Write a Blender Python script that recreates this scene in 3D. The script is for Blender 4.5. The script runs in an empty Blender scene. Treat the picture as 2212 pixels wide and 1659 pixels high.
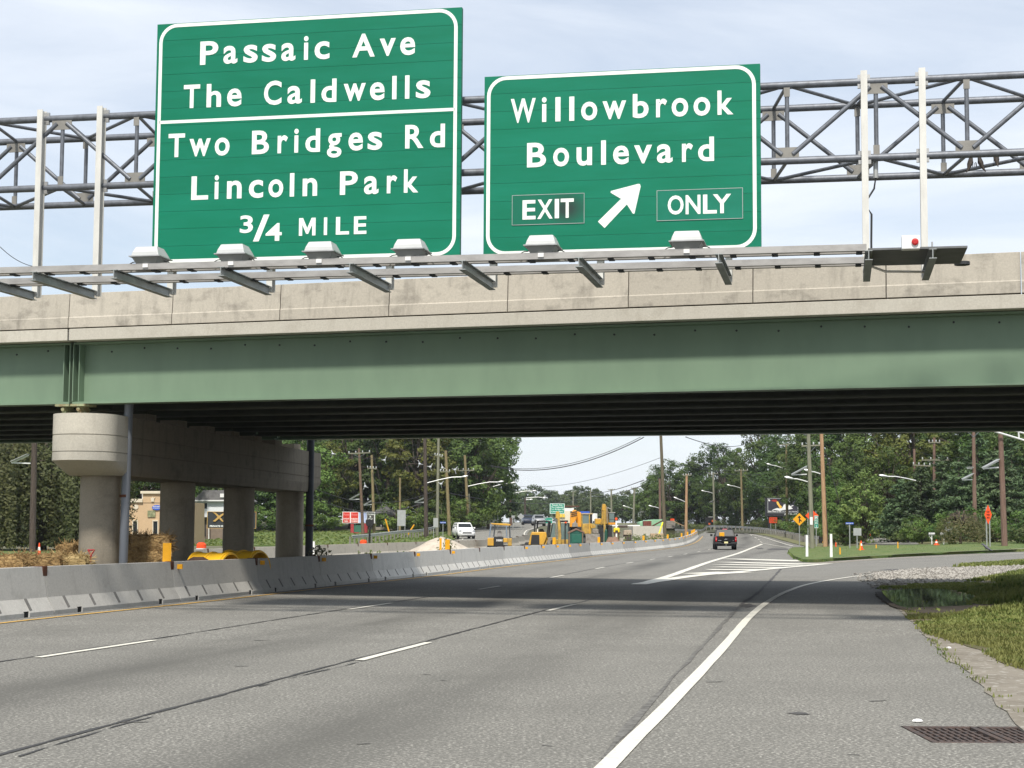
import bpy, bmesh, math, random
from mathutils import Vector, Matrix, noise

# ------------------------------------------------------------------ camera, sky, sun, exposure
scene = bpy.context.scene
col = scene.collection
R = math.radians
CAM = Vector((0, 0, 1.55)); FPX = 3555.2; PITCH = .0855; ROLL = .0058
_fw = Vector((0, math.cos(PITCH), math.sin(PITCH))); _rt = Vector((1, 0, 0)); _up = _rt.cross(_fw)
RT = _rt*math.cos(ROLL) + _up*math.sin(ROLL); UP = _up*math.cos(ROLL) - _rt*math.sin(ROLL)
cd = bpy.data.cameras.new('camera'); cam = bpy.data.objects.new('camera', cd); col.objects.link(cam)
cd.sensor_width = 36; cd.lens = FPX/2212*36; cd.clip_start = .1; cd.clip_end = 5000
cam.matrix_world = Matrix((RT.to_4d(), UP.to_4d(), (-_fw).to_4d(), (0, 0, 0, 1))).transposed()
cam.location = CAM
scene.camera = cam

SUN_EL, SUN_AZ = R(52), R(7)            # the light travels forward and SUN_AZ to the right, downward
world = bpy.data.worlds.new('World'); scene.world = world; world.use_nodes = True
nt = world.node_tree; nt.nodes.clear()
def wn(t, **k):
    n = nt.nodes.new(t)
    for a, b in k.items(): setattr(n, a, b)
    return n
out = wn('ShaderNodeOutputWorld'); bg = wn('ShaderNodeBackground'); bg.inputs[1].default_value = .11
sky = wn('ShaderNodeTexSky', sky_type='NISHITA', sun_disc=False, sun_elevation=SUN_EL, sun_rotation=math.pi + SUN_AZ)
sky.air_density = 1.0; sky.dust_density = 1.0; sky.ozone_density = 1.2
tc = wn('ShaderNodeTexCoord'); mp = wn('ShaderNodeMapping'); mp.inputs['Scale'].default_value = (1.0, 1.9, 5.5); mp.inputs['Rotation'].default_value = (0, .12, .5)
n1 = wn('ShaderNodeTexNoise'); n1.inputs['Scale'].default_value = 2.1; n1.inputs['Detail'].default_value = 9; n1.inputs['Roughness'].default_value = .58; n1.inputs['Distortion'].default_value = .7
rp = wn('ShaderNodeValToRGB'); rp.color_ramp.elements[0].position = .3; rp.color_ramp.elements[0].color = (.42, .42, .42, 1); rp.color_ramp.elements[1].position = .68; rp.color_ramp.elements[1].color = (.95, .95, .95, 1)
mx = wn('ShaderNodeMix', data_type='RGBA'); mx.inputs[7].default_value = (7.5, 7.95, 8.6, 1)
L = nt.links.new
L(tc.outputs['Generated'], mp.inputs[0]); L(mp.outputs[0], n1.inputs[0]); L(n1.outputs[0], rp.inputs[0]); L(rp.outputs[0], mx.inputs[0])
L(sky.outputs[0], mx.inputs[6]); L(mx.outputs[2], bg.inputs[0]); L(bg.outputs[0], out.inputs[0])

sd = bpy.data.lights.new('sun', 'SUN'); sun = bpy.data.objects.new('sun', sd); col.objects.link(sun)
sd.energy = 4.0; sd.angle = R(5.5); sd.color = (1, .945, .86)
_d = Vector((math.sin(SUN_AZ)*math.cos(SUN_EL), math.cos(SUN_AZ)*math.cos(SUN_EL), -math.sin(SUN_EL)))
sun.rotation_euler = _d.to_track_quat('-Z', 'Y').to_euler(); sun.location = (-20, -40, 60)
vs = scene.view_settings; vs.view_transform = 'Standard'; vs.look = 'None'; vs.exposure = .25; vs.gamma = 1
scene.cycles.max_bounces = 6; scene.cycles.transparent_max_bounces = 8

# ------------------------------------------------------------------ helpers
def ray(px, py): return (_fw + RT*((px-1106)/FPX) - UP*((py-829.5)/FPX))
def at(px, py, Y):
    d = ray(px, py); return CAM + d*(Y/d.y)
def curve1(pts):
    def f(y):
        if y <= pts[0][0]: return pts[0][1]
        for (a, za), (b, zb) in zip(pts, pts[1:]):
            if y <= b:
                t = (y-a)/(b-a); t = t*t*(3-2*t); return za+(zb-za)*t
        return pts[-1][1]
    return f
zmain = curve1([(0, 0), (18, 0), (60, -.2), (125, -.45), (150, -.42), (280, .85), (420, 2.0), (900, 3.0)])
zmed = curve1([(0, -.02), (25, -.05), (48, -.4), (95, -.5), (125, -1.0), (195, -1.0), (260, .1), (420, 1.7), (900, 3.)])
zleft = curve1([(0, -.02), (30, -.1), (60, -.42), (148, -.42), (182, 0), (215, .85), (260, 1.4), (330, 1.9), (500, 2.3), (900, 3.)])
zside = curve1([(0, 0), (62, 0), (110, .45), (170, .9), (300, 1.8), (600, 2.8), (900, 3.)])
def hit(px, py, zf):
    d = ray(px, py); Y = 60.
    for _ in range(60):
        p = CAM + d*(Y/d.y); z = zf(p.x, Y)
        Yn = (CAM.z - z)/max(1e-4, -d.z/d.y)
        Yn = min(max(Yn, 2.), 700.); Y = .5*Y+.5*Yn
    p = CAM + d*(Y/d.y); p.z = zf(p.x, p.y); return p
BP = [(-420, 1385), (-200, 1362), (0, 1340), (118, 1328), (432, 1297), (713, 1265), (1004, 1233), (1182, 1212.7), (1301, 1198), (1422, 1187), (1466, 1181), (1498, 1171), (1511, 1159)]
BW = [hit(a, b, lambda x, y: zmain(y)) for a, b in BP]
def bx(y):
    if y <= BW[0].y: a, b = BW[0], BW[1]
    elif y >= BW[-1].y: a, b = BW[-3], BW[-1]
    else:
        for a, b in zip(BW, BW[1:]):
            if a.y <= y <= b.y: break
    return a.x + (b.x-a.x)*(y-a.y)/(b.y-a.y)
def sst(a, b, x):
    t = min(1, max(0, (x-a)/(b-a))); return t*t*(3-2*t)
def gz(x, y):
    q = (x-bx(y))*.97
    z = zmain(y); z += (zside(y)-z)*sst(9, 27, q)
    z += (zmed(y)-z)*sst(-.45, -1.6, q); z += (zleft(y)-z)*sst(-12.5, -16, q)
    return z
def G(px, py, dz=0):
    p = hit(px, py, gz); p.z += dz; return p
def onz(p, dz=0): return Vector((p[0], p[1], gz(p[0], p[1])+dz))
zA = lambda x, y: (x*.3224, 932.6+y*.3224)
zB = lambda x, y: (658.3+x*.2232, 932.6+y*.2232)
zC = lambda x, y: (1042.3+x*.2232, 932.6+y*.2232)
zD = lambda x, y: (1481.2+x*.18852, 921.6+y*.18852)
zE = lambda x, y: (1810.4+x*.18846, 921.6+y*.18846)
zM5 = lambda x, y: (1234.3+x*.0992, 1042.3+y*.0992)
zM6 = lambda x, y: (1042.3+x*.0992, 1069.8+y*.0992)
zR5 = lambda x, y: (1755.5+x*.289, 1179.5+y*.289)

class MB:
    def __init__(s): s.v = []; s.f = []
    def add(s, vs, fs, M=None):
        o = len(s.v); s.v += [tuple(M @ Vector(v)) if M else tuple(v) for v in vs]; s.f += [tuple(i+o for i in f) for f in fs]; return s
    def box(s, c, d, M=None, rz=0, taper=(1, 1)):
        x, y, z = d[0]/2, d[1]/2, d[2]/2; tx, ty = taper
        vs = [(-x, -y, -z), (x, -y, -z), (x, y, -z), (-x, y, -z), (-x*tx, -y*ty, z), (x*tx, -y*ty, z), (x*tx, y*ty, z), (-x*tx, y*ty, z)]
        T = Matrix.Translation(c) @ Matrix.Rotation(rz, 4, 'Z')
        return s.add(vs, [(0, 3, 2, 1), (4, 5, 6, 7), (0, 1, 5, 4), (1, 2, 6, 5), (2, 3, 7, 6), (3, 0, 4, 7)], (M @ T) if M else T)
    def frame(s, p0, p1):
        p0, p1 = Vector(p0), Vector(p1); d = (p1-p0); l = d.length; d.normalize()
        a = Vector((0, 0, 1)) if abs(d.z) < .95 else Vector((0, 1, 0))
        x = d.cross(a).normalized(); z = x.cross(d).normalized(); return p0, p1, d, x, z, l
    def bar(s, p0, p1, w, h):
        p0, p1, d, x, z, l = s.frame(p0, p1); vs = []
        for p in (p0, p1):
            for a, b in ((-1, -1), (1, -1), (1, 1), (-1, 1)): vs.append(p+x*(a*w/2)+z*(b*h/2))
        return s.add(vs, [(0, 1, 2, 3), (7, 6, 5, 4), (0, 4, 5, 1), (1, 5, 6, 2), (2, 6, 7, 3), (3, 7, 4, 0)])
    def tube(s, p0, p1, r0, r1=None, n=10):
        r1 = r0 if r1 is None else r1; p0, p1, d, x, z, l = s.frame(p0, p1); vs = []
        for p, r in ((p0, r0), (p1, r1)):
            for k in range(n):
                a = 2*math.pi*k/n; vs.append(p+x*(math.cos(a)*r)+z*(math.sin(a)*r))
        return s.add(vs, [(k, (k+1) % n, n+(k+1) % n, n+k) for k in range(n)]+[tuple(range(n-1, -1, -1)), tuple(range(n, 2*n))])
    def path(s, pts, r, n=6):
        pts = [Vector(p) for p in pts]; o = len(s.v)
        for i, p in enumerate(pts):
            a, b = pts[max(0, i-1)], pts[min(len(pts)-1, i+1)]
            _, _, d, x, z, l = s.frame(a, b)
            rr = r[i] if isinstance(r, (list, tuple)) else r
            for k in range(n):
                t = 2*math.pi*k/n; s.v.append(tuple(p+x*(math.cos(t)*rr)+z*(math.sin(t)*rr)))
        for i in range(len(pts)-1):
            for k in range(n): s.f.append((o+i*n+k, o+i*n+(k+1) % n, o+(i+1)*n+(k+1) % n, o+(i+1)*n+k))
        s.f.append(tuple(o+k for k in range(n-1, -1, -1))); s.f.append(tuple(o+(len(pts)-1)*n+k for k in range(n))); return s
    def prism(s, poly, a, b, ax='y', M=None):
        # polygon in the plane normal to ax, extruded from a to b
        n = len(poly)
        mk = {'y': lambda u, w, t: (u, t, w), 'x': lambda u, w, t: (t, u, w), 'z': lambda u, w, t: (u, w, t)}[ax]
        vs = [mk(u, w, a) for u, w in poly]+[mk(u, w, b) for u, w in poly]
        return s.add(vs, [tuple(range(n)), tuple(range(2*n-1, n-1, -1))]+[(k, n+k, n+(k+1) % n, (k+1) % n) for k in range(n)], M)
    def lathe(s, prof, c=(0, 0, 0), n=14, M=None):
        vs = []; fs = []
        for r, z in prof:
            for k in range(n):
                a = 2*math.pi*k/n; vs.append((c[0]+r*math.cos(a), c[1]+r*math.sin(a), c[2]+z))
        m = len(prof)
        for i in range(m-1):
            for k in range(n): fs.append((i*n+k, i*n+(k+1) % n, (i+1)*n+(k+1) % n, (i+1)*n+k))
        fs.append(tuple(range(n-1, -1, -1))); fs.append(tuple((m-1)*n+k for k in range(n)))
        return s.add(vs, fs, M)
    def loft(s, rings, cap=True):
        o = len(s.v); n = len(rings[0])
        for r in rings: s.v += [tuple(p) for p in r]
        for i in range(len(rings)-1):
            for k in range(n): s.f.append((o+i*n+k, o+i*n+(k+1) % n, o+(i+1)*n+(k+1) % n, o+(i+1)*n+k))
        if cap: s.f.append(tuple(o+k for k in range(n-1, -1, -1))); s.f.append(tuple(o+(len(rings)-1)*n+k for k in range(n)))
        return s
    def quad(s, a, b, c, d): return s.add([a, b, c, d], [(0, 1, 2, 3)])
    def mesh(s, name, m, smooth=False, fix=True):
        me = bpy.data.meshes.new(name); me.from_pydata(s.v, [], s.f)
        if fix:
            bm = bmesh.new(); bm.from_mesh(me); bmesh.ops.recalc_face_normals(bm, faces=bm.faces); bm.to_mesh(me); bm.free()
        if smooth: me.polygons.foreach_set('use_smooth', [True]*len(me.polygons))
        me.materials.append(m); me.update(); return me
    def build(s, name, m, parent=None, smooth=False, bevel=0, fix=True, angle=40):
        me = s.mesh(name, m, smooth, fix); o = put(name, me, parent)
        if bevel:
            b = o.modifiers.new('bevel', 'BEVEL'); b.width = bevel; b.segments = 2; b.limit_method = 'ANGLE'; b.angle_limit = R(35)
        if smooth and angle:
            e = o.modifiers.new('split', 'EDGE_SPLIT'); e.split_angle = R(angle)
        return o
def put(name, me, parent=None):
    o = bpy.data.objects.new(name, me); col.objects.link(o); o.parent = parent; return o
def tag(o, label=None, cat=None, group=None, kind=None):
    if label: o['label'] = label
    if cat: o['category'] = cat
    if group: o['group'] = group
    if kind: o['kind'] = kind
    return o
def thing(name, label, cat, loc=(0, 0, 0), rz=0, group=None):
    o = bpy.data.objects.new(name, None); col.objects.link(o); o.empty_display_size = .3
    o.location = loc; o.rotation_euler = (0, 0, rz); return tag(o, label, cat, group)
def copy_tree(o, parent=None, label=None):
    c = o.copy(); col.objects.link(c); c.parent = parent
    if label: c['label'] = label
    for ch in [x for x in o.children]: copy_tree(ch, c)
    return c

_tc = {}
def glyph(t, off):
    k = (t, off)
    if k not in _tc:
        c = bpy.data.curves.new('lettering', 'FONT'); c.body = t; c.extrude = .5; c.offset = off; c.resolution_u = 4
        o = bpy.data.objects.new('lettering', c); col.objects.link(o); bpy.context.view_layer.update()
        me = bpy.data.meshes.new_from_object(o.evaluated_get(bpy.context.evaluated_depsgraph_get()))
        vs = [tuple(v.co) for v in me.vertices]; fs = [tuple(p.vertices) for p in me.polygons]
        bpy.data.objects.remove(o); bpy.data.curves.remove(c); bpy.data.meshes.remove(me)
        xs = [v[0] for v in vs]; ys = [v[1] for v in vs]
        _tc[k] = (vs, fs, min(xs), max(xs), min(ys), max(ys))
    return _tc[k]
def lay(mb, t, x0, x1, z0, z1, y=0., th=.004, off=.012, M=None):
    """lettering t filling the box x0..x1, z0..z1 on the plane y, facing -y"""
    if t == 'M':
        return mb.prism([(x0+u*(x1-x0), z0+w*(z1-z0)) for u, w in ((0, 0), (.2, 0), (.2, .62), (.44, .1), (.56, .1), (.8, .62), (.8, 0), (1, 0), (1, 1), (.76, 1), (.5, .42), (.24, 1), (0, 1))], y-th/2, y+th/2, 'y', M)
    vs, fs, a, b, c, d = glyph(t, off)
    P = [(x0+(v[0]-a)/(b-a)*(x1-x0), y+v[2]*th, z0+(v[1]-c)/(d-c)*(z1-z0)) for v in vs]
    return mb.add(P, fs, M)

# ------------------------------------------------------------------ materials
MATS = {}
def nodes(m):
    t = m.node_tree; b = t.nodes['Principled BSDF']; return t, b, (lambda k, **a: _mk(t, k, a)), t.links.new
def _mk(t, k, a):
    n = t.nodes.new('ShaderNode'+k)
    for x, y in a.items(): setattr(n, x, y)
    return n
def mat(name, c, rough=.6, metal=0., c2=None, sc=3., amt=.35, bump=0., bsc=None, objvar=0., stretch=(1, 1, 1), emit=0, spec=.4, alpha=1, speck=0, specc=None, lo=.4, hi=.65, detail=6):
    if name in MATS: return MATS[name]
    m = bpy.data.materials.new(name); m.use_nodes = True; MATS[name] = m
    t, b, N, L = nodes(m); c = (*c, 1)
    b.inputs['Roughness'].default_value = rough; b.inputs['Metallic'].default_value = metal; b.inputs['Specular IOR Level'].default_value = spec
    tc = N('TexCoord'); mp = N('Mapping'); mp.inputs['Scale'].default_value = stretch; L(tc.outputs['Object'], mp.inputs[0])
    n = N('TexNoise'); n.inputs['Scale'].default_value = sc; n.inputs['Detail'].default_value = detail; n.inputs['Roughness'].default_value = .62; L(mp.outputs[0], n.inputs[0])
    r = N('ValToRGB'); r.color_ramp.elements[0].position = lo; r.color_ramp.elements[1].position = hi; L(n.outputs[0], r.inputs[0])
    k = N('Math', operation='MULTIPLY'); k.inputs[1].default_value = amt if c2 is None else 1.; L(r.outputs[0], k.inputs[0])
    mx = N('Mix', data_type='RGBA'); mx.inputs[6].default_value = c; mx.inputs[7].default_value = (*c2, 1) if c2 else tuple(x*.45 for x in c[:3])+(1,)
    if c2: k.inputs[1].default_value = amt
    L(k.outputs[0], mx.inputs[0]); o = mx.outputs[2]
    if speck:
        n3 = N('TexNoise'); n3.inputs['Scale'].default_value = speck; n3.inputs['Detail'].default_value = 2; L(tc.outputs['Object'], n3.inputs[0])
        r3 = N('ValToRGB'); r3.color_ramp.elements[0].position = .58; r3.color_ramp.elements[1].position = .66; L(n3.outputs[0], r3.inputs[0])
        m3 = N('Mix', data_type='RGBA'); m3.inputs[7].default_value = (*specc, 1); L(r3.outputs[0], m3.inputs[0]); L(o, m3.inputs[6]); o = m3.outputs[2]
    if objvar:
        oi = N('ObjectInfo'); mr = N('MapRange'); mr.inputs[3].default_value = 1-objvar; mr.inputs[4].default_value = 1+objvar; L(oi.outputs['Random'], mr.inputs[0])
        h = N('HueSaturation'); L(mr.outputs[0], h.inputs['Value']); L(o, h.inputs['Color']); o = h.outputs[0]
    L(o, b.inputs['Base Color'])
    if bump:
        n2 = N('TexNoise'); n2.inputs['Scale'].default_value = bsc or sc*8; n2.inputs['Detail'].default_value = 4; L(mp.outputs[0], n2.inputs[0])
        bp = N('Bump'); bp.inputs['Strength'].default_value = bump; bp.inputs['Distance'].default_value = .02; L(n2.outputs[0], bp.inputs['Height']); L(bp.outputs[0], b.inputs['Normal'])
    if emit: b.inputs['Emission Color'].default_value = c; b.inputs['Emission Strength'].default_value = emit
    return m
def concrete(name, c, dark, streak=.5, blotch=.5, rough=.9, objvar=.06):
    """weathered concrete: fine grain, blotches and stains that run down the face"""
    if name in MATS: return MATS[name]
    m = bpy.data.materials.new(name); m.use_nodes = True; MATS[name] = m; t, b, N, L = nodes(m)
    b.inputs['Roughness'].default_value = rough; b.inputs['Specular IOR Level'].default_value = .25
    tc = N('TexCoord'); oi = N('ObjectInfo'); ad = N('VectorMath', operation='ADD'); sc = N('VectorMath', operation='SCALE'); sc.inputs[3].default_value = 37.
    cb = N('CombineXYZ'); L(oi.outputs['Random'], cb.inputs[0]); L(oi.outputs['Random'], cb.inputs[1]); L(cb.outputs[0], sc.inputs[0]); L(tc.outputs['Object'], ad.inputs[0]); L(sc.outputs[0], ad.inputs[1])
    def noi(scale, st, lo, hi, det=7, ro=.65):
        mp = N('Mapping'); mp.inputs['Scale'].default_value = st; L(ad.outputs[0], mp.inputs[0])
        n = N('TexNoise'); n.inputs['Scale'].default_value = scale; n.inputs['Detail'].default_value = det; n.inputs['Roughness'].default_value = ro; L(mp.outputs[0], n.inputs[0])
        r = N('ValToRGB'); r.color_ramp.elements[0].position = lo; r.color_ramp.elements[1].position = hi; L(n.outputs[0], r.inputs[0]); return r.outputs[0], n.outputs[0]
    s1, _ = noi(2.2, (2.2, 2.2, .35), .52, .72); s2, _ = noi(1.7, (1, 1, 1.4), .53, .68); s3, h = noi(28, (1, 1, 1), .3, .8, 4)
    o = None
    mx = N('Mix', data_type='RGBA'); mx.inputs[6].default_value = (*[x*1.08 for x in c], 1); mx.inputs[7].default_value = (*[x*.84 for x in c], 1); L(s3, mx.inputs[0]); o = mx.outputs[2]
    for s, a in ((s1, streak), (s2, blotch)):
        k = N('Math', operation='MULTIPLY'); k.inputs[1].default_value = a; L(s, k.inputs[0])
        mx = N('Mix', data_type='RGBA'); mx.inputs[7].default_value = (*dark, 1); L(k.outputs[0], mx.inputs[0]); L(o, mx.inputs[6]); o = mx.outputs[2]
    mr = N('MapRange'); mr.inputs[3].default_value = 1-objvar; mr.inputs[4].default_value = 1+objvar; L(oi.outputs['Random'], mr.inputs[0])
    hs = N('HueSaturation'); L(mr.outputs[0], hs.inputs['Value']); L(o, hs.inputs['Color']); L(hs.outputs[0], b.inputs['Base Color'])
    bp = N('Bump'); bp.inputs['Strength'].default_value = .25; bp.inputs['Distance'].default_value = .01; L(h, bp.inputs['Height']); L(bp.outputs[0], b.inputs['Normal'])
    return m
def asphalt(name, c, lanes=True):
    m = bpy.data.materials.new(name); m.use_nodes = True; MATS[name] = m; t, b, N, L = nodes(m)
    b.inputs['Roughness'].default_value = .88; b.inputs['Specular IOR Level'].default_value = .3; b.inputs['Diffuse Roughness'].default_value = 1.
    tc = N('TexCoord')
    def noi(scale, lo, hi, det=3, ro=.6, st=(1, 1, 1), src='Object'):
        mp = N('Mapping'); mp.inputs['Scale'].default_value = st; L(tc.outputs[src], mp.inputs[0])
        n = N('TexNoise'); n.inputs['Scale'].default_value = scale; n.inputs['Detail'].default_value = det; n.inputs['Roughness'].default_value = ro; L(mp.outputs[0], n.inputs[0])
        r = N('ValToRGB'); r.color_ramp.elements[0].position = lo; r.color_ramp.elements[1].position = hi; L(n.outputs[0], r.inputs[0]); return r.outputs[0], n.outputs[0]
    def mixc(o, fac, cc, amt):
        k = N('Math', operation='MULTIPLY'); k.inputs[1].default_value = amt; L(fac, k.inputs[0])
        mx = N('Mix', data_type='RGBA'); mx.inputs[7].default_value = (*cc, 1); L(k.outputs[0], mx.inputs[0])
        if o is None: mx.inputs[6].default_value = (*c, 1)
        else: L(o, mx.inputs[6])
        return mx.outputs[2]
    g1, h1 = noi(40, .47, .56, 2); g2, h2 = noi(34, .55, .62, 1); bl, _ = noi(.55, .42, .7, 6); fine, _ = noi(5, .4, .75, 5)
    vo = N('TexVoronoi'); vo.inputs['Scale'].default_value = 42; L(tc.outputs['Object'], vo.inputs[0])
    vr = N('ValToRGB'); vr.color_ramp.elements[0].position = .25; vr.color_ramp.elements[0].color = (0, 0, 0, 1); vr.color_ramp.elements[1].position = .9; L(vo.outputs['Color'], vr.inputs[0])
    o = mixc(None, g1, tuple(x*.5 for x in c), .8); o = mixc(o, g2, tuple(min(1, x*2.5) for x in c), .8); o = mixc(o, vr.outputs[0], tuple(x*1.35 for x in c), .35)
    o = mixc(o, bl, tuple(x*.72 for x in c), .45); o = mixc(o, fine, tuple(x*.8 for x in c), .4)
    if lanes:
        uv = N('UVMap', uv_map='lane'); sx = N('SeparateXYZ'); L(uv.outputs[0], sx.inputs[0])
        for cen, wd, am in ((5.75, 1.15, .42), (9.45, 1.05, .34), (2.1, .9, .14)):
            s = N('Math', operation='SUBTRACT'); s.inputs[1].default_value = cen; L(sx.outputs[0], s.inputs[0])
            a = N('Math', operation='ABSOLUTE'); L(s.outputs[0], a.inputs[0])
            mr = N('MapRange', interpolation_type='SMOOTHSTEP'); mr.inputs[1].default_value = 0; mr.inputs[2].default_value = wd; mr.inputs[3].default_value = 1; mr.inputs[4].default_value = 0; L(a.outputs[0], mr.inputs[0])
            st, _ = noi(1., .3, .62, 5, .6, (.5, .06, 1), 'UV'); q = N('Math', operation='MULTIPLY'); L(mr.outputs[0], q.inputs[0]); L(st, q.inputs[1])
            o = mixc(o, q.outputs[0], tuple(x*.45 for x in c), am*2.3)
    L(o, b.inputs['Base Color'])
    bp = N('Bump'); bp.inputs['Strength'].default_value = .12; bp.inputs['Distance'].default_value = .004; L(h1, bp.inputs['Height']); L(bp.outputs[0], b.inputs['Normal'])
    return m
def leafmat(name, c, c2, sc=.35, trans=.25):
    if name in MATS: return MATS[name]
    m = bpy.data.materials.new(name); m.use_nodes = True; MATS[name] = m; t, b, N, L = nodes(m)
    b.inputs['Roughness'].default_value = .62; b.inputs['Specular IOR Level'].default_value = .28
    tc = N('TexCoord'); oi = N('ObjectInfo'); n = N('TexNoise'); n.inputs['Scale'].default_value = sc; n.inputs['Detail'].default_value = 5; L(tc.outputs['Object'], n.inputs[0])
    n2 = N('TexNoise'); n2.inputs['Scale'].default_value = sc*11; n2.inputs['Detail'].default_value = 2; L(tc.outputs['Object'], n2.inputs[0])
    ad = N('Math', operation='ADD'); L(n.outputs[0], ad.inputs[0]); L(n2.outputs[0], ad.inputs[1])
    r = N('ValToRGB'); r.color_ramp.elements[0].position = .78; r.color_ramp.elements[1].position = 1.2; r.color_ramp.elements[0].color = (*c, 1); r.color_ramp.elements[1].color = (*c2, 1); L(ad.outputs[0], r.inputs[0])
    h = N('HueSaturation'); mr = N('MapRange'); mr.inputs[3].default_value = .72; mr.inputs[4].default_value = 1.25; L(oi.outputs['Random'], mr.inputs[0]); L(mr.outputs[0], h.inputs['Value'])
    mh = N('MapRange'); mh.inputs[3].default_value = .485; mh.inputs[4].default_value = .515; ml = N('Math', operation='FRACT'); mm = N('Math', operation='MULTIPLY'); mm.inputs[1].default_value = 7.3
    L(oi.outputs['Random'], mm.inputs[0]); L(mm.outputs[0], ml.inputs[0]); L(ml.outputs[0], mh.inputs[0]); L(mh.outputs[0], h.inputs['Hue']); L(r.outputs[0], h.inputs['Color'])
    L(h.outputs[0], b.inputs['Base Color'])
    if trans:
        tr = N('BsdfTranslucent'); L(h.outputs[0], tr.inputs[0]); ms = N('MixShader'); ms.inputs[0].default_value = trans
        L(b.outputs[0], ms.inputs[1]); L(tr.outputs[0], ms.inputs[2]); L(ms.outputs[0], t.nodes['Material Output'].inputs[0])
    return m
def glassm(name, c, rough=.08): return mat(name, c, rough=rough, spec=.9, amt=0)

M_galv = mat('galvanized_steel', (.165, .178, .2), .5, .35, c2=(.095, .1, .11), sc=9, amt=.7, bump=.1)
M_galvlight = mat('pale_aluminium', (.64, .63, .58), .5, .15, c2=(.45, .44, .41), sc=5, amt=.5, stretch=(1, 1, .3))
M_alum = mat('aluminium', (.5, .5, .49), .42, .6, c2=(.3, .3, .29), sc=6, amt=.5)
M_rail = mat('rail_aluminium', (.42, .405, .38), .45, .4, c2=(.24, .225, .21), sc=8, amt=.5, stretch=(.4, 1, 1))
M_dark = mat('dark_steel', (.045, .047, .05), .6, .3, amt=.3)
M_signgreen = mat('sign_green', (.0, .155, .082), .55, 0, spec=.22, c2=(.003, .18, .105), sc=1.3, amt=.8, stretch=(.5, 1, 3.), objvar=.05)
M_signwhite = mat('sign_white', (.82, .84, .79), .5, 0, c2=(.66, .68, .64), sc=7, amt=.35)
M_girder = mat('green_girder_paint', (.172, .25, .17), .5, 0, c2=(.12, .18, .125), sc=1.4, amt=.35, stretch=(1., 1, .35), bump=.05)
M_girder2 = mat('green_girder_shaded', (.075, .085, .066), .7, 0, amt=.4)  # girder green darkened to paint in the shade under the deck
M_conc = concrete('parapet_concrete', (.46, .425, .36), (.19, .175, .15), .5, .6)
M_concl = concrete('coping_concrete', (.50, .475, .41), (.3, .27, .22), .3, .3)
M_pier = concrete('pier_concrete', (.29, .255, .2), (.13, .11, .085), .45, .35)
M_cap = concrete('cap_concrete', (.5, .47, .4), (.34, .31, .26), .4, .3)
M_barr = concrete('barrier_concrete', (.46, .45, .42), (.28, .27, .25), .38, .35, objvar=.12)
M_barr2 = concrete('barrier_concrete_light', (.6, .59, .55), (.36, .35, .32), .35, .35, objvar=.1)
M_barrw = concrete('barrier_concrete_warm', (.42, .39, .33), (.22, .2, .17), .35, .4, objvar=.1)
M_asph = asphalt('asphalt', (.142, .138, .124))
M_asph2 = asphalt('asphalt_plain', (.165, .16, .142), False)
M_paint = mat('road_paint_white', (.66, .635, .55), .75, c2=(.36, .35, .33), sc=16, amt=.6, lo=.5, hi=.7)
M_painty = mat('road_paint_yellow', (.62, .36, .07), .75, c2=(.3, .24, .14), sc=12, amt=.8, lo=.45, hi=.65)
M_tar = mat('tar_seal', (.05, .048, .047), .6, amt=.3)
M_patch = mat('dark_road_patch', (.06, .058, .056), .85, c2=(.11, .105, .1), sc=8, amt=.8, bump=.3)
M_dirt = mat('dirt', (.235, .21, .17), .95, c2=(.15, .13, .1), sc=1.6, amt=.8, bump=.5, bsc=20, speck=9, specc=(.34, .32, .28))
M_gravel = mat('gravel', (.26, .24, .205), .95, c2=(.26, .24, .21), sc=6, amt=.8, bump=.6, bsc=18)
M_turf = mat('turf', (.075, .115, .03), .95, c2=(.15, .15, .055), sc=.9, amt=.9, bump=.8, bsc=14)
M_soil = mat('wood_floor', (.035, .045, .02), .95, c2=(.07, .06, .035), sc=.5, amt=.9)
M_yellow = mat('safety_yellow', (.75, .36, .01), .5, amt=.2, sc=9)
M_orange = mat('safety_orange', (.85, .085, .015), .5, amt=.15, sc=6)
M_rust = mat('rusted_steel', (.115, .04, .018), .9, c2=(.05, .022, .014), sc=14, amt=.8)
M_white = mat('white_paint', (.78, .78, .76), .5, amt=.12, sc=5)
M_black = mat('black_plastic', (.012, .012, .013), .55, amt=0)
M_steelgrey = mat('sign_back_grey', (.42, .43, .42), .5, .4, amt=.25, sc=3)
M_postgreen = mat('sign_post_grey', (.33, .35, .33), .55, .4, amt=.3, sc=4)
# ------------------------------------------------------------------ ground and roads
def rows(a, b, near, far):
    y = a; o = []
    while y < b:
        o.append(y); y += near if y < 150 else (far if y < 450 else far*12)
    return o+[b]
QL = [-900, -500, -250, -140, -90, -60, -40, -30, -24, -20, -17, -16, -15, -14, -13.2, -12.5, -8, -4, -1.9, -1.6, -1.35, -1.1, -.85, -.6, -.45, -.2, 1, 4, 8]
def ground():
    q_ = QL+[9+1.5*i for i in range(13)]+[30, 40, 60, 90, 150, 260, 500, 900]; Y = rows(-16, 2600, 2., 5.); mb = MB(); n = len(q_)
    for y in Y:
        for q in q_:
            x = bx(min(y, 400))+q/.97; mb.v.append((x, y, gz(x, min(y, 900))-.05*sst(-.7, -.45, q)))
    for i in range(len(Y)-1):
        for k in range(n-1): a = i*n+k; mb.f.append((a, a+1, a+n+1, a+n))
    o = mb.build('ground', M_soil2, smooth=True, angle=0, fix=False); return tag(o, kind='structure')
M_soil2 = mat('rough_ground', (.15, .135, .095), .95, c2=(.07, .085, .03), sc=.25, amt=1., bump=.4, bsc=6)
ground()
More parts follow.
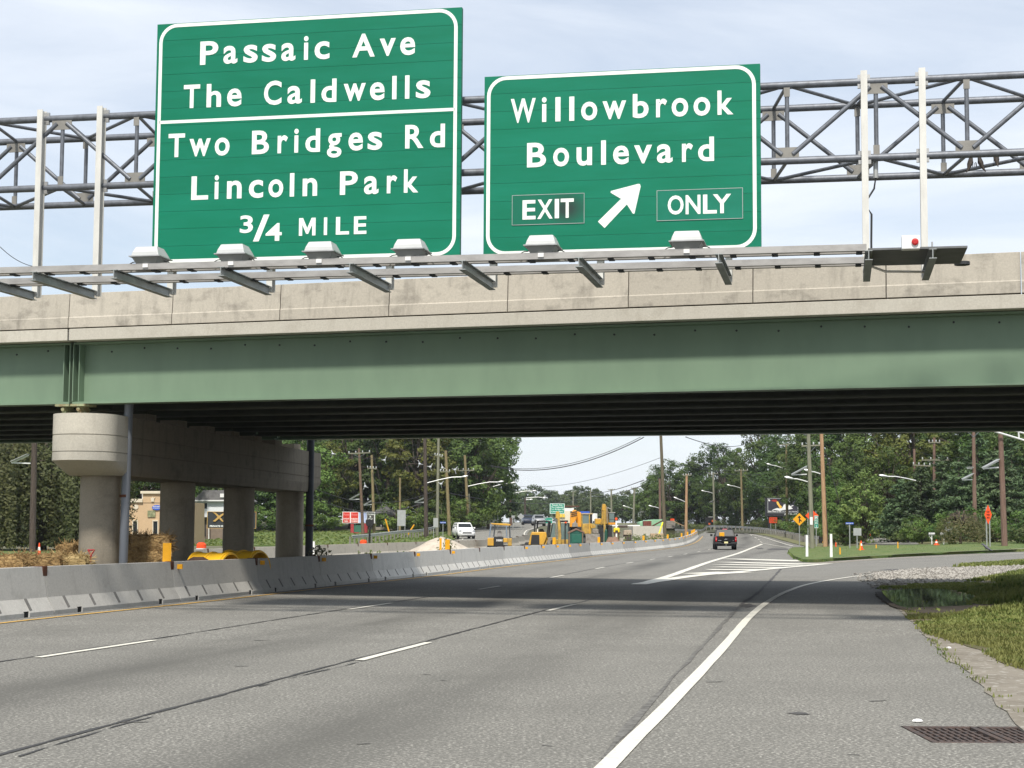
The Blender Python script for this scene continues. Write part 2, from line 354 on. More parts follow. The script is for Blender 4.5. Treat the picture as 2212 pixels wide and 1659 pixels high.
def pavement():
    q_ = [-.42, 0, .5, 1, 2, 3, 4, 5, 6, 7, 8]+[9+1.2*i for i in range(16)]+[30, 36, 44, 56]; Y = rows(-12, 380, 1., 4.); n = len(q_); vs = []; fs = []; uv = []
    for y in Y:
        for q in q_:
            x = bx(y)+q/.97; vs.append((x, y, gz(x, y))); uv.append((q, y))
    for i in range(len(Y)-1):
        for k in range(n-1): a = i*n+k; fs.append((a, a+1, a+n+1, a+n))
    me = bpy.data.meshes.new('road'); me.from_pydata(vs, [], fs); u = me.uv_layers.new(name='lane')
    for l in me.loops: u.data[l.index].uv = uv[l.vertex_index]
    bm = bmesh.new(); bm.from_mesh(me)
    for p, d in (((GX0, 0, 0), (1, 0, 0)), ((GX1, 0, 0), (1, 0, 0)), ((0, GY0, 0), (0, 1, 0)), ((0, GY1, 0), (0, 1, 0))):
        bmesh.ops.bisect_plane(bm, geom=[g for g in list(bm.verts)+list(bm.edges)+list(bm.faces)], plane_co=p, plane_no=d)
    bmesh.ops.delete(bm, geom=[f for f in bm.faces if GX0 < f.calc_center_median().x < GX1 and GY0 < f.calc_center_median().y < GY1], context='FACES')
    bm.to_mesh(me); bm.free(); me.materials.append(M_asph); o = put('road', me); tag(o, kind='structure')
    for p in me.polygons: p.use_smooth = True
    return o
ga = G(1942, 1565); gb = G(1955, 1604); gc = G(2230, 1573)
GX0, GX1, GY0, GY1 = ga.x-.02, ga.x+1.16, gb.y, gb.y+.98
pavement()

def sheet(name, pts, m, dz=.03, skirt=.12, step=1.5, kind='structure', wob=0, seed=1):
    """a laid area: outline (x, y), following the ground, dz above it, with a real edge"""
    rnd = random.Random(seed); P = []
    for a, b in zip(pts, pts[1:]+pts[:1]):
        a, b = Vector(a[:2]), Vector(b[:2]); n = max(1, int((b-a).length/(step*.5)))
        for k in range(n):
            p = a.lerp(b, k/n)
            if wob and k: p += Vector((rnd.uniform(-wob, wob), rnd.uniform(-wob, wob)))
            P.append(p)
    bm = bmesh.new(); bm.faces.new([bm.verts.new((p.x, p.y, 0)) for p in P])
    xs = [p.x for p in P]; ys = [p.y for p in P]
    for lo, hi, ax in ((min(xs), max(xs), 0), (min(ys), max(ys), 1)):
        c = lo+step
        while c < hi:
            bmesh.ops.bisect_plane(bm, geom=list(bm.verts)+list(bm.edges)+list(bm.faces), plane_co=(c, c, 0), plane_no=(1-ax, ax, 0)); c += step
    bmesh.ops.triangulate(bm, faces=bm.faces)
    for v in bm.verts: v.co.z = gz(v.co.x, v.co.y)+dz
    if skirt:
        e = [e for e in bm.edges if len(e.link_faces) == 1]
        r = bmesh.ops.extrude_edge_only(bm, edges=e)
        for v in [g for g in r['geom'] if isinstance(g, bmesh.types.BMVert)]: v.co.z -= skirt
    bmesh.ops.recalc_face_normals(bm, faces=bm.faces)
    me = bpy.data.meshes.new(name); bm.to_mesh(me); bm.free(); me.materials.append(m)
    up = sum(1 if p.normal.z > 0 else -1 for p in me.polygons if abs(p.normal.z) > .5)
    if up < 0: me.flip_normals()
    return tag(put(name, me), kind=kind)
def strip(name, pts, w, m, dz=.004, parent=None, jit=0, seed=3, kind='structure', step=.8, grow=.00012):
    """a painted or poured line laid along a polyline"""
    rnd = random.Random(seed); P = []
    for a, b in zip(pts, pts[1:]):
        a, b = Vector(a[:2]), Vector(b[:2]); n = max(1, int((b-a).length/step))
        P += [a.lerp(b, k/n) for k in range(n)]
    P.append(Vector(pts[-1][:2])); mb = MB()
    for i, p in enumerate(P):
        t = (P[min(len(P)-1, i+1)]-P[max(0, i-1)]).normalized(); nn = Vector((t.y, -t.x)); ww = w*(1+rnd.uniform(-jit, jit)*1.3)/2; sh = nn*rnd.uniform(-jit, jit)*w*.5
        for s in (-1, 1):
            q = p+nn*(s*ww)+sh; mb.v.append((q.x, q.y, gz(q.x, q.y)+dz+q.y*grow))
    mb.f = [(2*i, 2*i+1, 2*i+3, 2*i+2) for i in range(len(P)-1)]
    o = mb.build(name, m, parent, fix=False)
    if parent is None: tag(o, kind=kind)
    return o
Gl = lambda L: [G(a, b) for a, b in L]
# seams and lines
FAR = [(28.6, 162), (31, 185), (33.6, 215), (34.6, 240), (33, 261), (29.2, 277), (23.5, 290), (8, 303)]
M_stain = mat('oil_stain', (.075, .072, .066), .8, c2=(.15, .145, .13), sc=14, amt=.9)
line1 = Gl([(-300, 1482), (0, 1431), (345, 1381.5), (713, 1322), (911, 1293), (1043, 1271.5), (1246, 1237), (1326, 1221.5), (1462, 1200), (1524, 1189), (1548, 1183)])
line2 = Gl([(-200, 1695), (0, 1635), (419, 1521), (713, 1441), (935, 1385), (1208, 1312), (1271, 1299), (1316, 1283)])
edge_r = Gl([(1130, 1850), (1312, 1654), (1458, 1510), (1561, 1402), (1632, 1317), (1693, 1279), (1755.5, 1258.5), (1871, 1241.6), (2015.6, 1228.6), (2160, 1221), (2260, 1216), (2500, 1205)])
def smooth_line(P, it=2):
    P = [Vector(p[:2]) for p in P]
    for _ in range(it):
        Q = [P[0]]
        for a, b in zip(P, P[1:]): Q += [a.lerp(b, .25), a.lerp(b, .75)]
        P = Q+[P[-1]]
    return P
line1, line2, edge_r = smooth_line(line1), smooth_line(line2), smooth_line(edge_r)
strip('lane_seam', [p+Vector((-.06, 0)) for p in line1], .042, M_tar, .004, jit=.35, seed=5, step=.22)
strip('lane_seam', [p+Vector((-.05, 0)) for p in line2], .046, M_tar, .004, jit=.4, seed=6, step=.22)
strip('lane_seam', smooth_line(Gl([(560, 1484), (640, 1462), (760, 1436), (830, 1414)])), .02, M_tar, .004, jit=.9, seed=7, step=.15)
strip('lane_seam', smooth_line(Gl([(40, 1635), (150, 1601), (240, 1572), (330, 1549)])), .018, M_tar, .004, jit=.9, seed=17, step=.15)
strip('edge_line', edge_r, .13, M_paint, .007, jit=.05)
strip('yellow_edge_line', smooth_line([p+Vector((.42, -.12)) for p in [b.to_2d() for b in BW]]), .11, M_painty, .007, jit=.12)
strip('lane_seam', smooth_line(Gl([(1300, 1640), (1420, 1500), (1490, 1425), (1560, 1350), (1600, 1306)])), .06, mat('worn_joint', (.095, .09, .082), .9, c2=(.17, .165, .15), sc=9, amt=.9, lo=.45, hi=.55), .004, jit=.45, seed=8)
strip('lane_seam', smooth_line(Gl([(1600, 1306), (1632, 1286), (1650, 1268), (1672, 1246), (1688, 1228)])), .085, M_patch, .0045, jit=.3, seed=9)
def along(P, s):
    for a, b in zip(P, P[1:]):
        l = (b-a).length
        if s <= l: return a.lerp(b, s/l)
        s -= l
    return None
def start_s(P, g):
    best = (1e9, 0); s = 0
    for a, b in zip(P, P[1:]):
        l = (b-a).length
        for k in range(10):
            d = (a.lerp(b, k/10)-g.to_2d()).length
            if d < best[0]: best = (d, s+l*k/10)
        s += l
    return best[1]
def dashes(P, g, sh, n0, n1):
    s0 = start_s(P, g)
    for k in range(n0, n1):
        s = s0+k*12.19; a = [along(P, s+u*3.05/4) for u in range(5)]
        if s < 0 or any(q is None for q in a): continue
        strip('lane_dash', [q+Vector((sh, 0)) for q in a], .11, M_paint, .007, jit=.06, seed=k)
dashes(line1, G(69, 1422), .06, -1, 11)
dashes(line2, G(770, 1428), .05, -1, 2)
# gore
gore_l = smooth_line(Gl([(1378, 1263), (1467, 1239), (1560, 1205.5), (1610, 1190), (1632, 1181), (1641, 1178), (1646, 1175.6)]))
gore_r = smooth_line(Gl([(1378, 1263), (1430, 1254), (1500, 1243.5), (1600, 1235.5), (1700, 1226), (1790, 1218)]))
strip('gore_line', gore_l, .3, M_paint, .007, jit=.06); strip('gore_line', gore_r, .5, M_paint, .0075, jit=.1)
for i, (a, b) in enumerate([((1510, 1240.2), (1590, 1236.3)), ((1530, 1231), (1648, 1231)), ((1548, 1225), (1690, 1226.5)), ((1558, 1219.5), (1724, 1222.5)), ((1570, 1214.5), (1752, 1219.5)), ((1585, 1207.5), (1745, 1212.5))]):
    strip('gore_stripe', Gl([a, b]), 1.5, M_paint, .006, jit=.06, seed=i)
strip('merge_line', smooth_line(Gl([(1649, 1174.5), (1662, 1176.5), (1706, 1183)])), .15, M_paint, .007)
strip('edge_line', smooth_line([Vector((x-1., y)) for x, y in FAR]), .16, M_paint, .014)
strip('edge_line', smooth_line(Gl([(1812, 1213.5), (1900, 1207.5), (2030, 1203), (2212, 1196.5), (2400, 1189)])), .13, M_paint, .008, jit=.1)
for L_ in ([(1646, 1172.5), (1642, 1170.5)], [(1641, 1167), (1637, 1165.5)], [(1634, 1163), (1630, 1161)], [(1624, 1157.5), (1621, 1156)], [(1614, 1153.5), (1611, 1152.5)]):
    strip('lane_dash', Gl(L_), .13, M_paint, .014)
for k, L_ in enumerate(([(1656, 1186.5), (1668, 1184.6), (1700, 1184.9), (1703, 1188), (1664, 1188.3)], [(1633, 1184), (1645, 1183.3), (1650, 1185.4), (1637, 1186.2)])):
    sheet('dark_road_patch', Gl(L_), M_patch, .010, 0, 1.)  # dark patches lying on the road surface
for k, L_ in enumerate(([(1598, 1306.5), (1618, 1304), (1634, 1309), (1616, 1313), (1600, 1311)], [(1700, 1541), (1722, 1538.5), (1742, 1541), (1750, 1544), (1722, 1544.5)], [(1900, 1231.5), (1925, 1229), (1950, 1229.5), (1935, 1231.5)])):
    sheet('road_stain', Gl(L_), M_patch, .0045, 0, .4, wob=.03)

# grass island, verges, gravel, puddle
M_kerb = concrete('kerb_concrete', (.4, .37, .31), (.2, .18, .14), .3, .5)
isl = Gl([(1703.6, 1195), (1707, 1189), (1716, 1185.5), (1780, 1184), (1865, 1183), (2000, 1181), (2212, 1174), (2500, 1160), (2500, 1178), (2212, 1191.6), (2120, 1195.4), (2030, 1199), (1900, 1205.5), (1799, 1212), (1765, 1215), (1736, 1214.5), (1717, 1207)])
M_lawn = mat('lawn', (.075, .125, .028), .95, c2=(.15, .165, .05), sc=.8, amt=.9, bump=1., bsc=9)
sheet('grass_island', isl, M_lawn, .15, .2, 1.2)
strip('kerb', smooth_line([Vector((p.x, p.y-.08)) for p in isl[13:6:-1]], 1), .16, M_kerb, .145)
sheet('kerb_dirt', Gl([(1736, 1216.5), (1799, 1213), (1850, 1209.5), (1930, 1205), (2030, 1200.5), (2120, 1197), (2120, 1198.2), (2030, 1202), (1930, 1207), (1860, 1211.8), (1800, 1216.5), (1745, 1219)]), M_dirt, .005, 0, .8, wob=.1)
ver = Gl([(1865, 1184.5), (2000, 1182), (2212, 1175)])
ver = [Vector(p) for p in FAR[::-1]]+[G(1738, 1181).to_2d(), G(1760, 1184.5).to_2d()]+[p.to_2d() for p in ver]+[Vector((75, 110)), Vector((190, 150)), Vector((190, 430)), Vector((8, 430))]
sheet('roadside_verge', ver, mat('verge', (.12, .135, .045), .95, c2=(.2, .175, .1), sc=.5, amt=.9, bump=.6, bsc=8), .08, .16, 5.)
sheet('side_road', Gl([(1852, 1178), (1872, 1164.5), (1966, 1166), (1985, 1180), (1930, 1180.3)]), M_asph2, .18, .1, 2.)
AE = [(1893, 1240), (1897, 1257.5), (1903, 1286), (1929, 1304), (1972, 1347), (2010, 1385), (2044, 1425), (2085, 1448), (2102, 1471), (2143, 1506), (2183, 1552), (2212, 1581), (2300, 1680), (2450, 1850), (4300, 1850), (4300, 1200), (2800, 1204), (2500, 1211), (2212, 1223.5), (2100, 1227.5), (2000, 1232), (1930, 1237)]
sheet('dirt_shoulder', Gl(AE), M_dirt, .012, .02, .7, wob=.035)
GR = [(1902, 1264), (2015, 1263), (2131, 1253), (2212, 1243), (2500, 1228), (4300, 1215), (4300, 1600), (2500, 1520), (2330, 1475), (2212, 1450), (2169, 1437), (2128, 1410), (2088, 1399), (2030, 1380), (2007, 1371), (1968, 1338), (1935, 1304), (1910, 1287)]
GRw = [p.to_2d() for p in Gl(GR)]
PU = [(1904, 1283), (1960, 1279), (2010, 1277), (2060, 1280), (2110, 1287), (2122, 1293), (2095, 1301), (2105, 1313), (2075, 1319), (2050, 1327), (2005, 1326), (1972, 1318), (1950, 1315), (1929, 1307), (1912, 1294)]
PUw = smooth_line(Gl(PU)+[G(*PU[0])], 2)[:-1]
sheet('turf_bank', GRw, mat('turf_base', (.09, .085, .035), .95, c2=(.15, .12, .075), sc=1.2, amt=.9, bump=.7, bsc=18), .022, .03, .8, wob=.04)
mw = bpy.data.materials.new('puddle_water'); mw.use_nodes = True; t_, b_, N_, L_ = nodes(mw)
b_.inputs['Base Color'].default_value = (.02, .02, .013, 1); b_.inputs['Roughness'].default_value = .03; b_.inputs['Specular IOR Level'].default_value = .9
n_ = N_('TexNoise'); n_.inputs['Scale'].default_value = 5; bp_ = N_('Bump'); bp_.inputs['Strength'].default_value = .03; L_(n_.outputs[0], bp_.inputs['Height']); L_(bp_.outputs[0], b_.inputs['Normal'])
pz = G(1990, 1305).z
mc = sum((p for p in PUw), Vector((0, 0)))/len(PUw); sheet('wet_mud', [mc+(p-mc)*1.14 for p in PUw], mat('wet_mud', (.045, .036, .026), .9, c2=(.08, .065, .045), sc=3, amt=.8, bump=.4), .034, .03, .5, wob=.06)
PUav = [mc+(p-mc)*1.25+Vector((-.6, -1.2)) for p in PUw]
NB = [p.to_2d() for p in Gl([(1962, 1336), (2060, 1330), (2300, 1330), (2420, 1480), (2300, 1470), (2212, 1449), (2169, 1436), (2128, 1409), (2088, 1398), (2030, 1379), (2004, 1369)])]
mbp = MB(); mbp.v = [(p.x, p.y, pz+.045) for p in PUw]; mbp.f = [tuple(range(len(PUw)))]; o = mbp.build('puddle', mw); o.data.polygons[0].normal
if o.data.polygons[0].normal.z < 0: o.data.flip_normals()
tag(o, kind='structure')
GV = [(1884, 1241), (1930, 1236.5), (2015, 1231), (2100, 1227.5), (2212, 1224.5), (2500, 1212), (2500, 1229), (2212, 1244), (2131, 1254), (2015, 1264), (1902, 1265)]
GVw = [p.to_2d() for p in Gl(GV)]
sheet('gravel_bed', GVw, M_gravel, .03, .04, .8, wob=.1)
def inside(P, x, y):
    c = False; n = len(P)
    for i in range(n):
        a, b = P[i], P[i-1]
        if (a[1] > y) != (b[1] > y) and x < (b[0]-a[0])*(y-a[1])/(b[1]-a[1])+a[0]: c = not c
    return c
def scatter(P, n, seed, xmax=1e9):
    rnd = random.Random(seed); xs = [p[0] for p in P]; ys = [p[1] for p in P]; o = []; lo, hi = min(xs), min(max(xs), xmax); t = 0
    while len(o) < n and t < n*40:
        t += 1; x, y = rnd.uniform(lo, hi), rnd.uniform(min(ys), max(ys))
        if inside(P, x, y) and (x-0)/max(y, 1) < .345: o.append((x, y))
    return o
def stones(name, P, n, s0, s1, m, seed, dz=.03, label=None):
    rnd = random.Random(seed); mb = MB()
    for x, y in scatter(P, n, seed):
        s = rnd.uniform(s0, s1); z = gz(x, y)+dz; a = rnd.uniform(0, 6.3); vs = []
        for k in range(5):
            t = a+k*1.2566+rnd.uniform(-.3, .3); vs.append((x+math.cos(t)*s*rnd.uniform(.7, 1.1), y+math.sin(t)*s*rnd.uniform(.7, 1.1), z+rnd.uniform(0, s*.35)))
        vs += [(x, y, z-s*.3), (x+rnd.uniform(-.3, .3)*s, y+rnd.uniform(-.3, .3)*s, z+s*rnd.uniform(.5, .95))]
        mb.add(vs, [(k, (k+1) % 5, 6) for k in range(5)]+[((k+1) % 5, k, 5) for k in range(5)])
    o = mb.build(name, m, fix=False); return tag(o, label, 'gravel', kind='stuff')
M_stone = mat('crushed_stone', (.36, .34, .305), .9, c2=(.11, .1, .085), sc=9, amt=.9, lo=.42, hi=.6, detail=1)
stones('gravel', GVw, 6500, .04, .11, M_stone, 4, label='pale crushed stone beside the exit ramp')
gc_ = sum((p for p in GVw), Vector((0, 0)))/len(GVw); stones('gravel', [gc_+Vector(((p-gc_).x*1.12-.3, (p-gc_).y*1.35)) for p in GVw], 1300, .03, .08, M_stone, 14, dz=.01, label='stray stones spilling from the crushed stone onto ramp and grass')
def blades(name, P, n, h0, h1, m, seed, label, avoid=None, xr=.345, dens=.0, wide=.012, hf=None):
    rnd = random.Random(seed); mb = MB()
    for x, y in scatter(P, n, seed):
        if avoid and inside(avoid, x, y) and rnd.random() < .985: continue
        if dens and noise.noise(Vector((x*.55, y*.35, seed))) < dens*(.4+rnd.random()): continue
        k = hf(x, y) if hf else 1.
        for _ in range(5):
            a = rnd.uniform(0, 6.3); bx_, by_ = x+rnd.gauss(0, .05), y+rnd.gauss(0, .05); h = rnd.uniform(h0, h1)*k; z = gz(bx_, by_)+.015; w = wide*rnd.uniform(.7, 1.4)*(1+y*.02)
            l = rnd.uniform(.1, .55)*h; dx, dy = math.cos(a), math.sin(a); px_, py_ = -dy*w, dx*w
            mb.add([(bx_-px_, by_-py_, z), (bx_+px_, by_+py_, z), (bx_+dx*l*.4+px_*.8, by_+dy*l*.4+py_*.8, z+h*.6), (bx_+dx*l*.4-px_*.8, by_+dy*l*.4-py_*.8, z+h*.6), (bx_+dx*l, by_+dy*l, z+h)], [(0, 1, 2, 3), (3, 2, 4)])
    o = mb.build(name, m, fix=False); return tag(o, label, 'grass', kind='stuff')
M_gr1 = leafmat('grass_blades', (.085, .13, .022), (.21, .225, .065), .6, .3)
M_gr2 = leafmat('grass_blades_lawn', (.075, .145, .03), (.17, .22, .06), .35, .3)
blades('grass', GRw, 19000, .03, .1, M_gr1, 11, 'rough green grass round the puddle by the shoulder', avoid=PUav, dens=-.1, hf=lambda x, y: .7+2.*sst(24, 38, y)*sst(.265, .31, x/y))
blades('grass', [p.to_2d() for p in isl], 9000, .06, .16, M_gr2, 12, 'mown green grass on the kerbed traffic island', wide=.02)
blades('grass', [p.to_2d() for p in Gl([(2060, 1226), (2212, 1215.5), (2330, 1209), (2330, 1221), (2212, 1223.5), (2120, 1227.5)])], 1600, .08, .2, M_gr1, 13, 'dry grass fringe between ramp edge line and gravel', wide=.02)

M_gr3 = leafmat('grass_blades_dry', (.095, .15, .03), (.23, .25, .075), .7, .3)
blades('grass', NB, 7500, .02, .085, M_gr3, 14, 'thin yellow green grass along the dirt shoulder edge', dens=-.06, wide=.008)
blades('weeds', [p.to_2d() for p in Gl([(2010, 1385), (2044, 1425), (2085, 1448), (2102, 1471), (2143, 1506), (2183, 1552), (2195, 1552), (2155, 1502), (2110, 1463), (2060, 1425), (2020, 1385)])], 34, .02, .05, M_gr3, 15, 'sparse weeds in the joint at the pavement edge', wide=.006)
rs = random.Random(9)
for k in range(13):
    px, py = rs.uniform(60, 2000), rs.uniform(1370, 1640)
    if 1930 < px and py > 1540: continue
    c = G(px, py); l = rs.uniform(.05, .14); w = l*rs.uniform(.12, .25); a = rs.uniform(-.5, .5); n_ = 9
    sheet('road_stain', [Vector((c.x+math.cos(a)*math.cos(t*.698)*l*rs.uniform(.6, 1.1)-math.sin(a)*math.sin(t*.698)*w, c.y+math.sin(a)*math.cos(t*.698)*l+math.cos(a)*math.sin(t*.698)*w*2*rs.uniform(.5, 1.2))) for t in range(n_)], M_stain, .0042, 0, .5)
for k, (px, py, s_) in enumerate(((1982, 1561, .028), (2050, 1402, .02), (2180, 1415, .03))):
    c = G(px, py); tag(MB().loft([[(c.x+math.cos(t*1.05)*s_*f*1.6, c.y+math.sin(t*1.05)*s_*f, c.z+.012+h) for t in range(6)] for f, h in ((1, 0), (.8, .012), (.3, .018))]).build('litter', M_white), 'scrap of white litter on the %s' % ('shoulder beside the drain grate', 'dirt near the grass', 'grass edge at the far right')[k], 'litter')

# drain grates in the shoulder
def grate(x0, y0, w, d, label):
    t = thing('drain_grate', label, 'drain grate', (x0+w/2, y0+d/2, gz(x0, y0)), 0, 'drain grates in the shoulder'); mI = mat('cast_iron', (.085, .07, .066), .62, .5, c2=(.16, .1, .075), sc=10, amt=.7)
    f = MB(); e = .045
    for a in (-1, 1): f.box((a*(w/2-e/2), 0, -.025), (e, d-.006, .06)); f.box((0, a*(d/2-e/2), -.025), (w-2*e-.002, e, .058))
    f.build('frame', mI, t, bevel=.004)
    nx, ny = 9, 5
    for i in range(1, nx): MB().box((-w/2+e+(w-2*e)*i/nx, 0, -.03), (.022, d-2*e-.002, .05)).build('bar', mI, t)
    for i in range(1, ny): MB().box((0, -d/2+e+(d-2*e)*i/ny, -.032), (w-2*e-.004, .034, .044)).build('cross_bar', mI, t)
    p = MB(); p.box((0, 0, -.62), (w-.002, d-.002, .02)); 
    for a in (-1, 1): p.box((a*(w/2-.008), 0, -.33), (.012, d-.01, .56)); p.box((0, a*(d/2-.008), -.33), (w-.03, .012, .56))
    p.build('pit', mat('drain_pit', (.075, .05, .032), .9, amt=.5), t)
grate(GX0+.01, GY0+.01, .57, .96, 'left one of two rusty cast iron drain grates in the shoulder')
grate(GX0+.6, GY0+.01, .57, .96, 'right one of two rusty cast iron drain grates in the shoulder')

# ------------------------------------------------------------------ overpass
BY = .3182; ob = thing('overpass', 'green steel girder road bridge with tan concrete parapet crossing the highway', 'bridge', (0, 33.15, 0), -BY)
BU = Vector((math.cos(BY), -math.sin(BY), 0)); BN = Vector((math.sin(BY), math.cos(BY), 0))
def br_s(px, py, t=0):
    d = ray(px, py); o = Vector((0, 33.15, 0))+BN*t; k = (o-CAM).dot(BN)/d.dot(BN); p = CAM+d*k; return (p-o).dot(BU), p.z
def br_loc(p):
    d = Vector(p)-Vector((0, 33.15, 0)); return Vector((d.dot(BU), d.dot(BN), p[2]))
js = [br_s(x, 630)[0] for x in (149, 372, 605, 840, 1096, 1357, 1626, 1914, 2206)]
sp = (js[-1]-js[0])/8
js = [js[0]-sp*k for k in range(10, 0, -1)]+js+[js[-1]+sp*k for k in range(1, 12)]
XL, XR = js[0], js[-1]
for a, b in zip(js, js[1:]):
    MB().prism([(0, 5.868), (0, 6.092), (.018, 6.108), (.045, 6.64), (.3, 6.64), (.37, 5.868)], a+.009, b-.009, 'x').build('parapet_panel', M_conc, ob, bevel=.006)
    MB().prism([(14.9+.86, 5.868), (14.9+.9, 6.64), (15.16+.9, 6.64), (15.22+.9, 5.868)], a+.016, b-.016, 'x').build('parapet_panel', M_conc, ob)
jx = js[10]
for a, b in ((XL, jx-.02), (jx+.02, XR)):
    MB().prism([(.012, 5.585), (.012, 5.845), (.62, 5.845), (.62, 5.62), (.3, 5.585)], a, b, 'x').build('coping', M_concl, ob, bevel=.01)
MB().box((jx, .2, 5.7), (.03, .3, .24)).build('joint_strip', M_dark, ob)
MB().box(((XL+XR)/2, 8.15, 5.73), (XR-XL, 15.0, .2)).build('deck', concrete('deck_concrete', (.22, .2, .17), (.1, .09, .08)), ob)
MB().box(((XL+XR)/2, 16.0, 5.72), (XR-XL, .6, .26)).build('coping', M_concl, ob)
def ibeam(t, z0, z1, a, b, web=.02, fl=.42, th=.045):
    p = [(t-fl/2, z0), (t-fl/2, z0+th), (t-web/2, z0+th), (t-web/2, z1-th), (t-fl/2, z1-th), (t-fl/2, z1), (t+fl/2, z1), (t+fl/2, z1-th), (t+web/2, z1-th), (t+web/2, z0+th), (t+fl/2, z0+th), (t+fl/2, z0)]
    return MB().prism(p, a, b, 'x')
sg = br_s(166, 800, .58)[0]
for k in range(8):
    t = .58+2.17*k; dx = -k*.35
    for a, b in ((XL, sg-.04+dx), (sg+.04+dx, XR)):
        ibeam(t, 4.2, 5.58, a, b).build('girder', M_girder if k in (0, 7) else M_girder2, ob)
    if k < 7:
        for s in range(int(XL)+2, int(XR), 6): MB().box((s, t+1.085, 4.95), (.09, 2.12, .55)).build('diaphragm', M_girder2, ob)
for s in (sg-.2, sg+.2, sg-.045, sg+.045):
    MB().box((s, .46, 4.895), (.02, .2, 1.28)).build('stiffener', M_girder, ob)
for s in (sg-.2, sg+.2):
    bb = MB(); bb.box((s, .58, 4.17), (.36, .5, .05)); bb.box((s, .58, 4.06), (.1, .34, .17), taper=(.6, 1)); bb.tube((s, .36, 4.08), (s, .8, 4.08), .045); bb.box((s, .58, 3.945), (.34, .5, .05)); bb.build('bearing', mat('bearing_paint', (.3, .34, .2), .7, c2=(.2, .09, .04), sc=8, amt=.7), ob)
for k in range(34):
    s_ = sg+.9+k*.83*1.0-8*.83; z_ = 5.43-.03*(k % 3)
    if abs(s_-sg) > .35: MB().lathe([(.022, 0), (.022, .012), (.012, .018)], n=8, M=Matrix.Translation((s_, .569, z_)) @ Matrix.Rotation(R(90), 4, 'X')).build('bolt', M_dark, ob)
# pier: cap on four round columns, down pipes
pc = [(x, y) for x, y in ((-9.28, 37.25), (-8.72, 43.1), (-8.05, 48.8), (-7.3, 54.4))]
pa = Vector((pc[3][0]-pc[0][0], pc[3][1]-pc[0][1], 0)).normalized(); pn = Vector((pa.y, -pa.x, 0))
p0 = Vector((*pc[0], 0))-pa*.95; p1 = Vector((*pc[3], 0))+pa*1.2
def stadium(r, back0=0, back1=0):
    P = []; n = 14
    for k in range(n+1):
        a = math.pi*k/n; P.append(p0+pa*back0+pn*(math.cos(a)*r)-pa*(math.sin(a)*r))
    for k in range(n+1):
        a = math.pi*k/n; P.append(p1-pa*back1-pn*(math.cos(a)*r)+pa*(math.sin(a)*r))
    return P
def capring(r, z, b=0): return [br_loc(Vector((p.x, p.y, z))) for p in stadium(r, b, b)]
rr = .72; P1 = Vector(p1); P0 = Vector(p0); pm = p0+pa*.75
def capmesh():
    cap = MB()
    for z0, z1 in ((3.47, 3.92), (3.1, 3.45)): cap.loft([capring(rr, z0), capring(rr, z1)])
    cap.loft([capring(rr-.025, 3.06), capring(rr-.025, 3.9)]); cap.loft([capring(rr, 2.9), capring(rr, 3.08)])
    cap.loft([capring(rr*.97, 2.6, .95), capring(rr, 2.74, .5), capring(rr, 2.9, 0)]); return cap
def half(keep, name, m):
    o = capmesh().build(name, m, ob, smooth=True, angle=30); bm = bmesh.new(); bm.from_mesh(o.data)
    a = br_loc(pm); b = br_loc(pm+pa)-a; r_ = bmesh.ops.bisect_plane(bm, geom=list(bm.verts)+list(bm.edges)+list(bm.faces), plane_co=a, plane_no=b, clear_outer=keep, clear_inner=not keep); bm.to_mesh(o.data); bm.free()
half(True, 'cap_nose', M_cap); half(False, 'pier_cap', concrete('beam_concrete_shaded', (.21, .185, .145), (.1, .085, .065), .5, .5))  # sun on the nose and deck shade on the beam put into concrete colours
for i in range(8):
    q = p0.lerp(p1, .06+i*.125); l = br_loc(Vector((q.x, q.y, 3.98)))
    if i > 0: MB().box((l.x, l.y, 4.05), (.5, .5, .24)).build('pedestal', M_pier, ob)
for x, y in pc:
    l = br_loc(Vector((x, y, 0))); z = gz(x, y); MB().lathe([(.45, z-.3), (.45, 2.7)], (l.x, l.y, 0), 28).build('column', M_pier, ob, smooth=True)
def downpipe(P, r, m, rings):
    mb = MB().path([br_loc(p) for p in P], r, 14)
    o = mb.build('down_pipe', m, ob, smooth=True)
    for z in rings:
        l = br_loc(Vector((P[-1].x, P[-1].y, z))); MB().lathe([(r*1.12, z-.03), (r*1.12, z+.03)], (l.x, l.y, 0), 14).build('clamp', M_rust, o)
x_, y_ = at(267, 1150, 36.95).to_2d(); M_pipe = mat('painted_pipe', (.16, .175, .2), .45, .2, c2=(.17, .18, .2), sc=4, amt=.6)
downpipe([Vector((x_+.06, y_, 4.5)), Vector((x_+.04, y_, 4.0)), Vector((x_, y_, gz(x_, y_)-.1))], .1, M_pipe, (2.15, .38))
x_, y_ = at(668, 1150, 54.).to_2d(); downpipe([Vector((x_, y_, 4.5)), Vector((x_, y_, gz(x_, y_)-.1))], .125, mat('dark_pipe', (.03, .035, .045), .5, .2, amt=.3), (1.5,))
# far supports of the bridge, outside the picture
for s, t0, t1 in ((25., .5, 15.5), (-34., .5, 15.5)):
    MB().box((s, (t0+t1)/2, 3.3), (1.2, t1-t0+1, 1.3)).build('pier_cap', M_cap, ob)
    for k in range(4): MB().lathe([(.45, -.6), (.45, 2.7)], (s, t0+1+k*(t1-t0-2)/3, 0), 20).build('column', M_pier, ob, smooth=True)

